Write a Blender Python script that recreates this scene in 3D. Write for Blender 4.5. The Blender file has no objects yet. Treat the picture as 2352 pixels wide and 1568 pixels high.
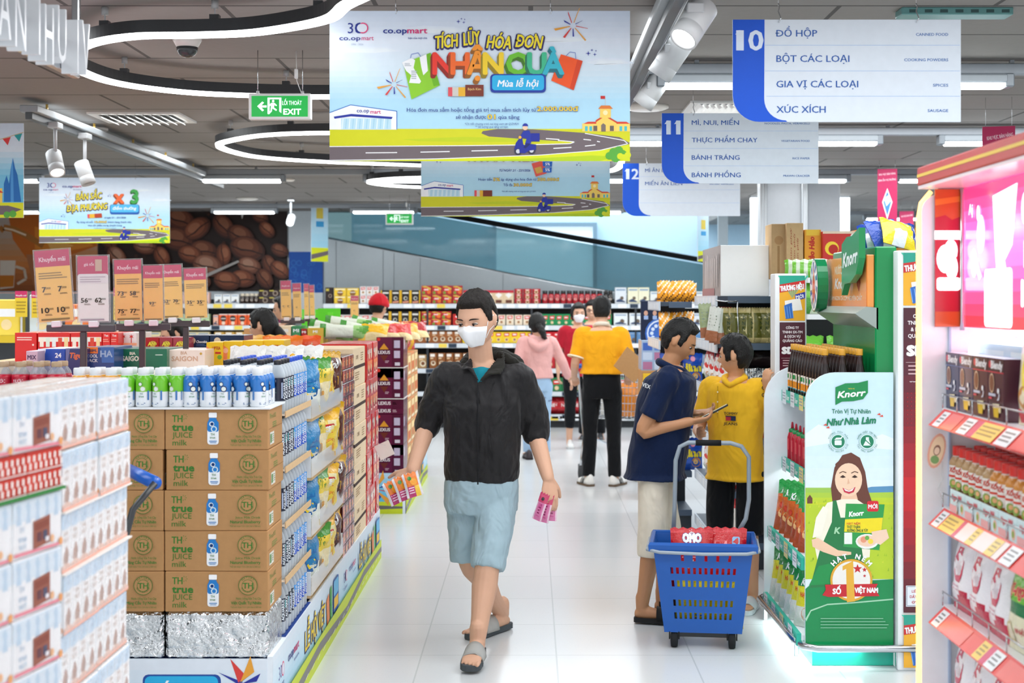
import bpy,math,random,unicodedata
import numpy as np
from math import sin,cos,pi,radians,sqrt,atan2
from mathutils import Vector as V,Matrix,noise as NZ
SC=bpy.context.scene
COL=SC.collection
# ---- camera: level 50 mm lens at eye height, lens shift for the off-centre horizon -----
F,CX,CY,H=3267.0,1219.0,688.0,1.58
cam=bpy.data.cameras.new('camera');CAM=bpy.data.objects.new('camera',cam);COL.objects.link(CAM)
CAM.location=(0,0,H);CAM.rotation_euler=(pi/2,0,0)
cam.sensor_width=36;cam.lens=36*F/2352;cam.shift_x=-43/2352;cam.shift_y=-96/2352
cam.clip_start=.05;cam.clip_end=200
cam.dof.use_dof=True;cam.dof.focus_distance=6.4;cam.dof.aperture_fstop=3.8
SC.camera=CAM
SC.view_settings.view_transform='Standard';SC.view_settings.look='None'
SC.view_settings.exposure=.24;SC.view_settings.gamma=1.0;SC.view_settings.use_curve_mapping=False
# ---- world and ceiling light rows ----
W=bpy.data.worlds.new('world');SC.world=W;W.use_nodes=True
W.node_tree.nodes['Background'].inputs[0].default_value=(.92,.96,1,1)
W.node_tree.nodes['Background'].inputs[1].default_value=1.05
def area(name,loc,sx,sy,power,col=(1,1,1),rot=(0,0,0),spread=pi):
 l=bpy.data.lights.new(name,'AREA');l.shape='RECTANGLE';l.size=sx;l.size_y=sy;l.energy=power;l.color=col;l.spread=spread
 o=bpy.data.objects.new(name,l);o.location=loc;o.rotation_euler=rot;COL.objects.link(o);return o
for y,p in ((-1.2,60),(1.4,75),(4.1,80),(6.1,80),(8.75,80),(11.0,85),(13.6,90),(15.6,130)):
 for x0,x1 in ((-5.0,-2.1),(-.7,5.2)):area('light_row',((x0+x1)/2,y,2.7),x1-x0,.9,p*1.35*(x1-x0)/9,(.93,.97,1))
area('light_row',(7,20,2.7),7,2,150,(.85,.93,1))
area('escalator_hall_fill',(1,20.6,4.4),5,2,150,(.8,.92,1))  # unseen fill lamp, added to turn the hall behind the escalator pale blue
def P(x,y,Y):return V(((x-CX)*Y/F,Y,H-(y-CY)*Y/F))
def C(h):
 if isinstance(h,(tuple,list)):r=[c/255 for c in h]
 else:r=[((h >> s) & 255)/255 for s in (16,8,0)]
 return tuple(c/12.92 if c<=.04045 else ((c+.055)/1.055)**2.4 for c in r)
WHITE=0xf4f6f8
ORD='first second third fourth fifth sixth seventh eighth ninth tenth eleventh twelfth thirteenth fourteenth fifteenth sixteenth seventeenth eighteenth nineteenth twentieth'.split()
def ordn(i):
 if i<20:return ORD[i]
 t='twenty thirty forty fifty sixty seventy eighty ninety'.split()[(i+1)//10-2]
 u=(i+1) % 10
 return t+'-'+ORD[u-1] if u else {2:'twentieth',3:'thirtieth',4:'fortieth',5:'fiftieth',6:'sixtieth',7:'seventieth',8:'eightieth',9:'ninetieth'}[(i+1)//10]
# ---- materials ----
MT={}
def mat(name,col=None,rough=.5,metal=0,spec=.5,bump=None,coat=0,emit=0,vary=.04,vs=30,clear=None,sheen=0,sss=0,fold=0):
 m=bpy.data.materials.new(name);m.use_nodes=True;nt=m.node_tree;N=nt.nodes;L=nt.links
 b=N['Principled BSDF'];b.inputs['Roughness'].default_value=rough;b.inputs['Metallic'].default_value=metal
 b.inputs['Specular IOR Level'].default_value=spec;b.inputs['Coat Weight'].default_value=coat
 if sheen:b.inputs['Sheen Weight'].default_value=sheen
 if sss:b.inputs['Subsurface Weight'].default_value=sss;b.inputs['Subsurface Radius'].default_value=(.012,.005,.003)
 tc=N.new('ShaderNodeTexCoord')
 nz=N.new('ShaderNodeTexNoise');nz.inputs['Scale'].default_value=vs;L.new(tc.outputs['Object'],nz.inputs['Vector'])
 mr=N.new('ShaderNodeMapRange');mr.inputs[3].default_value=1-vary;mr.inputs[4].default_value=1+vary;L.new(nz.outputs[0],mr.inputs[0])
 mx=N.new('ShaderNodeVectorMath');mx.operation='SCALE';L.new(mr.outputs[0],mx.inputs['Scale'])
 if col is None:
  at=N.new('ShaderNodeAttribute');at.attribute_name='Col';L.new(at.outputs['Color'],mx.inputs[0])
 else:mx.inputs[0].default_value=C(col)
 L.new(mx.outputs[0],b.inputs['Base Color'])
 if emit:
  L.new(mx.outputs[0],b.inputs['Emission Color']);b.inputs['Emission Strength'].default_value=emit
 if bump:
  kind,sc,st,di=bump
  if kind=='noise':
   t=N.new('ShaderNodeTexNoise');t.inputs['Scale'].default_value=sc;t.inputs['Detail'].default_value=4;o=t.outputs[0]
  elif kind=='voro':
   t=N.new('ShaderNodeTexVoronoi');t.inputs['Scale'].default_value=sc;o=t.outputs[0]
  else:
   t=N.new('ShaderNodeTexWave');t.inputs['Scale'].default_value=sc;t.inputs['Distortion'].default_value=2;o=t.outputs[1]
  L.new(tc.outputs['Object'],t.inputs['Vector'])
  bp=N.new('ShaderNodeBump');bp.inputs['Strength'].default_value=st;bp.inputs['Distance'].default_value=di
  L.new(o,bp.inputs['Height']);L.new(bp.outputs[0],b.inputs['Normal'])
 if fold:
  t=N.new('ShaderNodeTexNoise');t.inputs['Scale'].default_value=9;t.inputs['Detail'].default_value=2;t.inputs['Distortion'].default_value=1.2;mp=N.new('ShaderNodeMapping');mp.inputs['Scale'].default_value=(1,1,.55);L.new(tc.outputs['Object'],mp.inputs[0]);L.new(mp.outputs[0],t.inputs['Vector'])
  b2=N.new('ShaderNodeBump');b2.inputs['Strength'].default_value=fold;b2.inputs['Distance'].default_value=.05;L.new(t.outputs[0],b2.inputs['Height'])
  if bump:L.new(b2.outputs[0],bp.inputs['Normal'])
  else:L.new(b2.outputs[0],b.inputs['Normal'])
 if clear is not None:   # thin clear plastic or glass: tinted see-through plus gloss
  out=N['Material Output'];tr=N.new('ShaderNodeBsdfTransparent');tr.inputs[0].default_value=(*clear[0],1)
  ms=N.new('ShaderNodeMixShader');lw=N.new('ShaderNodeLayerWeight');lw.inputs[0].default_value=.35
  m2=N.new('ShaderNodeMapRange');m2.inputs[3].default_value=clear[1];m2.inputs[4].default_value=clear[2]
  L.new(lw.outputs['Facing'],m2.inputs[0]);L.new(m2.outputs[0],ms.inputs[0])
  L.new(tr.outputs[0],ms.inputs[1]);L.new(b.outputs[0],ms.inputs[2]);L.new(ms.outputs[0],out.inputs[0])
 MT[name]=m;return m
mat('print',rough=.5,spec=.35)
mat('print_gloss',rough=.22,spec=.5)
mat('film',rough=.2,spec=.6,bump=('noise',35,.55,.012))
mat('wrap',rough=.13,spec=.6,bump=('noise',60,.25,.004))
mat('card',rough=.8,spec=.2,vary=.08,vs=60,bump=('noise',220,.15,.001))
mat('paint',rough=.4,spec=.5)
mat('plastic',rough=.28,spec=.5)
mat('rubber',rough=.75,spec=.3)
mat('chrome',0xc9ccd0,rough=.18,metal=1)
mat('steel',0x959da1,rough=.36,metal=1,bump=('noise',1.2,.12,.05))
mat('foil',0xdfe2e4,rough=.16,metal=1,bump=('noise',16,1,.05))
mat('lamp',0xffffff,emit=9,vary=0)
mat('lamp_strip',0xf6fbff,emit=14,vary=0)
mat('clear',0xffffff,rough=.08,clear=((.93,.95,.96),.06,.6))
mat('clear_film',0xffffff,rough=.12,clear=((.97,.97,.97),.05,.5),bump=('noise',25,.5,.02))
mat('smoky',0xc4ced4,rough=.2,clear=((.9,.93,.95),.28,.6))
mat('cloth',rough=.85,spec=.2,sheen=.15,bump=('noise',400,.25,.001),vary=.07,vs=40)
mat('backlit',emit=.6,rough=.3,vary=0)
# ---- mesh collector ----
class M:
 def __init__(s):s.v=[];s.f=[];s.c=[];s.s=[]
 def add(s,vs,fs,col,sm=False,T=None):
  b=len(s.v)
  if T is not None:vs=[T @ V(p) for p in vs]
  s.v+=[tuple(p) for p in vs]
  s.f+=[tuple(i+b for i in f) for f in fs]
  s.c+=([C(c) for c in col] if isinstance(col,list) else [C(col)]*len(fs));s.s+=[sm]*len(fs)
  return s
 def box(s,x0,y0,z0,x1,y1,z1,col,b=0,T=None,sm=False):
  if b<=0:
   vs=[(x,y,z) for z in (z0,z1) for y in (y0,y1) for x in (x0,x1)]
   return s.add(vs,[(0,2,3,1),(4,5,7,6),(0,1,5,4),(2,6,7,3),(0,4,6,2),(1,3,7,5)],col,sm,T)
  vs=[];ix={}
  for i,(x,sx) in enumerate(((x0,1),(x1,-1))):
   for j,(y,sy) in enumerate(((y0,1),(y1,-1))):
    for k,(z,sz) in enumerate(((z0,1),(z1,-1))):
     for a,d in enumerate(((0,sy*b,sz*b),(sx*b,0,sz*b),(sx*b,sy*b,0))):
      ix[i,j,k,a]=len(vs);vs.append((x+d[0],y+d[1],z+d[2]))
  fs=[];g=lambda *q:fs.append(tuple(ix[t] for t in q))
  for i in (0,1):
   q=[(i,0,0,0),(i,0,1,0),(i,1,1,0),(i,1,0,0)];g(*(q if i==0 else q[::-1]))
   q=[(0,i,0,1),(1,i,0,1),(1,i,1,1),(0,i,1,1)];g(*(q if i==0 else q[::-1]))
   q=[(0,0,i,2),(0,1,i,2),(1,1,i,2),(1,0,i,2)];g(*(q if i==0 else q[::-1]))
  for i in (0,1):
   for j in (0,1):
    q=[(i,j,0,0),(i,j,1,0),(i,j,1,1),(i,j,0,1)];g(*(q if i != j else q[::-1]))
    q=[(i,0,j,0),(i,1,j,0),(i,1,j,2),(i,0,j,2)];g(*(q if i==j else q[::-1]))
    q=[(0,i,j,1),(1,i,j,1),(1,i,j,2),(0,i,j,2)];g(*(q if i != j else q[::-1]))
    for k in (0,1):
     q=[(i,j,k,0),(i,j,k,1),(i,j,k,2)];g(*(q if (i+j+k) % 2==0 else q[::-1]))
  return s.add(vs,fs,col,sm,T)
 def loft(s,rings,col,sm=True,caps=(1,1),closed=True,T=None,loop=False):
  n=len(rings[0]);vs=[p for r in rings for p in r];fs=[];cl=[]
  L=len(rings)
  for i in range(L if loop else L-1):
   for j in range(n if closed else n-1):
    fs.append((i*n+j,i*n+(j+1) % n,((i+1) % L)*n+(j+1) % n,((i+1) % L)*n+j));cl.append(col[i] if isinstance(col,list) else col)
  if not loop:
   if caps[0]:fs.append(tuple(range(n))[::-1]);cl.append(col[0] if isinstance(col,list) else col)
   if caps[1]:fs.append(tuple((L-1)*n+j for j in range(n)));cl.append(col[-1] if isinstance(col,list) else col)
  return s.add(vs,fs,cl,sm,T)
 def lathe(s,prof,n,col,T=None,caps=(1,1),sm=True):
  return s.loft([[(r*cos(2*pi*j/n),r*sin(2*pi*j/n),z) for j in range(n)] for r,z in prof],col,sm,caps,T=T)
 def tube(s,path,r,col,n=8,loop=False,T=None):
  pts=[V(p) for p in path];L=len(pts);rings=[];up=None
  for i,p in enumerate(pts):
   a=pts[i-1] if i or loop else p;b=pts[(i+1) % L] if i<L-1 or loop else p
   t=(b-a).normalized()
   if up is None:up=V((0,0,1)) if abs(t.z)<.9 else V((1,0,0))
   x=t.cross(up).normalized();up=x.cross(t)
   rr=r[i] if isinstance(r,(list,tuple)) else r
   rings.append([p+x*(rr*cos(2*pi*k/n))+up*(rr*sin(2*pi*k/n)) for k in range(n)])
  return s.loft([q[::-1] for q in rings],col,True,loop=loop,T=T)
 def prism(s,poly,d,col,O=(0,0,0),U=(1,0,0),W=(0,0,1),sm=False):
  """extrude a 2-D outline (in U, W) by d along U x W"""
  O,U,W=V(O),V(U),V(W);Nn=U.cross(W).normalized()
  a=[O+U*x+W*y for x,y in poly];b=[p+Nn*d for p in a];n=len(poly)
  ar=sum(poly[i][0]*poly[(i+1) % n][1]-poly[(i+1) % n][0]*poly[i][1] for i in range(n))
  fl=(ar>0)==(d>0);fs=[tuple(range(n))[::-1],tuple(range(n,2*n))]+[(i,(i+1) % n,n+(i+1) % n,n+i) for i in range(n)]
  if not fl:fs=[f[::-1] for f in fs]
  return s.add(a+b,fs,col,sm)
 def sphere(s,c,r,col,nu=12,nv=8,sq=(1,1,1),T=None):
  rs=[]
  for i in range(1,nv):
   t=pi*i/nv-pi/2
   rs.append([(c[0]+r*sq[0]*cos(t)*cos(2*pi*j/nu),c[1]+r*sq[1]*cos(t)*sin(2*pi*j/nu),c[2]+r*sq[2]*sin(t)) for j in range(nu)])
  return s.loft(rs,col,True,T=T)
 def mesh(s,name):
  me=bpy.data.meshes.new(name);me.from_pydata(s.v,[],s.f)
  me.polygons.foreach_set('use_smooth',s.s)
  n=np.array([len(f) for f in s.f]);c=np.ones((len(s.f),4),np.float32);c[:,:3]=np.array(s.c,np.float32).reshape(-1,3)
  a=me.color_attributes.new('Col','FLOAT_COLOR','CORNER');a.data.foreach_set('color',np.repeat(c,n,axis=0).ravel())
  return me
 def build(s,name,m='print',parent=None,loc=None,rot=None):
  me=s.mesh(name) if isinstance(s,M) else s
  me.materials.append(MT[m]);o=bpy.data.objects.new(name,me);COL.objects.link(o)
  if parent:o.parent=parent
  if loc is not None:o.location=loc
  if rot is not None:o.rotation_euler=rot
  return o
def tag(o,label,cat,group=None,kind=None):
 o['label']=label;o['category']=cat
 if group:o['group']=group
 if kind:o['kind']=kind
 return o
def thing(name,label,cat,loc=(0,0,0),rz=0,group=None,rot=None):
 o=bpy.data.objects.new(name,None);COL.objects.link(o);o.location=loc;o.rotation_euler=rot or (0,0,rz);o.empty_display_size=.05
 return tag(o,label,cat,group)
def under(o,parent):
 """make o, built beside its part in the same frame, a sub-part of it"""
 o.parent=parent;o.location=(0,0,0);o.matrix_parent_inverse=Matrix.Identity(4);return o
def struct(name,m,mt,loc=None):
 o=m.build(name,mt,loc=loc);o['kind']='structure';return o
class Kind:
 """one kind of goods: its parts are built once, every put() makes a thing of its own"""
 def __init__(s,name,cat,group,*parts):
  s.name,s.cat,s.group=name,cat,group;s.parts=[]
  for pn,m,mt in parts:
   me=m.mesh(pn);me.materials.append(MT[mt]);s.parts.append((pn,me))
 def put(s,loc,label,rz=0,rx=0,ry=0,sc=1,group=None):
  if len(s.parts)==1:
   r=bpy.data.objects.new(s.name,s.parts[0][1])
  else:
   r=bpy.data.objects.new(s.name,None);r.empty_display_size=.02
  COL.objects.link(r);r.location=loc;r.rotation_euler=(rx,ry,rz)
  if sc != 1:r.scale=sc if isinstance(sc,tuple) else (sc,)*3
  if len(s.parts)>1:
   for pn,me in s.parts:
    c=bpy.data.objects.new(pn,me);COL.objects.link(c);c.parent=r
  return tag(r,label,s.cat,group or s.group)
# ---- lettering and flat print ----
_G={};_TS=bpy.data.scenes.new('workbench');_RS=bpy.data.scenes.new('workbench');_TO=bpy.data.objects.new('t',bpy.data.curves.new('t','FONT'));_TS.collection.objects.link(_TO)
def glyph(s,shear):
 k=(s,shear);s0=s;nf=lambda t:unicodedata.normalize('NFC',unicodedata.normalize('NFD',t).replace('\u031b','')).replace('Đ','D');s=nf(s)
 if k not in _G:
  cu=_TO.data;cu.body=s;cu.resolution_u=2;cu.shear=shear;_TS.view_layers[0].update();dg=_TS.view_layers[0].depsgraph
  ev=_TO.evaluated_get(dg);me=ev.to_mesh()
  vs=np.array([v.co[:2] for v in me.vertices]).reshape(-1,2)/.70;fs=[tuple(p.vertices) for p in me.polygons];ev.to_mesh_clear()
  x0=vs[:,0].min() if len(vs) else 0;w=(vs[:,0].max()-x0) if len(vs) else 0
  vs=vs-np.array([x0,0])
  for i,ch in enumerate(s0):
   if '\u031b' in unicodedata.normalize('NFD',ch):   # horn of the hooked vowels
    x=glyph(nf(s0[:i+1]),shear)[2];up=ch.upper()==ch;y=1.0 if up else .74;n=len(vs)
    vs=np.concatenate([vs,np.array([(x-.07,y-.16),(x+.05,y-.12),(x+.13,y+.02),(x+.13,y+.12),(x+.03,y+.12),(x+.03,y+.02)])+np.array([shear*y*.7,0])]);fs.append(tuple(range(n,n+6)))
   if ch=='Đ':   # crossbar of the barred D
    x=(glyph(nf(s0[:i])+'D',shear)[2] if i else glyph('D',shear)[2])-glyph('D',0)[2]+(0 if not i else .02)
    n=len(vs);vs=np.concatenate([vs,np.array([(x-.12+.5*shear,.44),(x+.36+.5*shear,.44),(x+.36+.56*shear,.56),(x-.12+.56*shear,.56)])]);fs.append((n,n+1,n+2,n+3))
  _G[k]=(vs,fs,w)
 return _G[k]
class Pr:
 """flat print on a face: x right, y down, in its own units; every call lies a hair above the last"""
 def __init__(s,m,O,U,W,u,fn=None,eps=.00025):
  s.m=m;s.O=V(O);s.U=V(U).normalized();s.W=V(W).normalized();s.N=s.U.cross(s.W);s.u=u;s.l=1;s.fn=fn;s.eps=eps
 def p(s,x,y):
  if s.fn:return s.fn(x*s.u,-y*s.u,s.l*s.eps)
  return s.O+s.U*(x*s.u)-s.W*(y*s.u)+s.N*(s.l*s.eps)
 def poly(s,pts,c):
  ar=sum(pts[i-1][0]*pts[i][1]-pts[i][0]*pts[i-1][1] for i in range(len(pts)))
  if ar>0:pts=pts[::-1]
  s.m.add([s.p(*q) for q in pts],[tuple(range(len(pts)))],c);s.l+=1;return s
 def rect(s,x0,y0,x1,y1,c,n=1):
  for i in range(n):
   a=x0+(x1-x0)*i/n;b=x0+(x1-x0)*(i+1)/n
   s.m.add([s.p(a,y1),s.p(b,y1),s.p(b,y0),s.p(a,y0)],[(0,1,2,3)],c)
  s.l+=1;return s
 def grad(s,x0,y0,x1,y1,cs,n=16):
  for i in range(n):
   t=(i+.5)/n*(len(cs)-1);k=min(int(t),len(cs)-2);f=t-k
   c=tuple(cs[k][j]*(1-f)+cs[k+1][j]*f for j in range(3))
   a=y0+(y1-y0)*i/n;b=y0+(y1-y0)*(i+1)/n
   s.m.add([s.p(x0,b),s.p(x1,b),s.p(x1,a),s.p(x0,a)],[(0,1,2,3)],c)
  s.l+=1;return s
 def circ(s,x,y,r,c,ry=None,n=18,a0=0,a1=360):
  ry=ry or r;full=a1-a0>=360
  pts=[(x+r*cos(radians(a0+(a1-a0)*i/n)),y+ry*sin(radians(a0+(a1-a0)*i/n))) for i in range(n+(0 if full else 1))]
  return s.poly(pts,c)
 def rrect(s,x0,y0,x1,y1,r,c):
  pts=[]
  for cx,cy,a in ((x1-r,y1-r,0),(x0+r,y1-r,90),(x0+r,y0+r,180),(x1-r,y0+r,270)):
   pts+=[(cx+r*cos(radians(a+t)),cy+r*sin(radians(a+t))) for t in (0,30,60,90)]
  return s.poly(pts,c)
 def line(s,pts,w,c):
  for (a,b),(d,e) in zip(pts,pts[1:]):
   L=sqrt((d-a)**2+(e-b)**2) or 1;nx,ny=-(e-b)/L*w/2,(d-a)/L*w/2
   s.poly([(a+nx,b+ny),(d+nx,e+ny),(d-nx,e-ny),(a-nx,b-ny)],c);s.l-=1
  s.l+=1;return s
 def star(s,x,y,r,c,n=5,q=.42,a=-90):
  return s.poly([(x+(r if i % 2==0 else r*q)*cos(radians(a+180*i/n)),y+(r if i % 2==0 else r*q)*sin(radians(a+180*i/n))) for i in range(2*n)],c)
 def text(s,t,x,y,h,c,al='l',b=.015,sh=0,rot=0,w=None,out=None,ow=.06):
  """baseline at y, cap height h; w squeezes or stretches to a width"""
  if out is not None:s.text(t,x,y,h,out,al,b+ow,sh,rot,w)
  vs,fs,gw=glyph(t,sh);sx=h if w is None else w/max(gw,1e-6);W_=gw*sx
  ox={'l':0,'c':-W_/2,'r':-W_}[al];ca,sa=cos(radians(rot)),sin(radians(rot));l0=s.l
  d=b*h;ds=[(0,0)] if b<=0 else [(-d,0),(d,0)] if b<.018 else [(-d,-d*.5),(d,-d*.5),(d,d*.5),(-d,d*.5)] if b<.05 else [(d*cos(k*pi/4),d*sin(k*pi/4)) for k in range(8)]
  for k,(ex,ey) in enumerate(ds):
   s.l=l0+k*.09;q=[]
   for vx,vy in vs:
    px,py=vx*sx+ox+ex,-vy*h+ey;q.append(s.p(x+px*ca-py*sa,y+px*sa+py*ca))
   s.m.add(q,fs,c)
  s.l=l0+1;return W_
 def lines(s,x0,y0,x1,y1,n,c,k=.45,jag=.25):
  """small print: rows of short bars"""
  hh=(y1-y0)/n
  for i in range(n):
   s.rect(x0,y0+i*hh,x1-(x1-x0)*jag*R.random(),y0+i*hh+hh*k,c);s.l-=1
  s.l+=1;return s
R=random.Random(11)
def boxm(w,d,h,col,b=.002):
 m=M();m.box(-w/2,-d/2,0,w/2,d/2,h,col,b);return m
def faces(m,w,d,h,eps=.00025):
 """print planes in centimetres on the front (-Y), right (+X), left (-X), back and top of a box standing on z = 0"""
 mk=lambda O,U,W:Pr(m,O,U,W,.01,eps=eps)
 return (mk((-w/2,-d/2,h),(1,0,0),(0,0,1)),mk((w/2,-d/2,h),(0,1,0),(0,0,1)),mk((-w/2,d/2,h),(0,-1,0),(0,0,1)),mk((w/2,d/2,h),(-1,0,0),(0,0,1)),mk((-w/2,d/2,h),(1,0,0),(0,1,0)))
def pouch(w,h,t,col,nx=10,ny=14,seal=.06,wr=.12,seed=0,foot=False,neck=0):
 """filled bag standing on z = 0, front to -Y; col(u, v) gives the printed colour, v from top; returns mesh and a front-surface print plane (cm)"""
 m=M();rr=random.Random(seed);off=V((rr.uniform(0,50),rr.uniform(0,50),0))
 def T(u,v):
  s=abs(2*u-1);e=min(1,max(0,(v-seal)/.28));b=min(1,max(0,(1-seal*(.3 if foot else 1)-v)/(.12 if foot else .22)))
  k=(1-s**2.6)**.6*(sin(e*pi/2)**.8)*(sin(b*pi/2)**.7)
  return t/2*max(.03,k)*(1+wr*NZ.noise(V((u*5,v*6,0))+off))
 def X(u,v):return (u-.5)*w*(1-neck*max(0,.3-v)/.3-.05*sin(v*pi))
 for sd in (-1,1):
  vs=[];fs=[];cs=[]
  for j in range(ny+1):
   for i in range(nx+1):
    u,v=i/nx,j/ny;zz=h*(1-v)+(.004*((i % 2)*2-1) if j==0 else 0)
    vs.append((X(u,v),sd*T(u,v),zz))
  for j in range(ny):
   for i in range(nx):
    a=j*(nx+1)+i;q=(a,a+nx+1,a+nx+2,a+1);fs.append(q if sd<0 else q[::-1]);cs.append(col(((i+.5)/nx),(j+.5)/ny))
  m.add(vs,fs,cs,True)
 def fn(x,y,e):
  u=min(1,max(0,x/w+.5));v=min(1,max(0,1-y/h));return (X(u,v),-T(u,v)-e-.0006,h*(1-v))
 return m,Pr(m,(0,0,0),(1,0,0),(0,0,1),.01,fn=fn)
def bottle(prof,cols,n=16):m=M();m.lathe(prof,n,cols,caps=(1,1));return m
def wrapfn(r,a0=-pi/2):
 """print plane wrapped round a bottle of radius r, x = 0 at the angle a0"""
 return lambda x,y,e:(( r+e)*cos(a0+x/r),(r+e)*sin(a0+x/r),y)
def remesh(m,vox,it=6,fac=.5,extra=None):
 me=m.mesh('r');o=bpy.data.objects.new('r',me);_RS.collection.objects.link(o)
 md=o.modifiers.new('a','REMESH');md.mode='VOXEL';md.voxel_size=vox;md.use_smooth_shade=True
 if it:sm=o.modifiers.new('b','SMOOTH');sm.iterations=it;sm.factor=fac
 _RS.view_layers[0].update();dg=_RS.view_layers[0].depsgraph
 out=bpy.data.meshes.new_from_object(o.evaluated_get(dg));bpy.data.objects.remove(o);bpy.data.meshes.remove(me)
 out.materials.clear();return out
# ================= the room =================
ZC=2.72
def tiles(name,c1,c2,mortar,w,h,ms,rough,vs,speck=0,off=0):
 m=bpy.data.materials.new(name);m.use_nodes=True;N=m.node_tree.nodes;L=m.node_tree.links;b=N['Principled BSDF']
 tc=N.new('ShaderNodeTexCoord');br=N.new('ShaderNodeTexBrick');br.offset=off;br.squash=1
 for k,v in (('Color1',c1),('Color2',c2),('Mortar',mortar)):br.inputs[k].default_value=(*C(v),1)
 br.inputs['Scale'].default_value=1;br.inputs['Brick Width'].default_value=w;br.inputs['Row Height'].default_value=h;br.inputs['Mortar Size'].default_value=ms;br.inputs['Mortar Smooth'].default_value=.1
 L.new(tc.outputs['Object'],br.inputs['Vector'])
 nz=N.new('ShaderNodeTexNoise');nz.inputs['Scale'].default_value=vs;nz.inputs['Detail'].default_value=3;L.new(tc.outputs['Object'],nz.inputs['Vector'])
 mr=N.new('ShaderNodeMapRange');L.new(nz.outputs[0],mr.inputs[0])
 if speck:mr.inputs[1].default_value=.26;mr.inputs[2].default_value=.34;mr.inputs[3].default_value=1-speck;mr.inputs[4].default_value=1
 else:mr.inputs[3].default_value=.94;mr.inputs[4].default_value=1.05
 mx=N.new('ShaderNodeVectorMath');mx.operation='SCALE';L.new(br.outputs[0],mx.inputs[0]);L.new(mr.outputs[0],mx.inputs['Scale']);L.new(mx.outputs[0],b.inputs['Base Color'])
 bp=N.new('ShaderNodeBump');bp.inputs['Strength'].default_value=.3;bp.inputs['Distance'].default_value=.002;bp.invert=True
 L.new(br.outputs['Fac'],bp.inputs['Height']);L.new(bp.outputs[0],b.inputs['Normal'])
 b.inputs['Roughness'].default_value=rough;MT[name]=m
tiles('floor_tile',0xd6dadc,0xd3d7d9,0xc0c5c7,.6,.6,.0035,.22,140,.25)
tiles('ceiling_tile',0x88837f,0x86817d,0x504d4b,1.2,.6,.010,.9,25,0,.5)
m=M();m.box(-14,-8,-.1,12,26,0,WHITE);struct('floor',m,'floor_tile',(.114-.6*30,6.325-.6*30,0)).location=(.114,6.325,0)
m=M();m.box(-14,-3,ZC,12,18.5,ZC+.1,WHITE);m.box(2.6,18.5,ZC,12,26,ZC+.1,WHITE);struct('ceiling',m,'ceiling_tile',(0,.12,0))
m=M();m.box(-12.6,-3,0,-12.5,18.5,ZC,0xdfe6ea);struct('wall_left',m,'paint')
m=M();m.box(11,-3,0,11.1,26,ZC,0xd5e2ea);struct('wall_right',m,'paint')
# back wall on the left carries the two murals; escalator opening beside it
m=M();m.box(-12.5,18.42,0,-2.72,18.5,ZC,0xd9e3e8);struct('wall_back',m,'paint')
m=M();m.box(-2.72,21.6,0,4,21.7,5,0xc4dcea);m.box(3.9,18.5,0,4,21.6,5,0xc4dcea);m.box(-2.72,18.5,ZC+.1,2.6,18.6,5,0xc4dcea)
struct('wall_escalator_hall',m,'paint')
m=M();m.box(2.4,25.8,0,11,25.9,ZC,0xcfe0ea);struct('wall_far_right',m,'paint')
m=M();m.box(2.42,15.6,0,3.5,15.7,ZC,0xe8eef2);struct('wall_side_room',m,'paint')
# window in the escalator hall
m=M();a=P(1140,520,21.5);b=P(1362,562,21.5)
m.box(a.x,21.52,b.z-.9,b.x,21.6,a.z,0xdceaf4);struct('window_1',m,'backlit')
m=M();m.box(a.x-.06,21.46,a.z,b.x+.06,21.6,a.z+.06,0x7f97a6);m.box(b.x,21.46,b.z-.9,b.x+.06,21.6,a.z,0x7f97a6);struct('trim_1',m,'paint')
# columns
for i,(x0,x1,Y) in enumerate(((1760,1842,12.6),(1855,1930,12.9))):
 m=M();a=P(x0,0,Y).x;b=P(x1,0,Y).x;m.box(a,Y,0,b,Y+.5,ZC,0xc4c8cc,.01);struct('column_%d' % (i+1),m,'paint')
m=M()
for x in (1750,1758,1847,1852):m.tube([P(x,688,12.55).xy.to_3d(),P(x,688,12.55).xy.to_3d()+V((0,0,ZC))],.014,0xd8dcdf)
struct('trim_2',m,'paint')
# slotted steel post beside the side room
m=M();x=P(1660,0,15).x;m.box(x-.05,14.96,0,x+.05,15.04,ZC,0x8c9aa2);struct('trim_3',m,'paint')
# blue and white end panel beside the coffee mural
m=M();a=P(664,485,18.3);b=P(741,578,18.3);m.box(a.x,18.3,b.z,b.x,18.42,ZC,0xd3dde2)
m.box(a.x,18.3,P(0,672,18.3).z,b.x,18.42,b.z,0x0b55b5);m.box(a.x,18.3,0,b.x,18.42,P(0,672,18.3).z,0xe4ecf0)
p=Pr(m,(a.x,18.3,b.z),(1,0,0),(0,0,1),18.3/F)
for i in range(26):
 x,y=R.uniform(4,70),R.uniform(22,80);r=R.uniform(2,8);p.circ(x,y,r,0x2a75cc,n=14);p.circ(x,y,r*.7,0x0b55b5,n=14)
struct('wall_panel_blue',m,'print')
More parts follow.
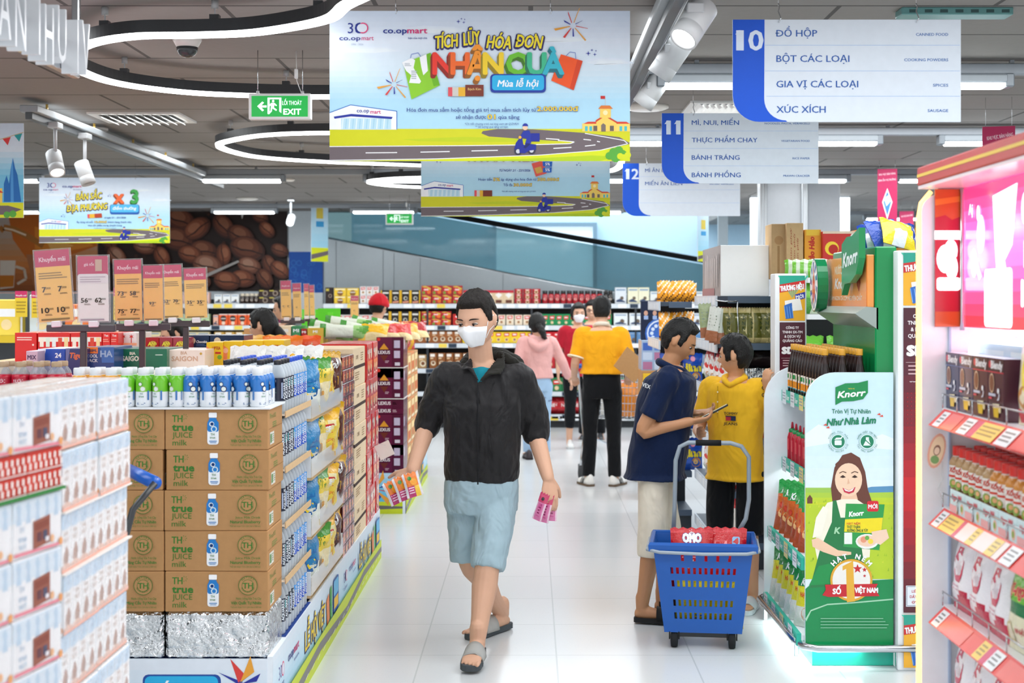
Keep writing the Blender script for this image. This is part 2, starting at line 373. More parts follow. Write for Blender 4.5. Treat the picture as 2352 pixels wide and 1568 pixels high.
# coffee bean mural and teapot mural: printed panels on the back wall
def bean(p,x,y,r,ang,cs):
 ca,sa=cos(ang),sin(ang)
 def q(u,v):return (x+r*(u*ca-v*.68*sa),y+r*(u*sa+v*.68*ca))
 for k,(sc,du,dv) in enumerate(((1,0,0),(.9,-.05,-.07),(.72,-.1,-.15),(.45,-.16,-.24))):
  p.poly([q(du+sc*cos(t*pi/9),dv+sc*sin(t*pi/9)) for t in range(18)],cs[k])
 p.poly([q(u,v) for u,v in ((-.9,.1),(-.3,.12),(.2,-.02),(.9,.02),(.9,.1),(.2,.1),(-.3,.26),(-.9,.16))],0x2a1009)
m=M();a=P(225,480,18.4);b=P(660,668,18.4);m.box(a.x,18.4,b.z,b.x,18.412,a.z,0x23100b)
p=Pr(m,(a.x,18.4,a.z),(1,0,0),(0,0,1),18.4/F,eps=.0004);R.seed(5)
for i in range(70):p.circ(R.uniform(6,429),R.uniform(6,180),R.uniform(2,6),R.choice((0x3a1c12,0x2e150d,0x4a2416)),n=8)
BR=((0x4a2416,0x6b3620,0x8a4b30,0xa9694a),(0x3c1a10,0x572a19,0x713b25,0x8e573d),(0x5c2f1e,0x7d4a35,0x9c6750,0xb98a72))
for bx,by,r,an in ((25,60,34,1.2),(20,20,22,.3),(45,110,28,.9),(60,150,22,.1),(110,85,28,.2),(112,165,24,.1),(150,60,34,-.2),(190,25,38,.4),(185,70,40,.3),(230,45,34,-.6),(245,95,34,.2),(290,40,32,.9),(330,62,34,.5),(375,20,20,.4),(215,105,30,.3),(345,92,42,.3),(390,48,22,.8),(290,105,26,1.5),(255,130,36,.3),(350,130,28,.3),(395,128,24,1.2),(335,160,30,.1),(385,160,26,1.0),(420,140,26,.7),(300,165,32,.2),(420,95,22,.4),(150,110,26,1.1),(185,150,30,.2),(235,165,28,.2)):
 bean(p,bx,by,r,an,R.choice(BR))
p.poly([(170,172),(245,152),(325,118),(328,122),(250,158),(172,178)],0xb9b4b0);p.poly([(332,14),(337,0),(342,0),(334,24)],0xd8d4d0)
tag(m.build('mural','print'),'large brown wall mural of roasted coffee beans and a silver spoon','mural')
m=M();a=P(-360,480,18.4);b=P(224,668,18.4);m.box(a.x,18.4,b.z,b.x,18.412,a.z,0xb99a86)
p=Pr(m,P(0,480,18.4),(1,0,0),(0,0,1),18.4/F,eps=.0004)
p.grad(-360,0,224,188,((196,186,178),(186,160,140),(214,130,66),(150,84,44)),14)
p.poly([(20,20),(90,10),(150,30),(215,70),(225,84),(150,110),(60,112),(30,70)],0xcb6a1e);p.poly([(80,40),(180,62),(215,84),(140,100),(80,92)],0xe48a2c)
p.line([(100,84),(60,60),(30,46),(8,42),(0,50)],14,0xb4702c);p.line([(60,60),(30,48),(10,44)],4,0xf0d9b8)
p.poly([(0,118),(36,118),(32,180),(0,184)],0xe6d7c6);p.poly([(0,152),(33,152),(31,178),(0,180)],0xd07a22);p.line([(36,132),(56,138),(60,160),(40,172)],6,0xdcc9b4)
p.poly([(60,104),(224,108),(224,186),(80,186)],0xb7744a);p.poly([(100,60),(170,84),(120,100)],0xf3b35a)
tag(m.build('mural','print'),'orange wall mural of a glass teapot pouring tea into a cup','mural')
# ---- escalator: steel cladding, glass balustrade and black handrail ----
Y=18.35
t=thing('escalator','escalator side with brushed steel cladding, teal glass balustrade and black handrail','escalator',P(742,975,Y).xy.to_3d())
def poly3(m,pts,Y,d,col):
 q=[P(x,y,Y) for x,y in pts];m.prism([(v.x,v.z) for v in q],d,col,(0,Y,0),(1,0,0),(0,0,1))
m=M();poly3(m,[(742,980),(1620,980),(1620,702),(1300,655),(742,546)],Y,-.3,0xb9bfc2);o=m.build('cladding','steel',t);o.location=-t.location
for x in (772,880,905,965,1155):
 m=M();y0=548+(x-742)*.196;a=P(x,y0,Y);m.box(a.x-.004,Y-.004,0,a.x+.004,Y,a.z,0x7d858a)
 o=m.build('cladding_joint','paint',t);o.location=-t.location
mat('teal_glass',0x7f9ca0,rough=.05,clear=((.46,.60,.62),.30,.75))
m=M();poly3(m,[(742,546),(1300,655),(1620,702),(1620,608),(960,490),(742,440)],Y+.1,-.02,0x7fa9ae);o=m.build('glass_balustrade','teal_glass',t);o.location=-t.location
m=M();m.tube([P(x,y,Y+.1)+V((0,0,.03)) for x,y in ((742,436),(960,487),(1290,546),(1620,604))],.035,0x14171a);o=m.build('handrail','rubber',t);o.location=-t.location
m=M();m.tube([P(x,y,Y+.06) for x,y in ((742,546),(1300,655),(1620,702))],.025,0xc8ced2);o=m.build('glass_rail','chrome',t);o.location=-t.location
# ---- ceiling fittings ----
def trunk(Y,x0,x1,z=2.65):
 m=M();m.box(P(x0,0,Y).x,Y-.03,z,P(x1,0,Y).x,Y+.03,z+.05,0x878d93,.004)
 for k in range(int((P(x1,0,Y).x-P(x0,0,Y).x)/1.5)+1):
  x=P(x0,0,Y).x+.3+1.5*k;m.box(x-.01,Y-.01,z+.05,x+.01,Y+.01,ZC-.001,0x9a9fa4)
 return m.build('light_trunking','paint')
def led(px0,px1,Y,lab):
 a,b=P(px0,0,Y).x,P(px1,0,Y).x;c=(a+b)/2;L=b-a;z=2.6
 t=thing('linear_lamp',lab,'ceiling lamp',(c,Y,z),group='linear lamps under the ceiling')
 m=M();m.box(-L/2-.03,-.04,.008,L/2+.03,.04,.05,0x8b9297,.008);m.build('housing','paint',t)
 m=M();m.box(-L/2,-.028,-.018,L/2,.028,.012,WHITE,.008);m.build('diffuser','lamp_strip',t)
 for s in (-1,1):
  m=M();m.box(s*L/2-.02+s*.02,-.042,-.012,s*L/2+.02+s*.02,.042,.052,0x6f767c,.006);m.build('end_cap','plastic',t)
for Y,x0,x1,n in ((6.77,1455,2900,'nearest'),(9.28,1405,2700,'second'),(12.2,-1500,2600,'third'),(16.6,-900,1500,'fourth')):
 tag(trunk(Y,x0,x1),'grey metal light trunking across the ceiling, %s row from the front' % n,'trunking')
tag(trunk(18.0,1500,2700),'grey metal light trunking beyond the white columns','trunking')
for px0,px1,Y,lab in ((1526,1725,6.77,'linear lamp seen between the banner and the aisle 10 sign'),(2150,2305,6.77,'linear lamp sticking out behind the aisle 10 sign'),
  (1380,1530,9.28,'linear lamp between the big banner and the aisle 11 sign'),(1850,2012,9.28,'linear lamp just beyond the aisle 11 sign'),(2168,2330,9.28,'linear lamp behind the red shop display roof'),
  (-10,88,12.2,'linear lamp behind the left banner edge'),(467,645,12.2,'linear lamp hanging above the coffee mural'),(845,1010,12.2,'linear lamp half hidden by the second banner'),(1370,1450,12.2,'linear lamp peeping out beside the aisle 12 sign'),(1800,1942,12.2,'linear lamp in front of the white column'),(2065,2160,12.2,'linear lamp above the red hanging banner'),
  (40,90,16.6,'linear lamp far back beside the small banner'),(493,630,16.6,'linear lamp right over the top of the coffee mural'),(812,950,16.6,'linear lamp over the small far exit sign'),(1380,1425,16.6,'linear lamp far back beside the second banner'),
  (1990,2040,18.0,'short linear lamp far behind the red banner, left piece'),(2057,2125,18.0,'linear lamp far behind the red banner, right piece')):
 led(px0,px1,Y,lab)
# ring lights: dark profile with a glowing underside
def ringlight(pts,lab,closed,Zb=2.585,A=3332.0,hh=.062,w=.045):
 q=[]
 for x,y in pts:
  Y=A/(688-y);q.append(V(((x-CX)*Y/F,Y,0)))
 def cr(a,b,c,d,t):return .5*((2*b)+(c-a)*t+(2*a-5*b+4*c-d)*t*t+(3*b-a-3*c+d)*t**3)
 n=len(q);path=[]
 for i in range(n if closed else n-1):
  g=lambda k:q[k % n] if closed else q[max(0,min(n-1,k))]
  for k in range(8):path.append(cr(g(i-1),g(i),g(i+1),g(i+2),k/8))
 if not closed:path.append(q[-1])
 c=sum(path,V((0,0,0)))/len(path);c.z=Zb
 def sweep(prof,col):
  m=M();rings=[];L=len(path)
  for i,p in enumerate(path):
   a=path[i-1] if i or closed else p;b=path[(i+1) % L] if i<L-1 or closed else p
   t=(b-a).normalized();s=V((t.y,-t.x,0));rings.append([p-V((c.x,c.y,0))+s*u+V((0,0,z)) for u,z in prof])
  m.loft(rings,col,False,loop=closed);return m
 t=thing('ring_lamp',lab,'ceiling lamp',c)
 sweep([(-w/2,.014),(w/2,.014),(w/2,hh),(-w/2,hh)],0x26282b).build('profile','paint',t)
 sweep([(-w/2+.003,-.004),(w/2-.003,-.004),(w/2,.014),(-w/2,.014)],WHITE).build('diffuser','lamp',t)
 step=max(1,len(path)//8)
 for k in range(step//2,len(path),step):
  p=path[k]-V((c.x,c.y,0));m=M();m.tube([p+V((0,0,hh)),p+V((0,0,ZC-Zb))],.0025,0xb8bcc0,6);m.lathe([(.014,ZC-Zb-.03),(.014,ZC-Zb-.001)],10,0xa9a9a9,Matrix.Translation(p));m.box(p.x-.018,p.y-.018,hh-.002,p.x+.018,p.y+.018,hh+.018,0x2b2d30);m.build('suspension','paint',t)
ringlight([(880,-40),(835,-14),(793,7),(757,36),(679,55),(571,70),(446,75),(321,77),(232,89),(182,107),(160,130),(177,154),(250,182),(357,200),(500,212),(757,218),(1000,210),(1180,180),(1260,140)],'big wavy ring lamp with dark profile hanging left of the large banner',False)
ringlight([(502,330),(536,346),(607,359),(757,369),(969,377),(1200,388),(1385,392),(1428,368),(1390,335),(1200,315),(950,303),(721,302),(607,307),(536,318)],'flat oval ring lamp hanging under the green exit sign',True)
ringlight([(848,416),(900,424),(1000,428),(1180,428),(1240,418),(1150,408),(980,405),(880,409)],'far ring lamp mostly hidden by the second banner',True)
# spot rails
def cyl_T(c,d):
 d=V(d).normalized();q=V((0,0,1)).rotation_difference(d);return Matrix.Translation(V(c)) @ q.to_matrix().to_4x4()
def spot(px,py,Y,d,lab,on,r=.045,L=.15,z=2.6):
 c=P(px,py,Y);t=thing('track_spotlight',lab,'spotlight',c,group='spotlights on the track rails')
 T=cyl_T((0,0,0),d);m=M();m.lathe([(r*.9,-L*.5),(r,-L*.46),(r,L*.16),(r*.985,L*.165),(r*.985,L*.185),(r,L*.19),(r,L*.5),(r*.86,L*.5),(r*.8,L*.4)],24,0xc3c5c6,T,caps=(1,0));m.build('lamp_body','paint',t)
 m=M();m.lathe([(r*.82,L*.41),(r*.8,L*.425)],24,WHITE,T);m.build('lens','lamp' if on else 'clear',t)
 if on:
  l=bpy.data.lights.new('spot_beam','SPOT');l.energy=70;l.color=(1,.88,.74);l.spot_size=radians(75);l.spot_blend=.6;l.shadow_soft_size=.05;o=bpy.data.objects.new('spot_beam',l);COL.objects.link(o);dn=V(d).normalized();o.location=c+dn*(L*.46);o.rotation_euler=dn.to_track_quat('-Z','Y').to_euler()
 m=M();m.tube([(0,0,r*.8),(0,0,z-c.z)],.011,0xb5b8ba);m.box(-.03,-.05,z-c.z-.02,.03,.05,z-c.z+.015,0xb5b8ba,.004);m.build('bracket','paint',t)
def rail(px,py,Y0,Y1,lab,z=2.615):
 Y=F*(z-H)/(688-py);x=(px-CX)*Y/F;m=M();m.box(x-.02,Y0,z-.02,x+.02,Y1,z+.02,0x4d5256,.003);m.box(x-.05,Y0,z+.02,x+.05,Y1,z+.06,0x9aa0a4,.004)
 for k in range(int((Y1-Y0)/.9)):m.box(x-.006,Y0+.3+.9*k,z+.06,x+.006,Y0+.312+.9*k,ZC-.001,0xc9a24a)
 tag(m.build('track_rail','paint'),lab,'track rail');return x
rail(1556,0,4.2,7.6,'grey spotlight track rail running away beside the aisle 10 sign')
for px,py,Y,on,lab in ((1594,52,5.0,True,'lit track spotlight nearest the aisle 10 sign'),(1540,135,5.8,False,'unlit middle track spotlight beside the aisle 10 sign'),(1498,208,6.8,False,'unlit track spotlight nearest the big banner edge')):
 spot(px,py,Y,(-.55,-.45,-.85) if on else (-.55,.2,-.8),lab,on,.052,.17)
rail(160,300,8.0,13.0,'grey spotlight track rail running towards the small left banner')
spot(127,374,8.32,(.35,-.5,-.9),'lit track spotlight above the left banner with bunting',True)
spot(195,397,8.87,(.35,-.1,-.9),'unlit track spotlight over the small left banner top',False)
spot(668,505,16.0,(.0,-.8,-.5),'small lit spotlight beside the coffee mural',True,z=ZC-.016)
for px,py,Y,lab in ((430,84,6.15,0),):
 t=thing('dome_camera','white dome security camera inside the big wavy ring lamp','security camera',(P(px,0,Y).x,Y,ZC))
 m=M();m.lathe([(.062,0),(.062,-.02),(.045,-.05)],28,0xd9d4ce);m.build('housing','plastic',t)
 m=M();m.lathe([(.046,-.05),(.044,-.066),(.034,-.082),(.018,-.092),(.004,-.095)],24,0x35383a);m.build('dome','print_gloss',t)
def vent(px0,px1,py0,py1,lab):
 Y0,Y1=F*(ZC-H)/(688-py0),F*(ZC-H)/(688-py1);Ym=(Y0+Y1)/2;x0,x1=P(px0,0,Ym).x,P(px1,0,Ym).x;c=((x0+x1)/2,Ym,ZC);w,d=(x1-x0)/2,(Y1-Y0)/2
 t=thing('ceiling_vent',lab,'air vent',c)
 m=M();m.box(-w,-d,-.012,w,-d+.05,0,0xd9d9d6);m.box(-w,d-.05,-.012,w,d,0,0xd9d9d6);m.box(-w,-d+.05,-.012,-w+.05,d-.05,0,0xd9d9d6);m.box(w-.05,-d+.05,-.012,w,d-.05,0,0xd9d9d6);m.build('frame','paint',t)
 m=M();m.box(-w+.05,-d+.05,-.004,w-.05,d-.05,0,0x4b4b4a);m.build('duct_opening','paint',t)
 m=M()
 for k in range(9):
  x=-w+.07+(2*w-.14)*k/8;m.add([(x-.02,-d+.05,-.002),(x+.012,-d+.05,-.03),(x+.012,d-.05,-.03),(x-.02,d-.05,-.002)],[(0,1,2,3)],0xe4e4e0)
 m.build('louvre_slats','paint',t)
vent(225,432,257,279,'white louvred square air vent in the ceiling left of the exit sign')
vent(1575,1740,231,257,'white louvred air vent partly behind the aisle 10 sign')
for px,py,r,lab in ((209,294,.11,'round off-white ceiling diffuser near the left spotlight rail'),(1485,243,.13,'round ceiling speaker grille beside the big banner'),(665,410,.05,'small lit round downlight above the linear lamp'),(568,454,.12,'round flat ceiling disc far back over the coffee mural')):
 Y=F*(ZC-H)/(688-py);m=M();m.lathe([(r,ZC),(r,ZC-.014),(r*.8,ZC-.024),(r*.5,ZC-.028),(.01,ZC-.028)],28,0xd8d4cc,Matrix.Translation((P(px,0,Y).x,Y,0)));tag(m.build('ceiling_disc','paint'),lab,'ceiling fitting')
# green steel channel in the ceiling gap
m=M();a=P(2065,20,5.58);b=P(2320,20,5.58);m.box(a.x,5.54,ZC-.03,b.x,5.64,ZC,0x5e8f8c,.003)
for k in range(7):x=a.x+.03+k*.06;m.box(x,5.539,ZC-.022,x+.03,5.541,ZC-.01,0x2f4d4c)
tag(m.build('ceiling_channel','paint'),'teal green slotted steel channel in the ceiling behind the aisle 10 sign','metal channel')
# ================= hanging banners and aisle signs =================
NAVY=0x1c2f8c
def banner_art(p,title):
 """1000 x 2000 unit poster, x 0..2000, y 0..1000"""
 p.grad(0,0,2000,800,((206,220,238),(222,232,244),(214,232,243),(176,219,240),(176,222,240)),22)
 for x,y,r in ((250,250,260),(1500,180,300),(700,120,250),(1850,330,180)):
  for k in range(3):p.poly([(x-r*(1-k*.22)+R.uniform(-20,20),y+k*14),(x-r*.3,y-22+k*12),(x+r*.5,y-14+k*8),(x+r*(1-k*.2),y+18),(x+r*.2,y+30),(x-r*.5,y+26)],(222+k*4,233+k*3,245))
 p.rect(0,785,2000,1000,0xd2d31c)
 p.poly([(480,855),(900,838),(1250,850),(1500,870),(1000,872),(600,868)],0xc0cf1a)
 RD=0x6f6468
 p.poly([(2000,880),(1930,840),(1700,812),(1350,788),(1120,786),(1020,800),(1010,815),(1060,836),(1250,850),(1520,866),(1640,872),(1600,884),(1300,892),(0,900),(0,1000),(700,988),(1400,962),(1800,930),(1990,888)],RD)
 p.line([(0,903),(900,897),(1300,892),(1600,884),(1635,872),(1520,862)],5,WHITE)
 p.line([(0,995),(700,985),(1400,960),(1800,928),(1985,884),(1960,862),(1700,815)],5,WHITE)
 for a,b,y0,y1 in ((240,450,945,943),(605,800,940,936),(945,1120,932,928),(1490,1610,915,908),(1700,1770,900,892),(1690,1740,855,860),(1440,1530,850,856),(1780,1800,868,872)):p.line([(a,y0),(b,y1)],6,WHITE)
 p.poly([(0,1000),(700,988),(1400,962),(1800,930),(1990,890),(2000,1000)],0xd6e01c)
 p.poly([(900,1000),(1400,980),(1750,962),(1900,970),(1800,1000)],0xb4d018)
 # shop
 p.poly([(0,680),(140,626),(448,668),(448,790),(0,790)],0xf2f6fb);p.line([(0,678),(140,626),(448,668),(448,790)],5,0x2b6cc4)
 p.rect(78,715,410,788,0xbfe0ee)
 for k in range(14):p.line([(90+k*23,718),(84+k*23,786)],7,(0xe8f5fb,0xa4d3e6)[k % 2])
 p.poly([(28,704),(145,686),(420,706),(414,720),(142,702),(34,718)],0x27349b)
 p.text('co.op',182,676,26,NAVY,b=.02);p.text('mart',272,684,26,0xd4166e,b=.02)
 # market hall
 p.poly([(1682,803),(1682,750),(1790,738),(1900,738),(2000,750),(2000,803)],0xf6d56a)
 p.poly([(1690,752),(1720,738),(1790,738),(1790,752)],0xd8402c);p.poly([(1900,752),(1900,738),(1975,738),(2000,752)],0xd8402c)
 p.poly([(1775,803),(1775,725),(1830,690),(1870,725),(1910,740),(1910,803)],0xf2cf62);p.poly([(1770,730),(1832,690),(1832,702),(1772,742)],0xc9402e);p.poly([(1832,690),(1915,738),(1915,750),(1832,702)],0xc9402e)
 p.rect(1800,645,1872,712,0xf6cf63);p.poly([(1788,652),(1808,630),(1866,630),(1886,652)],0xdd7a33);p.circ(1836,678,16,0xfbe9b0);p.line([(1836,630),(1836,575)],4,0xd0d0d0);p.rect(1804,566,1834,586,0xc32a2a)
 for x in (1700,1730,1930,1962):p.rect(x,768,x+18,800,0x4ebcc4)
 for x in (1756,1866):p.rect(x,765,x+26,800,0x6b5e58)
 p.poly([(1808,803),(1808,760),(1822,748),(1838,760),(1838,803)],0x7a6c66)
 # bush
 for x,y,r in ((1862,965,26),(1890,942,30),(1925,930,30),(1950,955,30),(1905,975,34)):p.circ(x,y,r,0x57a83c,n=10)
 for x,y,r in ((1935,968,22),(1962,978,24),(1985,960,22)):p.circ(x,y,r,0xd4dc22,n=10)
 # scooter rider in navy
 for x,y in ((1255,935),(1345,930)):p.circ(x,y,26,0x3a3a4a);p.circ(x,y,14,0xc8ccd4)
 p.poly([(1228,925),(1240,880),(1262,850),(1282,846),(1290,890),(1320,900),(1330,885),(1375,890),(1375,925),(1330,930),(1300,948),(1265,945),(1262,915)],0x1d2c94)
 p.poly([(1268,838),(1290,800),(1330,796),(1345,835),(1342,880),(1300,890),(1312,850)],0x22349f);p.poly([(1310,880),(1290,910),(1306,916),(1340,884)],0x141f66)
 p.circ(1302,778,17,0xf1c9a8);p.circ(1303,768,19,0x22349f,n=14,a0=180,a1=360);p.rect(1340,815,1398,870,0x1d2c94);p.circ(1268,842,10,0xf2b33c)
 # logos
 p.text('30',122,150,70,NAVY,b=.0);p.circ(222,115,36,0xe0447c,n=24);p.circ(222,115,28,0xdde6f2,n=24);p.circ(206,115,36,NAVY,n=24,a0=90,a1=270)
 p.circ(210,115,27,0xdde6f2,n=24)
 p.text('co.op',66,196,30,NAVY,b=.02,w=140);p.text('mart',214,196,30,0xd4166e,b=0);p.text('1996 - 2026',186,230,12,0xa7b4cc,al='c')
 p.text('co.op',358,150,38,NAVY,b=.03,w=156);p.text('mart',518,150,38,0xd4166e,b=.03,w=132);p.text('bạn của mọi nhà',650,188,13,NAVY,al='r')
 title(p)
def sparkles(p,x,y,s=1):
 for dx,dy,r in ((0,0,15),(20,-18,9),(36,6,11),(42,-14,7)):p.star(x+dx*s,y+dy*s,r*s,0x27349b,4,.25)
def firework(p,x,y,s,rot=0):
 for k in range(9):
  a=radians(rot-160+k*40);c=(0x27349b,0xd8403c,0xe7a23a)[k % 3];L=(70+30*(k % 3))*s
  p.poly([(x+20*s*cos(a),y+20*s*sin(a)),(x+L*cos(a+.12)+4,y+L*sin(a+.12)+6*s),(x+(L+6)*cos(a+.2),y+(L+6)*sin(a+.2)),(x+22*s*cos(a+.25),y+22*s*sin(a+.25))],c)
def block_word(p,word,x,y,h,cols,adv,side=.16,rots=None):
 """chunky letters with a darker side face printed behind"""
 for i,ch in enumerate(word):
  if ch==' ':continue
  c=cols[i];d=tuple(int(v*.62) for v in ((c >> 16) & 255,(c >> 8) & 255,c & 255))
  for k in range(4,0,-1):p.text(ch,x+adv[i]-k*3,y+k*h*side/4,h,d,'c',.06)
  p.text(ch,x+adv[i],y,h,c,'c',.05)
def bag(p,x,y,w,h,sk,c1,c2):
 p.poly([(x,y),(x+w,y-sk),(x+w+w*.35,y-sk+h*.9),(x+w*.3,y+h)],c1);p.poly([(x+w*.8,y-sk*.8),(x+w,y-sk),(x+w*1.35,y-sk+h*.9),(x+w*1.12,y+h*.93-sk)],c2)
 p.line([(x+w*.25,y-sk*.3),(x+w*.3,y-60),(x+w*.55,y-70),(x+w*.65,y-sk*.6)],4,0x6f86c8)
def title_gift(p):
 for t,x,y,w,ro in (('TÍCH',712,252,150,-6),('LŨY',895,232,115,-8),('HÓA',1045,248,160,2),('ĐƠN',1238,240,180,4)):
  p.text(t,x-5,y+6,88,0x2a2260,'l',.11,.22,ro,w+8);p.text(t,x,y,84,0xf3df2a,'l',.03,.22,ro,w)
 sparkles(p,858,72);sparkles(p,1722,284,1.2);firework(p,1620,100,.95);firework(p,430,490,.85)
 bag(p,492,350,180,240,70,0x8ccb2c,0x6db31e);p.poly([(482,345),(545,315),(570,330),(560,380),(610,470),(600,485),(530,480),(545,430),(510,400)],0xf3f5f7);p.poly([(600,310),(645,290),(655,400),(625,430),(612,380)],0xf3f5f7)
 p.lines(500,350,545,372,3,0x9aa3ae);p.lines(545,400,585,460,5,0x9aa3ae)
 p.poly([(1540,290),(1685,335),(1625,530),(1475,465)],0xf0561e);p.poly([(1650,325),(1685,335),(1625,530),(1598,518)],0xd8431a);p.line([(1575,300),(1600,275),(1635,280),(1640,325)],4,0x6f86c8)
 block_word(p,'NHẬN QUÀ',0,420,140,(0xe8392c,0xf06a2a,0xf4962c,0xf2cf2e,0,0x6cc02f,0x3fb98a,0x36b4c8),(755,870,985,1090,0,1255,1380,1490))
 p.rrect(1070,422,1440,546,24,0x1d3a9c);p.rrect(1082,430,1428,530,20,0x2ab0e2);p.text('Mùa lễ hội',1255,506,44,WHITE,'c',.03,.2)
 for x,c in ((790,0xe0525c),(818,0xcfcac2),(858,0xe8b12e),(904,0x7a3322)):p.rect(x,494 if x>900 else 510,x+(122 if x>900 else 70),570,c)
 p.text('Bạch Kim',965,530,16,0xe9c27a,'c')
 p.text('Hóa đơn mua sắm hoặc tổng giá trị mua sắm tích lũy từ',516,672,25,NAVY,b=.01,w=856);p.text('2.000.000đ',1382,668,30,0xf3d22a,b=.035,w=272,out=NAVY)
 p.text('sẽ nhận được',842,720,25,NAVY,b=.01,w=200);p.text('01',1052,722,32,0xf3d22a,b=.035,w=52,out=NAVY);p.text('qùa tặng',1124,720,25,NAVY,b=.01,w=140)
 p.text('*Chi tiết chương trình vui lòng xem tại Q.DVKH',1080,760,14,NAVY,'c',0,.2,w=360);p.text('** Số lượng quà tặng có hạn.',1080,780,14,NAVY,'c',0,.2,w=220)
def title_refund(p):
 for t,x,w in (('HOÀN',500,380),('TIỀN',930,340)):p.text(t,x,410,120,0x7a2a18,'l',.1,w=w);p.text(t,x,400,120,0xf06a2a,'l',.04,w=w)
 sparkles(p,170,422);sparkles(p,1650,455)
 p.text('TỪ NGÀY 2/1 - 22/1/2026',1156,525,24,NAVY,'r',.02,.2,w=326)
 p.poly([(1170,440),(1290,410),(1330,545),(1215,580)],0xe45a4c);p.poly([(1200,490),(1270,470),(1290,530),(1225,548)],0xd8a94a);p.poly([(1285,415),(1390,420),(1385,475),(1290,470)],0x2466c4);p.poly([(1290,485),(1385,480),(1380,535),(1290,535)],0x2466c4)
 for y in (460,522):p.text('5%',1340,y,30,WHITE,'c',.03)
 p.text('Hoàn tiền',608,622,28,NAVY,b=.01,w=146);p.text('5%',765,625,34,0xf3d22a,b=.04,w=70,out=NAVY);p.text('áp dụng cho hóa đơn từ',848,622,28,NAVY,b=.01,w=370);p.text('300.000đ',1232,624,32,0xf3d22a,b=.04,w=230,out=NAVY)
 p.text('Tối đa',872,680,28,NAVY,b=.01,w=96);p.text('30.000đ',980,682,32,0xf3d22a,b=.04,w=194,out=NAVY);p.text('*Chi tiết chương trình vui lòng xem tại Q.DVKH',1035,742,14,NAVY,'c',0,.2,w=360)
 for x,c in ((566,0xe0525c),(590,0xcfcac2),(622,0xe8b12e),(656,0x7a3322)):p.rect(x,724,x+(98 if x>640 else 60),788,c)
def title_points(p):
 for t,x,y,w,ro in (('BẢN SẮC',570,345,395,-4),('ĐỊA PHƯƠNG',430,520,620,-4)):
  p.text(t,x-6,y+8,100,0x2a2260,'l',.1,.2,ro,w+10);p.text(t,x,y,96,0xf3df2a,'l',.03,.2,ro,w)
 block_word(p,'x3',0,385,200,(0xf06a32,0x3fa84a),(1225,1465),.1)
 p.rrect(1085,410,1535,560,30,0x1d5aac);p.rrect(1095,412,1525,530,26,0x52b8e6);p.text('điểm thưởng',1310,490,46,WHITE,'c',.03,.2,w=360)
 sparkles(p,1060,280);sparkles(p,345,590,1.2);firework(p,440,330,.9);firework(p,1660,580,1.1)
 p.poly([(740,560),(960,545),(965,610),(745,620)],0xe8b12e);p.poly([(850,552),(960,545),(965,610),(852,614)],0xb4401f);p.poly([(740,560),(775,558),(775,618),(745,620)],0xe0525c)
 p.text('từ ngày 2/1 - 22/1/2026',1330,622,24,NAVY,'r',.02,.2,w=330)
 p.text('Áp dụng với mỗi',575,692,28,NAVY,b=.01,w=250);p.text('10.000đ',850,692,32,0xf3d22a,b=.04,w=185,out=NAVY);p.text('khách hàng thành viên',1055,692,28,NAVY,b=.01,w=360);p.text('mua sản phẩm trong chuyên trang',1010,742,28,NAVY,'c',.01,w=520)
 p.text('*Chi tiết chương trình vui lòng xem tại Q.DVKH',1010,778,13,NAVY,'c',0,.2,w=340)
def title_none(p):pass
def hooks(t,w,top):
 for s in (-.28,.235):
  m=M();m.tube([(s*w,0,0),(s*w,0,ZC-top-.001)],.0012,0x9aa0a6,5);m.tube([(s*w,0,-.012),(s*w+.006,0,0),(s*w,0,.012)],.002,0x9aa0a6,5);m.build('hanging_wire','chrome',t)
def banner(x0,y0,x1,Y,title,lab,rz=0):
 a,b=P(x0,y0,Y),P(x1,y0,Y);w=b.x-a.x;h=w/2;c=(a+b)/2
 t=thing('hanging_banner',lab,'banner',c,rz)
 m=M();m.box(-w/2,0,-h,w/2,.006,0,0xdfe7ef);p=Pr(m,(-w/2,0,0),(1,0,0),(0,0,1),w/2000,eps=.00004);banner_art(p,title);m.build('printed_panel','print',t);hooks(t,w,c.z)
 return t
banner(757,25,1447,5.3,title_gift,'large hanging banner, yellow headline over rainbow block letters and two shopping bags')
banner(967,280,1401,8.43,title_refund,'second hanging banner below the large one, cashback text above winding road')
banner(90,408,390,11.9,title_points,'smaller hanging banner with x3 and yellow headline, in front of the coffee mural')
# banner cut by the photo edge: bunting and blue towers
def title_fest(p):
 p.line([(1300,330),(1500,270),(1750,200),(2000,120)],5,0xc9b48a)
 for k in range(9):
  x=1320+k*78;y=322-k*24;p.poly([(x,y),(x+56,y-18),(x+36,y+46)],(0xe7a23a,0xd83a3a,0x2ca3a6)[k % 3])
 p.poly([(1700,800),(1700,560),(1740,470),(1775,560),(1780,430),(1800,240),(1825,430),(1860,480),(1880,800)],0x1e6cb8);p.poly([(1775,560),(1800,240),(1810,430),(1812,800),(1775,800)],0x3d8bd0)
t=None
a,b=P(-640,283,8.2),P(54,283,8.2)
t=thing('hanging_banner','hanging banner cut by the photo edge, bunting flags and blue towers','banner',(a+b)/2);w=b.x-a.x;h=(500-283)*8.2/F
m=M();m.box(-w/2,0,-h,w/2,.006,0,0xdfe7ef);p=Pr(m,(-w/2,0,0),(1,0,0),(0,0,1),w/2000,eps=.00006)
p.grad(0,0,2000,530,((208,222,238),(216,230,242),(120,196,228),(90,184,226)),14);title_fest2=None
p.line([(1300,170),(1600,165),(1800,120),(2000,60)],5,0xc9b48a)
for k in range(9):
 x=1330+k*76;y=(172,172,170,166,158,142,124,104,80)[k];p.poly([(x,y),(x+54,y-14),(x+34,y+42)],(0xe7a23a,0xd83a3a,0x2ca3a6)[k % 3])
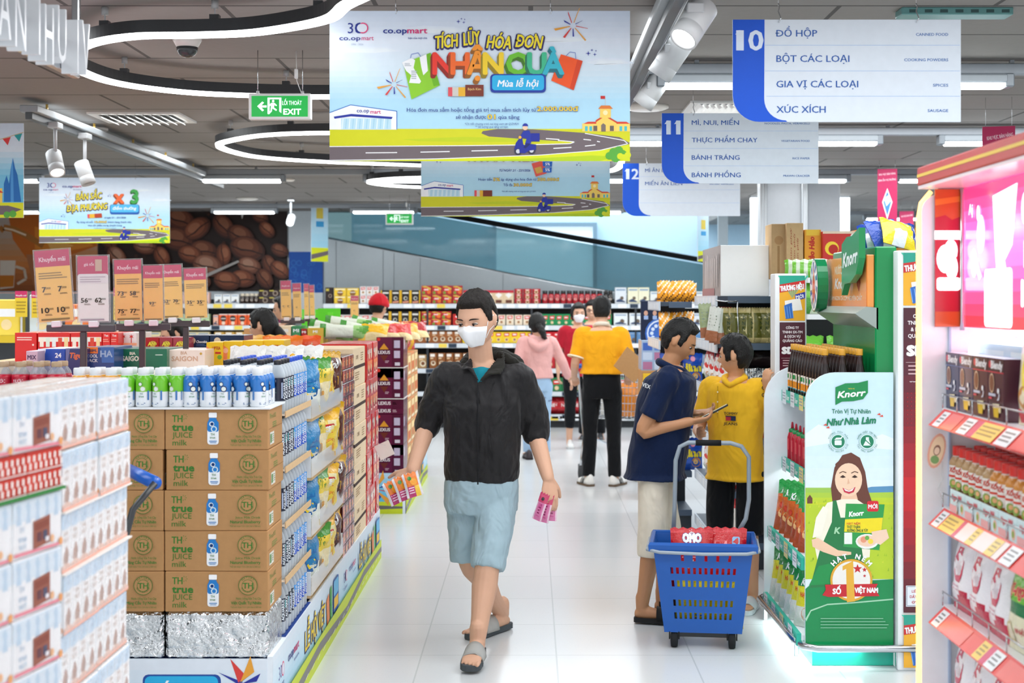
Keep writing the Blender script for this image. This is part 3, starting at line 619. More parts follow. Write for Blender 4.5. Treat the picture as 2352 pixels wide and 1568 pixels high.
p.poly([(1870,520),(1870,400),(1888,345),(1905,400),(1915,300),(1930,230),(1945,300),(1960,340),(1985,520)],0x1e6cb8);p.poly([(1915,520),(1915,300),(1930,230),(1936,520)],0x4a97d8)
p.rect(1700,430,1860,530,0xf2cf62);p.poly([(1690,460),(1780,400),(1870,460)],0xd8402c);p.rect(0,525,2000,625,0xd9df20);p.poly([(0,545),(1900,545),(1990,570),(1900,605),(0,615)],0x6f6468)
for x,y,r in ((1890,605,22),(1930,600,24)):p.circ(x,y,r,0x57a83c,n=10)
m.build('printed_panel','print',t);hooks(t,w,a.z)
# narrow side-on banner near the blue panel and one by the side room
for x0,x1,y0,y1,Y,lab in ((715,748,440,600,17.0,'narrow light blue banner hanging edge-on beside the blue wall panel'),(1603,1632,480,600,13.2,'narrow pale banner hanging beside the slotted grey post')):
 a,b=P(x0,y0,Y),P(x1,y1,Y);t=thing('hanging_banner',lab,'banner',(a.x,Y,a.z),radians(50));w=(b.x-a.x)/cos(radians(50));h=a.z-b.z
 m=M();m.box(0,0,-h,w,.006,0,0xd9e6f0);p=Pr(m,(0,0,0),(1,0,0),(0,0,1),w/100);hh=h/w*100
 p.grad(0,0,100,hh*.8,((208,222,238),(190,222,238),(160,214,236)),8);p.rect(0,hh*.8,100,hh,0xd9df20);p.poly([(0,hh*.9),(100,hh*.84),(100,hh*.9),(0,hh*.97)],0x6f6468)
 p.rect(30,hh*.2,70,hh*.38,0xd9c24a);p.rect(28,hh*.42,74,hh*.5,0x3a9ad2);m.build('printed_panel','print',t)
 m=M();m.tube([(w/2,0,-.01),(w/2,0,ZC-a.z-.001)],.0015,0x9aa0a6,5);m.build('hanging_wire','chrome',t)
# aisle signs 10, 11, 12
def aisle_sign(x0,y0,x1,num,rows,lab):
 Y=5.2*524/(x1-x0);a,b=P(x0,y0,Y),P(x1,y0,Y);w=b.x-a.x;u=w/1290;hh=578
 t=thing('aisle_sign',lab,'aisle sign',(a+b)/2)
 arc=lambda cx,cy,r,a0,a1:[(cx+r*cos(radians(a0+(a1-a0)*k/8)),cy+r*sin(radians(a0+(a1-a0)*k/8))) for k in range(9)]
 m=M();out=[(0,0)]+[(x,y) for x,y in arc(150,hh-150,150,180,90)]+[(1290,hh),(1290,0)]
 m.prism([((x-645)*u,-y*u) for x,y in out],.01,0xd6dfe8,(0,.01,0),(1,0,0),(0,0,1));
 p=Pr(m,(-w/2,-.0001,0),(1,0,0),(0,0,1),u,eps=.0001)
 p.poly([(0,0)]+arc(150,hh-150,150,180,90)+[(310,hh)]+arc(300,hh-130,122,90,180)+[(180,0)],0x0050c8)
 if num=='10':p.text('1',24,172,112,0xd8e4f4,b=.04,w=34);p.poly([(14,84),(34,60),(44,60),(44,84)],0xd8e4f4);p.text('0',92,172,112,0xd8e4f4,b=.035,w=78)
 else:
   for i,ch in enumerate(num):
    x=22+80*i
    if ch=='1':p.text('1',x+20,172,112,0xd8e4f4,b=.04,w=28);p.poly([(x,90),(x+20,60),(x+34,60),(x+34,84)],0xd8e4f4)
    else:p.text(ch,x,172,112,0xd8e4f4,b=.035,w=72)
 for k in (144,289,432):p.rect(182 if k<430 else 190,k,1284,k+2.5,0xa9c4e8)
 for k,(vi,wv,en,we) in enumerate(rows):
  y=96+k*143.5;p.text(vi,247,y,38,0x1a55a5,b=.016,w=wv);
  if en:p.text(en,1218,y-4,16,0x3a6db0,'r',.012,w=we)
 m.build('sign_board','print',t);
 for s in (-.30,.304):
  m=M();m.tube([(s*w,-.004,-.012),(s*w+.008,-.008,.004),(s*w,0,.03),(s*w+.004,0,.045),(s*w,0,.06)],.0022,0x6a6f74,5);m.tube([(s*w,0,.05),(s*w,0,ZC-a.z-.001)],.001,0xb0b4b8,5);m.build('hook_wire','chrome',t)
aisle_sign(1683,45,2207,'10',(('ĐỒ HỘP',230,'CANNED FOOD',182),('BỘT CÁC LOẠI',412,'COOKING POWDERS',248),('GIA VỊ CÁC LOẠI',462,'SPICES',86),('XÚC XÍCH',278,'SAUSAGE',116)),'aisle sign numbered 10, nearest and largest of the blue and white signs')
aisle_sign(1520,260,1880,'11',(('MÌ, NUI, MIẾN',388,'NOODLES, PASTA, VERMICELLI',372),('THỰC PHẨM CHAY',540,'VEGETARIAN FOOD',235),('BÁNH TRÁNG',393,'RICE PAPER',142),('BÁNH PHỒNG',402,'PRAWN CRACKER',218)),'aisle sign numbered 11, hanging behind the nearest aisle sign')
aisle_sign(1430,375,1700,'12',(('MÌ ĂN LIỀN',300,'INSTANT NOODLES',215),('MIẾN ĂN LIỀN',408,'INSTANT VERMICELLI',262)),'aisle sign numbered 12, smallest and farthest of the blue and white signs')
# exit signs
def exit_sign(x0,x1,y0,y1,Y,lab):
 a,b=P(x0,y0,Y),P(x1,y1,Y);w=b.x-a.x;h=a.z-b.z;t=thing('exit_sign',lab,'exit sign',((a.x+b.x)/2,Y,a.z))
 m=M();m.box(-w/2,-.012,-h,w/2,.03,0,0xe6e6e4,.004);m.build('housing','plastic',t)
 m=M();u=w/144;p=Pr(m,(-w/2,-.0125,0),(1,0,0),(0,0,1),u);p.rect(7,6,137,54,0x0a9a3c);G=0x0a9a3c;S=0xe8fbf4
 p.poly([(20,30),(32,19),(36,22),(30,28),(42,28),(42,33),(30,33),(36,39),(32,42)],S)
 p.poly([(44,10),(76,10),(76,46),(71,42),(71,14),(49,14),(49,48),(44,48)],S)
 p.circ(57,18,3,S,n=10);p.poly([(53,22),(60,22),(66,28),(64,30),(60,27),(59,33),(66,38),(64,41),(55,35),(54,42),(47,49),(45,46),(51,40),(52,28),(48,31),(47,28)],S)
 p.text('LỐI THOÁT',78,27,9.5,S,b=.02,w=45);p.text('EXIT',81,49,13,S,b=.05,w=40)
 m.build('lit_panel','backlit',t)
 for s in (-.36,.36):
  m=M();m.tube([(s*w,0,-.002),(s*w,0,ZC-a.z-.001)],.0022,0xd0d2d4,5);m.box(s*w-.006,-.006,-.004,s*w+.006,.006,.012,0x9c9c9c);m.build('chain','chrome',t)
 m=M();m.tube([(.34*w,.012,0),(.3*w,.012,.03),(.26*w,.012,.06),(.25*w,.012,ZC-a.z-.001)],.002,0xe8e8e6,5);m.box(.25*w-.008,.004,.07,.25*w+.008,.02,.115,0xe8e8e6,.003);m.build('power_cord','plastic',t)
exit_sign(572,715,215,275,6.5,'green EXIT sign with running figure hanging left of the large banner')
exit_sign(886,949,489,516,15.5,'small far green EXIT sign in front of the escalator glass')
# red hanging banners on the far right
def red_banner(x0,x1,y0,y1,Y,lab,small=False):
 a,b=P(x0,y0,Y),P(x1,y1,Y);w=b.x-a.x;h=a.z-b.z;t=thing('hanging_banner',lab,'banner',((a.x+b.x)/2,Y,a.z),radians(-14))
 m=M();m.box(-w/2,0,-h,w/2,.006,0,0xb8285a);p=Pr(m,(-w/2,0,0),(1,0,0),(0,0,1),w/110)
 hu=h/w*110
 if not small:
  p.text('KHU VỰC BÁN HÀNG',55,34,11,0xf0c8d4,'c',.02,0,-4,92);p.text('BÌNH ỔN THỊ TRƯỜNG',55,68,11,0xf0c8d4,'c',.02,0,-4,96)
  p.poly([(55,110),(84,190),(55,290),(26,190)],0xe9eef4);p.poly([(55,128),(76,190),(55,268),(34,190)],0x4a86b8);p.poly([(36,170),(60,150),(74,186),(50,214)],0xdfe9f2)
 else:p.text('KHU VỰC BÁN HÀNG',60,42,13,0xf0c8d4,'c',.02,0,-8,88)
 m.build('printed_panel','print',t);m=M()
 for s in (-.4,.4):m.tube([(s*w,.003,-.005),(s*w,.003,ZC-a.z-.001)],.0012,0xc8c8c8,5)
 m.build('hanging_wire','chrome',t)
red_banner(2016,2060,388,545,11.6,'red hanging banner with pale diamond emblem above the shelf boxes')
red_banner(2258,2330,290,420,8.0,'red hanging banner rising behind the red shop display roof',True)
red_banner(2066,2098,485,530,16.4,'small dark red banner farther back beside the diamond banner',True)
# chrome frame with white block letters at upper left, running towards us
xL=-1.47;t=thing('letter_sign','chrome frame with white block letters seen edge-on in the upper corner','sign',(xL,4.6,2.2))
m=M();z1,z0=P(175,118,4.6).z-2.2,P(175,172,4.6).z-2.2
m.box(-.012,-.012,z0,.012,.012,ZC-2.2-.001,0xc8ccd0,.003)
for z in (z1,z0):m.box(-.012,-1.6,z-.012,.012,0,z+.012,0xc8ccd0,.003)
m.box(-.012,-1.62,z0,.012,-1.596,ZC-2.2-.001,0xc8ccd0,.003);m.build('chrome_frame','chrome',t)
for k,ch in enumerate('VIUHINAM'):
 m=M();vs,fs,gw=glyph(ch,0);hh=.17;dpt=.05
 y0=-.06-.115*k-hh*gw*.55;q=[(v[0]*hh*.55,v[1]*hh) for v in vs]
 # front and back faces plus side walls from the boundary edges
 ed={}
 for f in fs:
  for i in range(len(f)):e=(f[i],f[(i+1) % len(f)]);ed[e]=ed.get(e,0)+1
 side=[e for e in ed if (e[1],e[0]) not in ed];n=len(q);zz=z0-.015-R.choice((0,.01,.02))
 A=[(.014+dpt,y0+a,zz+b) for a,b in q]+[(.014,y0+a,zz+b) for a,b in q]
 m.add(A,[tuple(f) for f in fs]+[tuple(i+n for i in f)[::-1] for f in fs]+[(b,a,a+n,b+n) for a,b in side],0xe6eaee);m.build('block_letter','plastic',t)
# ================= left side: milk stack, first island, second island =================
R.seed(21)
# ---- near stack of milk cartons, shrink-wrapped in fours ----
pw,pd,ph=.100,.262,.135
def milk_pack():
 m=boxm(pw,pd,ph,0xf1f3f5,.004);f,r,l,b,t=faces(m,pw,pd,ph)
 for q in (r,l):
  for k in range(4):
   x=k*6.55
   q.rect(x+.1,.1,x+6.45,3.6,0xbfdaf0);q.l-=1
   q.poly([(x+1,3.8),(x+2.5,1.2),(x+4,.4),(x+5.2,1.8),(x+4.6,3.8)],0xa3c8e6);q.l-=1
   q.text('TH',x+3.2,2.6,.9,0x6f96b8,'c',.02);q.text('true',x+3.2,5.2,1.2,0xcdb3a8,'c',.02);q.text('NUT',x+3.2,6.8,1.1,0xd6bcb0,'c',.02);q.l-=3
   q.poly([(x+1.3,11.4),(x+1.8,9.6),(x+3.4,7.6),(x+4.4,8.2),(x+4.0,10.2),(x+3.2,11.6)],0xa46c4e);q.l-=1;q.poly([(x+2.9,11.6),(x+3.9,9.3),(x+4.9,8.6),(x+5.1,10.2),(x+4.4,11.7)],0x8f5638);q.l-=1
   q.poly([(x+.4,12.1),(x+3,11.5),(x+6.1,12.1),(x+6.3,12.6),(x+.2,12.6)],0xe4b69f);q.l-=1
   q.rect(x+.05,0,x+.2,13.5,0xb9c3cc);q.l-=1
  q.l+=3;q.rect(0,12.5,26.2,13.5,0xe9b4a2)
 for q in (f,b):
  q.rect(.2,.2,9.8,4,0xd2e5f3)
  for x in (2.2,5.0,7.6):q.poly([(x-1,4.2),(x-.3,2.6),(x-.8,1.2),(x+.2,.4),(x+.9,1.6),(x+.6,3),(x+1.1,4.2)],0xaecfe8);q.l-=1
  q.l+=1;q.text('TH',1.6,6.2,1.1,0xa8c2dc,'c',.02);q.text('true',1.8,8,1.3,0x9fbedb,'c',.02);q.text('NUT',1.8,9.6,1.1,0xb2c8dc,'c',.02)
  q.poly([(4.0,6.2),(9.0,5.4),(9.0,11.4),(4.0,12)],0x96594a);q.poly([(4.6,6.9),(8.4,6.3),(8.4,8.0),(4.6,8.5)],0x7a3f34);q.rect(5.2,8.9,6.4,10.8,0xcfd3dc);q.rect(6.8,8.8,8.0,10.7,0x5a4a58);q.line([(4.4,11.2),(8.6,10.8)],.3,0xe4c6a8)
  q.poly([(.2,11.8),(9.8,12.4),(9.8,12.9),(.2,12.9)],0xe88f92);q.circ(9.2,12.2,.8,0xe2a06a,n=10);q.rect(0,12.9,10,13.5,0xeef0f2)
 for k in range(4):
  for x in (2.6,7.4):t.poly([(x-1.6,k*6.55+1),(x+1.6,k*6.55+.8),(x+1.2,k*6.55+5.6),(x-1.2,k*6.55+5.6)],0xe9c4b4);t.l-=1
 for x in (2.4,7.2):t.circ(x,25.4,1.3,0xd9835a,n=10,a0=180,a1=360);t.l-=1
 return m
film=M();film.box(-pw/2-.0012,-pd/2-.0012,0,pw/2+.0012,pd/2+.0012,ph+.0012,WHITE,.006)
K=Kind('milk_carton_pack','milk pack','shrink-wrapped milk packs in the near stack',('cartons',milk_pack(),'print'),('shrink_film',film,'clear_film'))
redm=boxm(.108,.157,.0435,0xd8402c,.003);f,r,l,b,t=faces(redm,.108,.157,.0435)
for q,w in ((f,10.8),(r,15.7)):
 q.rect(0,0,w,.5,0xb8322a)
 for k in range(int(w/2.2)):q.rect(.5+2.2*k,.8,1.5+2.2*k,2.2,0xf1e6e0);q.rect(1.1+2.2*k,2.4,2.1+2.2*k,3.8,0xf1e6e0)
 q.rect(0,4.1,w,4.35,0xf1e6e0)
KR=Kind('carton','carton','red checked cartons in the milk stack',('carton',redm,'print'))
X1,Y1,Z1=-1.052,3.2,1.376
for k in range(10):
 z=Z1-ph*(k+1)-.0045*k
 if z<0:break
 for i in range(2):
  for j in range(2):
   dx=R.uniform(-.004,.004)-(.0 if k % 2 else .004)
   x,y=X1-pw/2-i*(pw+.004)+dx,Y1+pd/2+j*(pd+.003)
   K.put((x,y,z),'shrink-wrapped milk pack, %s tier%s, %s column from the aisle, %s row' % ('top' if k==0 else ordn(k),'' if k==0 else ' down',ORD[i],('front','back')[j]))
 if k in (1,2,5):
  m=M();m.box(X1-2*pw-.02,Y1-.004,z-.0045,X1+.006,Y1+2*pd+.008,z-.0003,0xeceae6);tag(m.build('divider_sheet','card'),'white cardboard sheet between milk tiers, %s one from the top' % {1:'first',2:'second',5:'third'}[k],'cardboard sheet')
nw,nd,nh=.10,.214,.1235
def near_pack():
 m=boxm(nw,nd,nh,0xf3f4f6,.004);f,r,l,b,t=faces(m,nw,nd,nh)
 for q,w in ((r,21.4),(f,10)):
  q.rect(.2,.2,w-.2,4.6,0xd6e7f4)
  for x in (2.4,6.4,10.4,14.6,18.6):
   if x<w-1:q.poly([(x-1,5.2),(x-.4,3),(x-1,1.4),(x+.2,.4),(x+1.1,1.8),(x+.7,3.4),(x+1.3,5.2)],0xb3d0e8);q.l-=1
  q.l+=1
  if w>15:
   q.text('TH',2.6,6.8,1.2,0xa8c2dc,'l',.02);q.text('true',2.4,8.8,1.4,0x9fbedb,'l',.02);q.text('NUT',2.6,10.4,1.1,0xb2c8dc,'l',.02)
   q.poly([(8.4,5.2),(15.8,4.6),(15.8,10.6),(8.4,11.2)],0x9a5c4c);q.poly([(9.2,5.8),(15,5.4),(15,6.9),(9.2,7.3)],0x8a4a3c);q.rect(10,7.8,12,9.8,0x6a4048);q.rect(12.6,7.7,14.4,9.7,0x53526a);q.rect(13.6,9.2,15.2,10.2,0xe4e0e4);q.circ(16.6,10,.9,0xe6b48a,n=10)
  q.poly([(.2,10.9),(w-.2,11.4),(w-.2,12),(.2,11.6)],0xe58a98);q.circ(w-1,11.2,.9,0xe7a468,n=10)
 for k in range(4):
  for x in (2.6,7.4):t.poly([(x-1.6,k*5.3+.6),(x+1.6,k*5.3+.5),(x+1.2,k*5.3+4.4),(x-1.2,k*5.3+4.4)],0xe9c4b4);t.l-=1
 return m
film=M();film.box(-nw/2-.0012,-nd/2-.0012,0,nw/2+.0012,nd/2+.0012,nh+.0012,WHITE,.006)
KN=Kind('milk_carton_pack','milk pack','shrink-wrapped milk packs in the near stack',('cartons',near_pack(),'print'),('shrink_film',film,'clear_film'))
an=-math.atan(.153);ux=V((.153,1,0)).normalized();nx_=V((ux.y,-ux.x,0));O=V((-1.046,3.172,0));z=1.381;k=0
def nput(kind,i,j,z,lab,hw,hd):c=O-ux*(hd/2+i*(hd+.004))-nx_*(hw/2+j*(hw+.004));kind.put((c.x,c.y,z),lab,rz=an)
while z>.13:
 if k==1:
  for q in range(2):
   z-=.0445
   for i in range(3):nput(KR,i,0,z,'red and white checked carton, %s layer, %s along the near stack' % (('upper','lower')[q],ORD[i]),.108,.157)
  m=M();c=O-ux*.24-nx_*.056;m.box(-.064,-.245,-.006,.064,.245,0,0x3f8a4a);o=m.build('green_tray','card',None,(c.x,c.y,z-.001),(0,0,an));tag(o,'thin green tray under the red checked cartons','tray');z-=.008
 else:
  z-=nh+.0018
  for i in range(2):
   for j in range(2):nput(KN,i,j,z,'white milk pack with brown patch, %s tier from top, %s along, %s column' % (ORD[k],ORD[i],ORD[j]),nw,nd)
 k+=1
m=M();c=O-ux*.22-nx_*.1;m.box(-.12,-.24,0,.12,.24,z-.001,0xcdb08a);tag(m.build('pallet','card',None,(c.x,c.y,0),(0,0,an)),'low pallet block under the near milk stack','pallet')
# ---- trolley waiting behind the milk stack ----
def trolley(loc,rz,lab,hc=0x1c5fc0,metal='chrome',fc=0xb7bbbf):
 """wire trolley, handle at -Y end, 0.55 wide, 0.9 long"""
 t=thing('shopping_trolley',lab,'shopping trolley',loc,rz)
 m=M();m.tube([(-.27,-.05,1.0),(0,-.05,1.0),(.27,-.05,1.0)],.021,hc,12);m.build('handle','plastic',t)
 for s in (-1,1):
  m=M();m.tube([(.27*s,-.05,1.0),(.27*s,.02,.92),(.27*s,.10,.62),(.25*s,.12,.36),(.25*s,.06,.22),(.25*s,.02,.12)],.011,fc,8);m.tube([(.25*s,.12,.36),(.22*s,.5,.30),(.2*s,.86,.22),(.2*s,.88,.12)],.011,fc,8);m.build('side_frame',metal,t)
 m=M()
 def ring(z,k):
  x,y0,y1=.25-.04*k,.06+.06*k,.92-.10*k;return [(-x,y0,z),(x,y0,z),(x*.86,y1,z),(-x*.86,y1,z)]
 for i in range(7):z=.95-.07*i;m.tube(ring(z,i/6),.0035 if i else .006,fc,5,loop=True)
 for i in range(15):
  u=i/14;a,b=ring(.95,0),ring(.53,1)
  for e in range(4):
   p0=V(a[e]).lerp(V(a[(e+1) % 4]),u);p1=V(b[e]).lerp(V(b[(e+1) % 4]),u);m.tube([p0,p1],.002,fc,4)
 b=ring(.53,1)
 for i in range(11):u=i/10;m.tube([V(b[0]).lerp(V(b[1]),u),V(b[3]).lerp(V(b[2]),u)],.002,fc,4)
 m.build('wire_basket',metal,t)
 for x,y in ((-.25,.02),(.25,.02),(-.2,.88),(.2,.88)):
  m=M();T=Matrix.Translation((x,y+.02,.062)) @ Matrix.Rotation(pi/2,4,'Y');m.lathe([(.03,-.016),(.06,-.014),(.062,0),(.06,.014),(.03,.016)],18,0x4a4c4e,T);m.box(x-.024,y,.06,x-.018,y+.04,.13,0x8d9195);m.box(x+.018,y,.06,x+.024,y+.04,.13,0x8d9195);m.box(x-.024,y,.12,x+.024,y+.04,.135,0x8d9195);m.build('caster','rubber',t)
 return t
trolley((-1.36,4.72,0),radians(118),'shopping trolley with blue handle standing behind the near milk stack',metal='plastic',fc=0x3a3d40)
# ---- first island: plinth with printed skirting ----
XI,YA,YB,XB=-.925,5.1,8.72,-2.95
t=thing('promotion_island','long promotion island with printed sky-blue skirting, nearest the camera','display island',((XI+XB)/2,YA,0));LT=t.location.copy()
def isl(m,name,mt='print'):o=m.build(name,mt,t);o.location=-LT;return o
m=M();m.box(XB,YA+.02,0,XI-.02,YB,.285,0x27468f);isl(m,'plinth','paint')
def skirt_art(p,L,z):
 """L metres long in cm, 30 cm high"""
 n=L*100;p.grad(0,0,n,20,((222,232,242),(206,228,242),(170,216,238)),8)
 q=0
 while q<n-150:
  p.text('30',q+12,12,5,NAVY,b=.0);p.circ(q+21,9.6,2.8,0xe0447c,n=16);p.circ(q+21,9.6,2.2,0xdde6f2,n=16);p.text('co.opmart',q+10,15.5,2,NAVY,b=.01,w=13)
  p.text('co.op',q+32,10,3.4,NAVY,b=.03,w=12);p.text('mart',q+45,10,3.4,0xd4166e,b=.03,w=12);p.text('bạn của mọi nhà',q+57,13,1.2,NAVY,'r')
  for i,(w_,x) in enumerate((('LỄ',72),('HỘI',88),('VIỆT',108))):p.text(w_,q+x-.4,16.2,8,0x2a2260,b=.1,w=(12,16,20)[i]);p.text(w_,q+x,16,8,0xf3d22a,b=.04,w=(12,16,20)[i])
  p.poly([(q+132,8),(q+140,6),(q+142,18),(q+134,20)],0xf08a4a);p.poly([(q+143,5),(q+149,4),(q+150,18),(q+144,19)],0x4ba84a)
  p.rrect(q+154,3,q+172,19,2,0x1d5aac);p.rrect(q+155,4,q+171,11,1.5,0x6bbde8);p.rect(q+156,12,q+170,17,0xf3c22a)
  q+=180
 z0=p.l
 p.rect(0,18.5,n,30,0xc9d92a,8);p.poly([(0,25),(n*.3,21),(n*.55,24.5),(n*.75,20.5),(n,23),(n,26),(n*.75,24),(n*.55,28),(n*.3,25),(0,29)],0x7c7a78)
 q=4
 while q<n:p.line([(q,26.4),(q+7,25.6)],.4,WHITE);q+=16
m=M();m.box(XI-.02,YA,0,XI,YB,.30,0xe6eef5);p=Pr(m,(XI,YA,.30),(0,1,0),(0,0,1),.01);skirt_art(p,YB-YA,0);isl(m,'side_skirting')
m=M();m.box(XB,YA-.004,0,XI-.02,YA+.016,.29,0xdbe7f1);p=Pr(m,(XI-.42,YA-.004,.29),(1,0,0),(0,0,1),.01)
p.grad(-30,0,40,29,((226,233,242),(206,228,242),(190,222,240)),8);p.rrect(-4.5,5.2,23.5,29,2,0x1d4a9c);p.rrect(-3.8,5.8,22.5,28,2,0x2ab0e2);p.text('Sắm quà',9.5,14,5,WHITE,'c',.03,.2,w=22);firework(p,30,9,.04);isl(m,'front_skirting')
m=M();m.box(XB,YA+.34,.285,XI-.36,YB-.02,1.10,0xd9c2a2);tag(m.build('stock_block','card'),'plain cardboard stock block filling the middle of the first island','cardboard box')
m=M();m.box(XB,5.45,1.101,XI-.40,6.25,1.25,0xec7f9c,.004);tag(m.build('pink_box','print'),'wide flat pink-topped box behind the small drink bottles','box')
# juice-milk cartons (brown) and foil boxes
bw,bd,bh=.371,.285,.1445
def juice_carton(flav,vn,en):
 m=boxm(bw,bd,bh,0xb58a5c,.003);f,r,l,b,t=faces(m,bw,bd,bh);G=0x3d7a35
 f.text('TH',2.6,4.5,2.5,G,b=.03,w=3.6)
 for k in range(7):a=k*.9;f.poly([(7.0+.4*cos(a),2.6+.4*sin(a)),(7.0+1.0*cos(a-.12),2.6+1.0*sin(a-.12)),(7.0+1.1*cos(a+.12),2.6+1.1*sin(a+.12))],G);f.l-=1
 f.l+=1;f.text('true',2.6,7.6,2.6,G,b=.05,w=7.4);f.text('JUICE',2.6,10.1,2.0,G,b=-1,w=7.2);f.text('milk',2.7,12.9,2.1,G,b=-1,w=5.2)
 f.rrect(15.7,1.1,18.6,2.9,.3,WHITE);f.poly([(15.4,4.4),(16,3),(18.3,3),(18.9,4.4)],flav);f.rrect(15.2,4.2,19.3,12.6,1,0xeef2f6);f.rrect(15.2,4.1,19.3,8,.8,flav);f.circ(16.8,5.2,.9,0xdbe9f2);f.circ(16.9,5.2,.6,0x1d3c74);f.circ(17.6,7,1.1,0xcfe3ee);f.circ(17.6,7,.7,flav)
 f.text('TH',17.1,9.3,.8,G,'c',.02);f.text('true',17.1,10.4,.8,G,'c',.02);f.rect(15.9,11.2,18.7,11.5,0x4a86c0);f.rect(16.2,11.8,18.4,12.0,0x4a86c0)
 f.circ(29.8,5,3.4,G,n=30);f.circ(29.8,5,3.2,0xb58a5c,n=30);f.circ(29.8,5,2.2,G,n=30);f.circ(29.8,5,2.05,0xb58a5c,n=30);f.text('TH',29.8,6,2,G,'c',.03)
 for txt,aa in (('NATURE',-90),('GUARANTEED',90)):
  n=len(txt)
  for i,ch in enumerate(txt):
   a=aa+(i-(n-1)/2)*(17 if aa<0 else -15);f.text(ch,29.8+2.55*cos(radians(a))+(0 if aa<0 else 0),5+2.55*sin(radians(a)),.62,G,'c',0,0,a+90 if aa<0 else a-90);f.l-=1
 f.text(vn,34.6,10,.8,G,'r',.012,w=9);f.text(en,34.6,11.7,1.05,G,'r',.03,w=10.8);f.text('Thể tích thực: 7,2 L (24 chai x 300 ml)',34.6,13,.55,G,'r',0,w=11)
 r.text('TH',2.6,3.6,1.8,0x6f8a4a,b=.03,w=3);r.text('true JUICE',6,3.6,1.6,0x6f8a4a,b=.0,w=9);r.lines(8,5.2,18,7.4,3,0x6f8a4a);r.rect(3,8.6,11,13,0xd8d6cc);r.rect(3.6,9.2,6.4,12.4,0x5f8a52);r.lines(7,9.4,10.6,12.4,4,0x7a8a72);r.rect(0,7.1,28.5,7.25,0x8a6238)
 return m
KB=Kind('drink_carton','carton','brown juice milk cartons at the island front',('carton',juice_carton(0x2f7fc8,'Juice Milk Drink','Natural Blueberry'),'card'))
KB2=Kind('drink_carton','carton','brown juice milk cartons at the island front',('carton',juice_carton(0x2f7fc8,'Nước Uống Sữa Trái Cây','Việt Quất Tự Nhiên'),'card'))
KC=Kind('drink_carton','carton','brown juice milk cartons at the island front',('carton',juice_carton(0x62b23a,'Nước Uống Sữa Trái Cây','Mãng Cầu Tự Nhiên'),'card'))
fo=M();n=14
fo.box(-bw/2,-bd/2,0,bw/2,bd/2,.172,0xdfe2e4,.012)
KF=Kind('foil_box','box','foil-wrapped boxes under the brown cartons',('box',fo,'foil'))
zb=.286;xr=-.943-bw/2;xl=xr-bw-.006;yb=YA+.012+bd/2
for x,nm in ((xr,'aisle-side'),(xl,'inner'),(xl-bw-.006,'innermost')):
 KF.put((x,yb,zb),'silver foil-wrapped box at the bottom of the %s carton column' % nm)
 for k in range(5):
  kk=KC if x<xr-.1 else (KB2 if k in (0,3,4) else KB)
  kk.put((x+R.uniform(-.004,.004),yb,zb+.173+k*(bh+.001)),'brown juice milk carton, %s from the bottom of the %s column' % (ORD[k],nm),rz=radians(R.uniform(-.5,.5)))
zt=zb+.173+5*(bh+.001)
m=M();m.box(xl-bw*1.5-.01,YA,zt,-.935,YA+bd+.03,zt+.006,0xe9edf0);tag(m.build('divider_sheet','card'),'white cardboard sheet on the brown cartons under the small bottles','cardboard sheet')
zt+=.006
def small_bottle(top,fruit,sec):
 r=.029;prof=[(.024,0),(r,.004),(r,.022),(r,.040),(r,.056),(r*.99,.092),(r*.9,.104),(r*.72,.114),(r*.62,.118)]
 m=bottle(prof,[0xe8edf1,0xe8edf1,0xe9eef3,0xeaeff4,top,top,top,0xe4ecf0],18);p=Pr(m,(0,0,0),(1,0,0),(0,0,1),.01,fn=wrapfn(r,-pi/2),eps=.0003)
 for a in (0,6.2,12.4):
  p.circ(a-.1,-8.3,.85,fruit,n=12);p.circ(a-.1,-8.3,.6,0xe6eee8,n=12);p.circ(a+.8,-6.6,1.15,sec,n=12);p.circ(a+.8,-6.6,.8,0xe4ecea,n=12)
  p.text('TH',a+.3,-4.6,.55,0x4f8a6a,'c',.02);p.text('true',a+.3,-3.6,.75,0x5f9a7a,'c',.02);p.rect(a-1.3,-1.6,a+1.7,-1.35,0x5a7aa8);p.rect(a-1.3,-1.15,a+1.2,-.95,0x7a92b4);p.rect(a+2.4,-6,a+3,-2.6,0x3f78b8)
 c=M();c.lathe([(.0195,.117),(.0205,.119),(.0205,.137),(.0185,.141)],18,0xe9edf0);return m,c
b1=small_bottle(0x2b76c4,0x1f3c74,0x263a66);b2=small_bottle(0x6fc52c,0x4a9a20,0x9ccf5a);b3=small_bottle(0xe9a41e,0xd98512,0xf2c24a)
KBL=Kind('drink_bottle','bottle','small blueberry drink bottles on the brown cartons',('body',b1[0],'print_gloss'),('cap',b1[1],'plastic'))
KGR=Kind('drink_bottle','bottle','small green drink bottles on the brown cartons',('body',b2[0],'print_gloss'),('cap',b2[1],'plastic'))
KYE=Kind('drink_bottle','bottle','small yellow drink bottles on the brown cartons',('body',b3[0],'print_gloss'),('cap',b3[1],'plastic'))
for kk,x0,n,nm in ((KBL,439,5,'blue and white'),(KGR,292,4,'green and white'),(KYE,182,3,'yellow')):
 for j in range(4):
  for i in range(n):
   if kk is not KBL and j>1:continue
   p=P(x0+(38.3 if n>3 else 37)*i,0,5.15)
   kk.put((p.x,5.15+.0605*j,zt),'small %s drink bottle with white cap, %s from left, %s row on cartons' % (nm,ORD[i],('front','second','third','back')[j]),rz=R.uniform(-.9,.9) if i or j else .2)
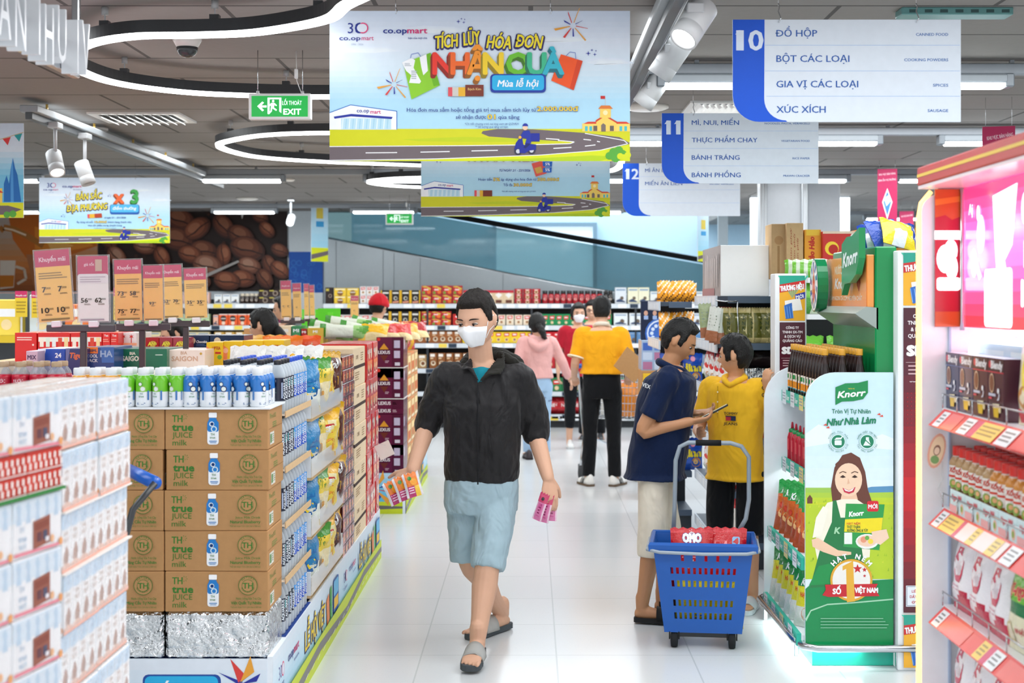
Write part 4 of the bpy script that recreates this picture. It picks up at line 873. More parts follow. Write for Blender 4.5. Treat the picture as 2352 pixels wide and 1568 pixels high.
# red juice bottles with cork-coloured caps, left end
rb=bottle([(.03,0),(.0335,.005),(.0335,.108),(.032,.118)],[0xb01530,0xb01530,0xc01a36],16);p=Pr(rb,(0,0,0),(1,0,0),(0,0,1),.01,fn=wrapfn(.033));p.text('NƯỚC',0,-8.8,1.2,0xe9c9d0,'c',.02,w=3.6)
nk=M();nk.lathe([(.032,.118),(.029,.128),(.02,.14),(.017,.146)],16,0xd9dde0,caps=(0,0));ck=M();ck.lathe([(.0185,.144),(.019,.146),(.019,.16),(.017,.163)],16,0xb59a7a)
KRB=Kind('juice_bottle','bottle','red juice bottles behind the milk stack',('body',rb,'print_gloss'),('neck',nk,'smoky'),('cap',ck,'plastic'))
for j in range(2):
 for i in range(4):KRB.put((P(5+41*i,0,5.15).x,5.16+.068*j,zt),'red juice bottle with cork-coloured cap, %s from left, %s row behind the milk stack' % (ORD[i],('front','back')[j]))
# ---- aisle side of the island: sports drink bottles on cardboard trays ----
def aqua(dark):
 r=.0315;L1,L2=(0x1c2238,0x2a4aa0) if dark else (0x2d55c0,0x4f9ae0)
 b=bottle([(.026,0),(r,.006),(r*.97,.02),(r,.034),(r,.05),(r-.0004,.06),(r-.0004,.13),(r,.138),(r*.98,.150),(r*.8,.168),(.018,.182),(.0125,.188)],0xcfdae1,14)
 lb=M();lb.lathe([(r+.0003,.05),(r+.0003,.094),(r+.0003,.138)],14,[L1,L1 if dark else L2],caps=(0,0));p=Pr(lb,(0,0,0),(1,0,0),(0,0,1),.01,fn=wrapfn(r,-.35),eps=.0006)
 for a in (0,6.6,13.2):p.text('AQUARIUS',a+.5,-5.4,1.3,0xe9f0f6,'l',.03,0,-90,8);p.rect(a+1.0,-13.2,a+1.5,-10.2,0x7fe0e0 if dark else 0xbfe4f6);p.rect(a-1.8,-12,a-1.2,-6,0xaab8d4)
 c=M();c.lathe([(.0135,.186),(.0142,.188),(.0142,.203),(.0132,.205)],14,0x24262c if dark else 0x2a55c8);return ('body',b,'plastic'),('label',lb,'print_gloss'),('cap',c,'plastic')
mat('bottle_clear',0xe6eef4,rough=.12,clear=((.92,.95,.97),.30,.75))
AQD=aqua(True);AQL=aqua(False);AQD=(('body',AQD[0][1],'bottle_clear'),)+AQD[1:];AQL=(('body',AQL[0][1],'bottle_clear'),)+AQL[1:]
KAD=Kind('sports_drink_bottle','bottle','sports drink bottles on the island side',*AQD);KAL=Kind('sports_drink_bottle','bottle','sports drink bottles on the island side',*AQL)
for k in range(5):
 z=.302+.2105*k
 for j in range(1 if k<4 else 4):
  for i in range(9):
   dark=i<4
   (KAD if dark else KAL).put((XI-.045-.0645*j,5.445+.0645*i,z),'sports drink bottle with %s label, %s from the front, %s tier%s' % ('navy' if dark else 'blue',ORD[i],('lowest','second','third','fourth','top')[k],'' if k<4 else ', %s row back' % ORD[j]),rz=R.uniform(-.25,.25))
 m=M();m.box(XI-.36,5.40,z-.005,XI-.006,6.02,z-.0005,0xeadfce if k else 0x27468f);
 if k:m.box(XI-.008,5.40,z-.012,XI-.004,6.02,z+.012,0xd9b78c)
 tag(m.build('bottle_tray','card'),'cardboard tray under the sports drink bottles, %s tier' % ('lowest','second','third','fourth','top')[k],'tray')
# bottle column core so the trays rest on something
m=M();m.box(XI-.36,5.42,.286,XI-.09,6.0,1.13,0xcfd6da);tag(m.build('tray_support','card'),'grey cardboard core behind the sports drink bottles','cardboard box')
# ---- bags in clear-fronted trays ----
def bag_teal(u,v):return 0x2a7fb4 if v<.45+.18*sin(u*3) else (0xd9c79a if v>.86 else 0xdfe4d8)
def bag_green(u,v):return 0x4f9a3a if v<.2 else (0xf0d24a if v<.42 else (0xf3e3b4 if abs(u-.5)<.3 else 0xd9e8e4))
def bag_yellow(u,v):return 0xf2b81e if v<.16 or v>.9 else (0xf7d64a if (u+v) % 1<.75 else 0xf4e7b0)
def bag_gold(u,v):return 0xd9a51a if abs(u-.5)>.3 or v<.15 else 0x5a2a1c
def bag_mix(u,v):return 0xf2e9d6 if v>.3 else 0xe8a13a
KBG=[]
for nm,cf,sd in (('teal',bag_teal,3),('green',bag_green,5),('yellow',bag_yellow,9),('gold',bag_gold,14)):
 m,p=pouch(.235,.255,.095,cf,12,16,seed=sd,wr=.3)
 if nm=='teal':p.rrect(-4.2,-13,3.6,-6.4,1,0x1c5c9c);p.line([(3.6,-11.5),(5.2,-11),(5.2,-8.5),(3.6,-8)],.8,0x1c5c9c);p.line([(-2.6,-10),(-.6,-8),(2.4,-12)],1.0,0xf3d22a);p.rect(-3,-16.4,5,-14.6,0x1f68a8)
 if nm=='green':p.text('VN',0,-17,4,0xf3d22a,'c',.06,.2,out=0x1f7a3a);p.circ(0,-9,4,0xf7eec8);p.circ(1,-8,2.2,0xe3a03a)
 if nm=='yellow':p.rrect(-6,-19,4,-14,1,0xd8302c);p.text('CF',-1,-15.4,2.6,WHITE,'c',.05);p.circ(2,-8,3.6,0xe89a2c);p.circ(-3,-6,2,0xc9d24a)
 if nm=='gold':p.text('Phố',0,-17,3.6,WHITE,'c',.06,.2);p.rrect(-4,-13,4,-5,.6,0xd9a51a);p.rrect(-3.3,-12.4,3.3,-5.6,.5,0x4a2016);p.text('3',0,-7,3.4,0xf0a03a,'c',.06)
 KBG.append((nm,Kind('snack_bag','bag','bags in the clear-fronted island trays',('bag',m,'film'))))
LN={'teal':'teal bag with blue mug','green':'green and yellow bag','yellow':'bright yellow bag','gold':'brown and gold foil bag'}
for k in range(4):
 z=.325+.25*k;tn=('lowest','second','third','top')[k]
 t2=thing('bag_tray','clear-fronted wooden tray holding bags on the island side, %s tier' % tn,'tray',(XI-.12,6.53,z),group=None)
 m=M();m.box(-.14,-.50,-.012,.116,.52,0,0xd9b98a);m.box(-.15,-.50,-.012,-.14,.52,.2,0xcdb08a);
 for y in (-.50,.51):m.box(-.14,y,0,.112,y+.008,.10,0xe9eef0)
 m.build('tray_base','card',t2)
 m=M();m.box(.112,-.50,-.01,.116,.52,.078,WHITE);m.build('acrylic_front','clear',t2)
 for y in (-.17,.17):m=M();m.box(-.1,y,0,.11,y+.004,.11,WHITE);m.build('acrylic_divider','smoky',t2)
 for j in range(2):
  for i,(nm,kk) in enumerate(KBG):
   if k==0 and j==1:continue
   y=6.53-.36+.24*i+R.uniform(-.015,.015);x=XI-.068-.08*j;
   kk.put((x,y,z+.012),'%s, %s in the %s island tray' % (LN[nm],'front' if j==0 else 'back',tn),rz=radians(62)+R.uniform(-.2,.2),rx=radians(R.uniform(-4,10)),ry=radians(R.uniform(-6,6)),sc=(1,1,R.uniform(.90,.97)))
m=M();m.box(XI-.37,6.02,.286,XI-.275,7.04,1.3,0xcbb595);tag(m.build('tray_support','card'),'brown cardboard core behind the bag trays','cardboard box')
# loose bags on top
# ---- box columns at the far end of the first island ----
def col_box(w,d,h,body,art,mt='print'):m=boxm(w,d,h,body,.003);fs=faces(m,w,d,h);art(*fs);return m
def a_dark(f,r,l,b,t):
 for q,w in ((f,24),(r,45)):
  for k in range(int(w/11)):q.rect(k*11.2+.3,.4,k*11.2+10.6,6.2,(0xb02a2a,0x6a1a22)[k % 2]);q.circ(k*11.2+3.4,3.2,2,0xe87a3a,n=10);q.text('G7',k*11.2+7.4,4.6,2.4,0xf3d9a0,'c',.04)
K1=Kind('coffee_box','box','dark red coffee boxes at the island end',('box',col_box(.24,.45,.0665,0x4a1418,a_dark),'print_gloss'))
def a_beige(f,r,l,b,t):
 for q,w in ((f,26),(r,52)):q.rect(0,9.4,w,11.2,0x4a3a34);q.text('COFFEE',w*.3,6,2,0x8a6a4a,'c',.02);q.lines(w*.6,3,w*.85,8,4,0xa88a66);q.lines(w*.12,13,w*.5,18,4,0xa88a66)
K2=Kind('beige_carton','carton','beige cartons at the island end',('carton',col_box(.26,.52,.206,0xefd7b4,a_beige),'card'))
def a_red(f,r,l,b,t):
 for q,w in ((f,27),(r,16)):
  q.rect(.3,.3,w-.3,19,0xd42a2a);q.rect(.8,2,w*.45,8,0xb81e22);q.circ(w*.68,6,min(3,w*.2),0xf3e2c8);q.text('NES',w*.3,5.8,2.2,WHITE,'c',.04,w=w*.36);q.rect(w*.1,10,w*.9,14.5,0xf07a3a);q.circ(w*.5,14.5,2.6,0x7a3a1c);q.circ(w*.5,14.2,2,0xe9d0a0);q.rect(w*.2,17.2,w*.6,18.2,0xf3d9c8)
K3=Kind('red_coffee_pack','box','red coffee packs at the far end of the first island',('box',col_box(.27,.158,.208,0xc9232a,a_red),'print_gloss'))
for k in range(15):K1.put((XI-.128+R.uniform(-.004,.004),7.28,.287+.0672*k),'flat dark red coffee box on the island side, %s from the bottom' % ORD[k])
K1.put((XI-.40,7.28,1.101),'flat dark red coffee box lying behind the coffee box column')
for k in range(5):K2.put((XI-.138+R.uniform(-.006,.004),7.775,.287+.2068*k),'beige carton with dark strap on the island side, %s from the bottom' % ORD[k])
for k in range(5):
 for i in range(4):K3.put((XI-.142+R.uniform(-.006,.006),8.13+.160*i,.287+.2085*k),'red coffee pack, %s level, %s from the front at the island far end' % (ORD[k],ORD[i]))
m=M();m.box(XI-.30,8.04,1.331,XI-.002,8.70,1.334,WHITE)
# white price card hanging from a clear arm on the red packs
t2=thing('price_card','white blank card on a clear arm sticking out from the red packs','price card',P(886,1030,8.3))
m=M();m.box(-.055,-.002,-.05,.035,.002,.04,0xf3f1ec,T=Matrix.Rotation(radians(-25),4,'Y'));m.build('card','print',t2);m=M();m.tube([(-.09,.05,.0),(-.05,0,.03),(0,0,.02)],.003,0xd8dcde,6);m.build('clip_arm','clear',t2)
# small boxes lying along the top of the island side
def lay(nm,cat,grp,w,d,h,body,txt,tc,places,lab,y0=0,mt='print'):
 m=boxm(w,d,h,body,.002);f,r,l,b,t=faces(m,w,d,h)
 for q,ww in ((f,w*100),(r,d*100)):
  if txt:q.text(txt,ww/2,h*62,h*30,tc,'c',.03,w=min(ww*.82,h*30*len(txt)*.8))
 k=Kind(nm,cat,grp,('box',m,mt))
 for i,(x,y,z) in enumerate(places):k.put((x,y,z),lab % ORD[i],rz=R.uniform(-.03,.03))
 return k
lay('coffee_box','box','brown coffee boxes on the island top',.17,.1,.045,0x7a2f1c,'KING COFFEE',0xf0d9a0,[(P(675+42*i,0,7.3).x-.03,7.12+.06*i,1.30) for i in range(2)],'brown coffee box with yellow top lying on the island, %s of two')
# ================= goods in the middle of the islands, price stands, second island, left gondola =================
R.seed(33)
def px_box(x0,x1,y0,y1,Y,d,body,art,nm,cat,grp,lab,mt='print',rz=0,zb=None):
 """one box whose front face fills the given patch of the photo at depth Y"""
 a,b=P(x0,y0,Y),P(x1,y1,Y);w,h=b.x-a.x,(a.z-(b.z if zb is None else zb))
 m=boxm(w,d,h,body,.002);f,r,l,bb,t=faces(m,w,d,h);art(f,w*100,(a.z-b.z)*100,t,r,l,d*100)
 o=m.build(nm,mt,None,((a.x+b.x)/2,Y+d/2,a.z-h),(0,0,rz));return tag(o,lab,cat,grp)
def art_txt(txt,tc,band=None,hh=.34):
 def f(p,w,h,t,r,l,d):
  if band is not None:p.rect(0,0,w,h*.22,band);p.rect(0,h*.9,w,h,band)
  for i,s in enumerate(txt):p.text(s,w/2,h*(.5+.4*i) if len(txt)>1 else h*.66,h*hh,tc,'c',.04,w=min(w*.75,h*hh*len(s)*.85))
 return f
G1='boxes stacked in the middle of the first island'
ZP=1.10   # top of the core
px_box(60,86,806,835,6.5,.25,0xc9b2c4,art_txt(('MIX',),0x4a3a5a),'drink_case','box',G1,'lilac drink case behind the red juice bottles',zb=1.101)
px_box(87,150,801,833,6.6,.3,0x1f4db0,lambda p,w,h,t,r,l,d:(p.text('24',w*.74,h*.62,h*.32,WHITE,'c',.05),p.poly([(0,0),(w*.3,0),(w*.24,h*.5),(0,h*.6)],0xdfe6f0),p.circ(w*.15,h*.3,h*.16,0xd08a4a),t.rect(1,1,w-1,d-1,0xdfe6f0)),'beer_case','box',G1,'blue and white beer case marked 24 behind the red bottles','print_gloss',zb=1.101)
px_box(151,199,800,833,6.5,.3,0x2c3568,lambda p,w,h,t,r,l,d:(p.text('Tiger',w*.55,h*.66,h*.36,0xd86a3a,'c',.05,.2,w=w*.7),p.poly([(0,0),(w*.2,0),(w*.1,h),(0,h)],0x6a6f9c),p.poly([(w*.85,0),(w,0),(w,h),(w*.9,h)],0x5a4a8c)),'beer_case','box',G1,'purple-navy beer case with orange lettering beside the first sign pole','print_gloss',zb=1.101)
px_box(200,262,797,833,6.55,.3,0x2a4a86,lambda p,w,h,t,r,l,d:(p.rect(0,0,w*.4,h*.4,0xf07a22),p.text('250ML',w*.2,h*.3,h*.17,0x2a3050,'c',.04,w=w*.34),p.text('COOL',w*.2,h*.66,h*.2,0xd9dce4,'c',.05,w=w*.38),p.text('PACK',w*.2,h*.95,h*.2,0xd9dce4,'c',.05,w=w*.38),p.poly([(w*.5,0),(w,0),(w,h),(w*.55,h)],0x3a6ab0),p.text('HA',w*.72,h*.62,h*.4,0x9ab4d4,'c',.05)),'beer_case','box',G1,'navy case with orange 250ML corner behind the second stand pole','print_gloss',zb=1.101)
px_box(264,383,801,833,6.7,.32,0x13694c,lambda p,w,h,t,r,l,d:(p.text('BIA',w*.34,h*.42,h*.2,0xe9e6d4,'c',.05),p.text('SAIGON',w*.34,h*.86,h*.34,0xe9e6d4,'c',.06,w=w*.4),p.rect(w*.78,h*.4,w*.92,h*.46,0xcfe0d4),p.poly([(0,0),(w*.12,0),(w*.04,h),(0,h)],0x0d4a36)),'beer_case','box',G1,'dark green beer case with cream lettering on the island','print_gloss',zb=1.101)
px_box(385,470,803,833,6.75,.32,0xead9cf,lambda p,w,h,t,r,l,d:(p.text('BIA',w*.44,h*.36,h*.24,0xc9a48c,'c',.04),p.text('SAIGON',w*.46,h*.86,h*.36,0xd0a890,'c',.05,w=w*.7),p.circ(w*.9,h*.3,h*.1,0xc9a24a)),'beer_case','box',G1,'cream beer case beside the dark green one','print_gloss',zb=1.101)
# row behind: red cases and biscuit boxes on a second stock block
m=M();m.box(XB+.05,7.25,1.101,XI-.50,8.6,1.25,0xd5bd98);tag(m.build('stock_block','card'),'raised cardboard stock block under the red biscuit boxes','cardboard box')
def a_redcase(p,w,h,t,r,l,d):p.rect(w*.02,h*.3,w*.98,h*.62,0xf0ece4) if w>15 else p.lines(w*.1,h*.3,w*.9,h*.6,2,0xf7d9d0);[p.rect(w*(.06+.19*k),h*.34,w*(.06+.19*k)+w*.12,h*.98,(0xf3e9de,0xdcebe0,0xe9f0f4,0xd8452c,0xf3d9a0)[k]) for k in range(5)] if w>15 else p.circ(w*.84,h*.84,h*.07,0xf7d9d0)
for i,(x0,x1) in enumerate(((34,84),(87,161),(162,234))):
 px_box(x0,x1,764,797,7.5,.3,0xd8201f,a_redcase,'soda_case','box','red cases in the second row of the first island','bright red drink case in the second island row, %s from left' % ORD[i],'print_gloss',zb=1.251)
for i,(x0,x1) in enumerate(((235,253),(254,271))):px_box(x0,x1,764,793,7.5,.3,0xdf2b26,lambda p,w,h,t,r,l,d:(p.text('Tet',w*.5,h*.3,h*.16,WHITE,'c',.04),p.lines(w*.1,h*.5,w*.9,h*.8,2,0xf0a090)),'gift_box','box',None,'narrow bright red box beside the drink cases, %s of two' % ORD[i],'print_gloss',zb=1.251)
px_box(273,314,764,793,7.6,.3,0xe9e4e6,lambda p,w,h,t,r,l,d:[(p.line([(w*x,h*.9),(w*x,h*.3)],w*.05,0xc8302c),p.star(w*x,h*.3,h*.2,0xc8302c,6,.4)) for x in (.25,.7)]+[p.rect(0,h*.8,w,h,0xf3b08a)],'gift_box','box',None,'white gift box with red flower pattern behind the second sign pole','print_gloss',zb=1.251)
for i,(x0,x1,c) in enumerate(((333,365,0xb0181c),(366,396,0xa83a44),(397,429,0xb04450))):
 px_box(x0,x1,775,799,7.3,.25,c,lambda p,w,h,t,r,l,d:(p.circ(w*.55,h*.62,h*.3,0xd9b04a),p.text('Ahh',w*.52,h*.74,h*.34,0xf3e04a,'c',.06,.2,-6,w*.62,out=0x6a1a10)),'biscuit_box','box','red biscuit boxes in a row on the first island','red biscuit box with yellow script, %s from left in its row' % ORD[i],'print_gloss',zb=1.251)
for i,(x0,x1) in enumerate(((431,480),(482,560))):
 px_box(x0,x1,770,799,7.45,.25,0x15284c,lambda p,w,h,t,r,l,d:(p.circ(w*.22,h*.42,h*.26,0xd9c7ae),p.text('Chocobis',w*.66,h*.6,h*.2,0xe0e4ec,'c',.03,w=w*.5),p.lines(w*.4,h*.7,w*.9,h*.9,2,0x4a6aa0)),'biscuit_box','box','navy biscuit boxes in a row on the first island','navy chocolate biscuit box beside the red ones, %s of two' % ORD[i],'print_gloss',zb=1.251)
# yellow tea boxes in front of the woman's head
def a_tea(p,w,h,t,r,l,d):p.poly([(0,h*.2),(w*.25,h*.4),(w*.2,h),(0,h)],0xf08a5a);p.circ(w*.12,h*.5,h*.14,0xf4b8a0);p.rect(w*.55,h*.55,w*.9,h*.66,0xc8302c);p.circ(w*.82,h*.85,h*.13,0x7ab03a);p.text('LIPTEA',w*.62,h*.42,h*.18,0xb8401c,'c',.03,w=w*.5)
for i,(x0,x1,y0) in enumerate(((474,511,786),(513,556,784),(557,603,782),(604,652,781))):
 px_box(x0,x1,y0,826,6.95+.02*i,.2,0xf0c422,a_tea,'tea_box','box','yellow tea boxes on the island top','yellow tea box on the island top, %s from left' % ORD[i],'print',zb=1.101)
# white sachet packs lying in front of the tea boxes
for i in range(4):
 m,p=pouch(.17,.13,.05,lambda u,v:0xd9d9d6 if v<.75 else 0xe2a86a,8,8,seed=40+i,wr=.3);p.lines(-6,-9,6,-3,3,0xc9ccd0)
 o=m.build('sachet_pack','film',None,(P(565+42*i,0,6.5).x,6.5+.03*i,1.252 if i<9 else 1.3),(radians(-28),0,R.uniform(-.1,.1)));tag(o,'white sachet pack with orange edge on the island top, %s from left' % ORD[i],'sachet pack','white sachet packs behind the sports bottles')
m=M();m.box(XI-.85,6.3,1.101,XI-.385,6.85,1.25,0xe9e2d6,.004);tag(m.build('stock_block','card'),'pale low stock block under the white sachet packs','cardboard box')
# orange and yellow bags peeping over the island top
for i,(x,c,nm) in enumerate(((655,0xf07a22,'orange'),(690,0xe85a22,'deep orange'),(600,0xd9a23a,'amber'))):
 m,p=pouch(.24,.12,.07,lambda u,v:c,8,8,seed=60+i);p.lines(-8,-7,8,-3,2,0xf3d9a0)
 tag(m.build('snack_bag','film',None,(P(x,0,8.4).x,8.3+.1*i,1.251),(radians(-12),0,0)),'flat %s bag on the raised block of the first island' % nm,'bag')
# ---- price boards on dark stands along the island ----
def price_board(t,w,h,white,nums,tilt,x,y,z,rz):
 m=M();T=Matrix.Translation((x,y,z)) @ Matrix.Rotation(rz,4,'Z') @ Matrix.Rotation(tilt,4,'Y')
 m2=M();m2.box(-w/2,-.002,.012,w/2,.002,h,0xf6f2ee if white else 0xffd06c)
 p=Pr(m2,(-w/2,-.002,h),(1,0,0),(0,0,1),w/100);H=h/w*100
 if white:p.rrect(0,0,100,H*.3,3,0xd0356a);p.text('giá tốt',38,H*.14,9,0xf7d6e0,'c',.03);p.rect(58,H*.05,80,H*.22,0xd9b9a4);p.rrect(0,H*.26,100,H*.4,8,0xefe9ea)
 else:p.rect(0,0,100,H*.22,0xd0356a);p.text('Khuyến mãi',50,H*.15,13,0xf9dfe6,'c',.03,w=76)
 p.lines(8,H*.3,92,H*.4,3,0xa8884a if not white else 0xc0b4bc)
 k=len(nums);rows=(k+1)//2
 for i,n in enumerate(nums):
  cx=(28,74)[i % 2] if k>1 else 48;yy=H*(.56+.28*(i//2)) if rows>1 else H*.68
  p.text(n,cx-7,yy,15,0x3c3428,'c',.04,w=11*len(n));p.text('.000',cx+(5*len(n)),yy-8,6,0x3c3428,'c',.0,w=14);p.lines(cx-8,yy+4,cx+14,yy+9,2,0x6a5c44)
 p.lines(8,H*.92,92,H*.97,1,0x8a744a if not white else 0xa89ca4)
 c=M();c.box(-w/2-.006,-.004,.006,w/2+.006,-.0032,h+.006,WHITE);c.box(-w/2-.006,.0032,.006,w/2+.006,.004,h+.006,WHITE)
 for s in (-1,1):c.box(s*(w/2+.003)-.003,-.004,.006,s*(w/2+.003)+.003,.004,h+.006,WHITE)
 b=M();b.box(-.02,-.012,-.012,.02,.012,.014,0xe3dfe2,.003)
 s=c.build('acrylic_sleeve','clear_film',t);s.matrix_local=T;m2.build('price_sheet','print',s);b.build('clip','plastic',s)
def stand(px0,px1,py,pole,Y,lab,boards,zf):
 a,b=P(px0,py,Y),P(px1,py,Y);c=P(pole,py,Y);t=thing('price_stand',lab,'price sign',(c.x,Y,zf))
 m=M();m.box(a.x-c.x,-.012,c.z-zf-.018,b.x-c.x,.012,c.z-zf+.012,0x4a4348,.004);m.build('crossbar','plastic',t)
 m=M();m.box(-.013,-.010,.004,.013,.010,c.z-zf-.018,0x453d40,.003);m.box(-.06,-.05,0,.06,.05,.005,0x453d40,.002);m.build('pole','plastic',t)
 for x0,x1,y0,y1,white,nums,tilt in boards:
  q=P((x0+x1)/2,0,Y);w=(x1-x0)*Y/F;hh=(y1-y0)*Y/F;price_board(t,w*.97,hh,white,nums,tilt,q.x-c.x,-.014,c.z-zf+.014,0)
stand(108,266,752,192,5.9,'dark price stand with a tilted amber board and a white board',[(92,174,574,744,False,('7','7','10','10'),radians(4)*-1),(182,254,582,738,True,('56','62'),radians(-1))],1.251)
stand(266,392,749,327,6.35,'dark price stand with two overlapping amber promotion boards',[(267,331,593,738,False,('73','58','75','77'),radians(-1.5)),(332,378,604,736,False,('93',),radians(-1))],1.102)
stand(376,482,742,427,6.9,'dark price stand with the last two amber promotion boards',[(374,423,607,734,False,('52','70'),radians(-2)),(427,479,616,735,False,('35','35'),radians(-2))],1.102)
# second island stands
ZI2=1.30
stand(644,700,737,668,10.9,'far price stand with two narrow amber boards on the second island',[(647,671,645,733,False,('9','9'),radians(-1.5)),(675,694,648,730,False,('8',),radians(-2))],ZI2-.25)
stand(697,730,733,710,11.6,'farthest price stand with two thin boards beside the green sheet',[(700,711,650,727,False,('5',),radians(-1)),(713,724,652,726,False,('5',),radians(-2))],ZI2-.25)
stand(804,826,734,815,12.6,'single small amber board near the red cap, second island',[(806,824,681,732,False,('7',),0)],ZI2-.25)
# ---- second island ----
YC,YD=10.5,12.7
t=thing('promotion_island','second promotion island with printed sky-blue skirting, beyond the first','display island',((XI+XB)/2,YC,0));LT=t.location.copy()
m=M();m.box(XB,YC+.02,0,XI-.02,YD,.285,0x27468f);isl(m,'plinth','paint')
m=M();m.box(XI-.02,YC,0,XI,YD,.30,0xe6eef5);p=Pr(m,(XI,YC,.30),(0,1,0),(0,0,1),.01);skirt_art(p,YD-YC,0);isl(m,'side_skirting')
m=M();m.box(XB,YC-.004,0,XI-.02,YC+.016,.30,0x9fd4ec);p=Pr(m,(XI-.3,YC-.004,.30),(1,0,0),(0,0,1),.01);p.grad(-10,0,28,22,((190,218,236),(120,198,230),(90,190,228)),6);p.rect(-10,21,28,30,0xc9d92a);p.poly([(-10,23),(28,24.5),(28,26),(-10,27.5)],0x6a6866);firework(p,8,12,.07);p.poly([(18,6),(22,5),(23,18),(19,19)],0xf08a4a);isl(m,'front_skirting')
m=M();m.box(XB,YC+.36,.286,XI-.30,YD-.02,1.05,0xd5bd98);m.box(XB,YC+.02,.286,XI-.68,YC+.36,1.05,0xd5bd98);tag(m.build('stock_block','card'),'plain cardboard stock block inside the second island','cardboard box')
def a_lex(f,r,l,b,t):
 f.rect(0,0,11.4,30,0x5e1238);f.rect(11.5,0,20,30,0x4c0e2e);f.circ(1.6,1.6,1.3,0xd8302c,n=12)
 f.poly([(5.6,4.6),(9.0,9),(2.2,9)],0xd9942c);f.rect(1.2,9,10.4,13.2,0x4a0f2c);f.text('LEXUS',5.7,12.3,2.3,0xeadfe2,'c',.04,w=8.6);f.poly([(2.6,13.4),(8.8,13.4),(5.7,18)],0x6a2a20);f.lines(6.4,17.4,9.4,19.4,2,0xcaa8b4)
 f.rect(13,2.4,17.4,8,0xbdb2c8);f.rect(13,10,17.4,15.4,0xc4b8cc);f.rect(13.6,18.6,17.4,21,0xd0c8d2);f.l-=1
 r.rect(1,2,12,9,0xb9acc2);r.lines(14,3,30,18,5,0x8a4a6a)
KLX=Kind('biscuit_carton','carton','dark purple biscuit cartons on the second island',('carton',col_box(.20,.34,.222,0x571034,a_lex),'print_gloss'))
def a_lex2(f,r,l,b,t):f.text('LEXUS',6,4,2.4,0xeadfe2,'c',.04,w=9);f.lines(12,2.2,15,4.4,2,0xcaa8b4);f.poly([(0,2),(1,2.8),(0,3.6)],0xd9942c)
KL2=Kind('biscuit_carton','carton','dark purple biscuit cartons on the second island',('carton',col_box(.20,.34,.055,0x571034,a_lex2),'print_gloss'))
z=.287
for i,k in enumerate((KLX,KLX,KL2,KL2,KLX,KLX)):
 h=.223 if k is KLX else .056;k.put((XI-.115,YC+.18,z),'dark purple biscuit carton at the second island front, %s from the bottom' % ORD[i]);z+=h
 if i in (3,4):m=M();m.box(XI-.22,YC,z,XI-.01,YC+.36,z+.006,0xdfd9d4);tag(m.build('divider_sheet','card'),'white card sheet in the purple carton stack, %s one' % ('lower','upper')[i-3],'cardboard sheet');z+=.0065
for j in range(2):
 for k in range(4):KLX.put((XI-.115-.22*(j+1),YC+.18,.287+.223*k),'dark purple biscuit carton hidden behind the island corner, %s column, %s level' % (ORD[j],ORD[k]))
# aisle-side column goods on the second island: orange and yellow boxes, hanging bags
def a_or(f,r,l,b,t):
 for q,w in ((f,20),(r,30)):q.rect(w*.1,2,w*.9,7,0xf3d9a0);q.circ(w*.5,10,3,0xd8452c);q.rect(w*.1,14,w*.9,16,0xf3e3c0)
KO=Kind('snack_box','box','orange and tan boxes on the second island side',('box',col_box(.20,.30,.175,0xd98a4a,a_or),'print'));KO2=Kind('snack_box','box','orange and tan boxes on the second island side',('box',col_box(.20,.30,.175,0xc9a274,a_or),'card'))
for i in range(3):
 for k in range(5):(KO if (i+k) % 2 else KO2).put((XI-.115,YC+.53+.32*i,.287+.176*k),'%s snack box on the second island side, %s column, %s level' % (('tan','orange')[(i+k) % 2],ORD[i],ORD[k]))
kb=[]
for nm,c1,c2,sd in (('yellow',0xf2a81e,0xd8302c,80),('red',0xc8201f,0xf3c22a,81),('orange',0xf07a22,0xf3e3c0,82)):
 m,p=pouch(.2,.26,.09,lambda u,v:c1 if v<.62 or abs(u-.5)>.32 else c2,9,12,seed=sd,wr=.25);p.circ(0,-9,4,c2);p.text('A',0,-7.6,4,c1,'c',.05);kb.append((nm,Kind('snack_bag','bag','bags on the second island side',('bag',m,'film'))))
for i in range(5):
 for k in range(2):
  nm,q=kb[(i+k*2) % 3];q.put((XI-.10+.02*k,YC+.47+.2*i,1.168 if k else 1.168),'%s bag standing on the second island edge, %s from the front, %s' % (nm,ORD[i],('inner','outer')[k]),rz=pi/2-.5+R.uniform(-.3,.3),ry=0,rx=0,sc=.9) if k==0 else None
for i in range(6):
 nm,q=kb[i % 3];q.put((XI-.32,YC+.42+.19*i,1.168 if False else 1.051),'%s bag behind the edge bags on the second island, %s' % (nm,ORD[i]),rz=R.uniform(-.4,.4))
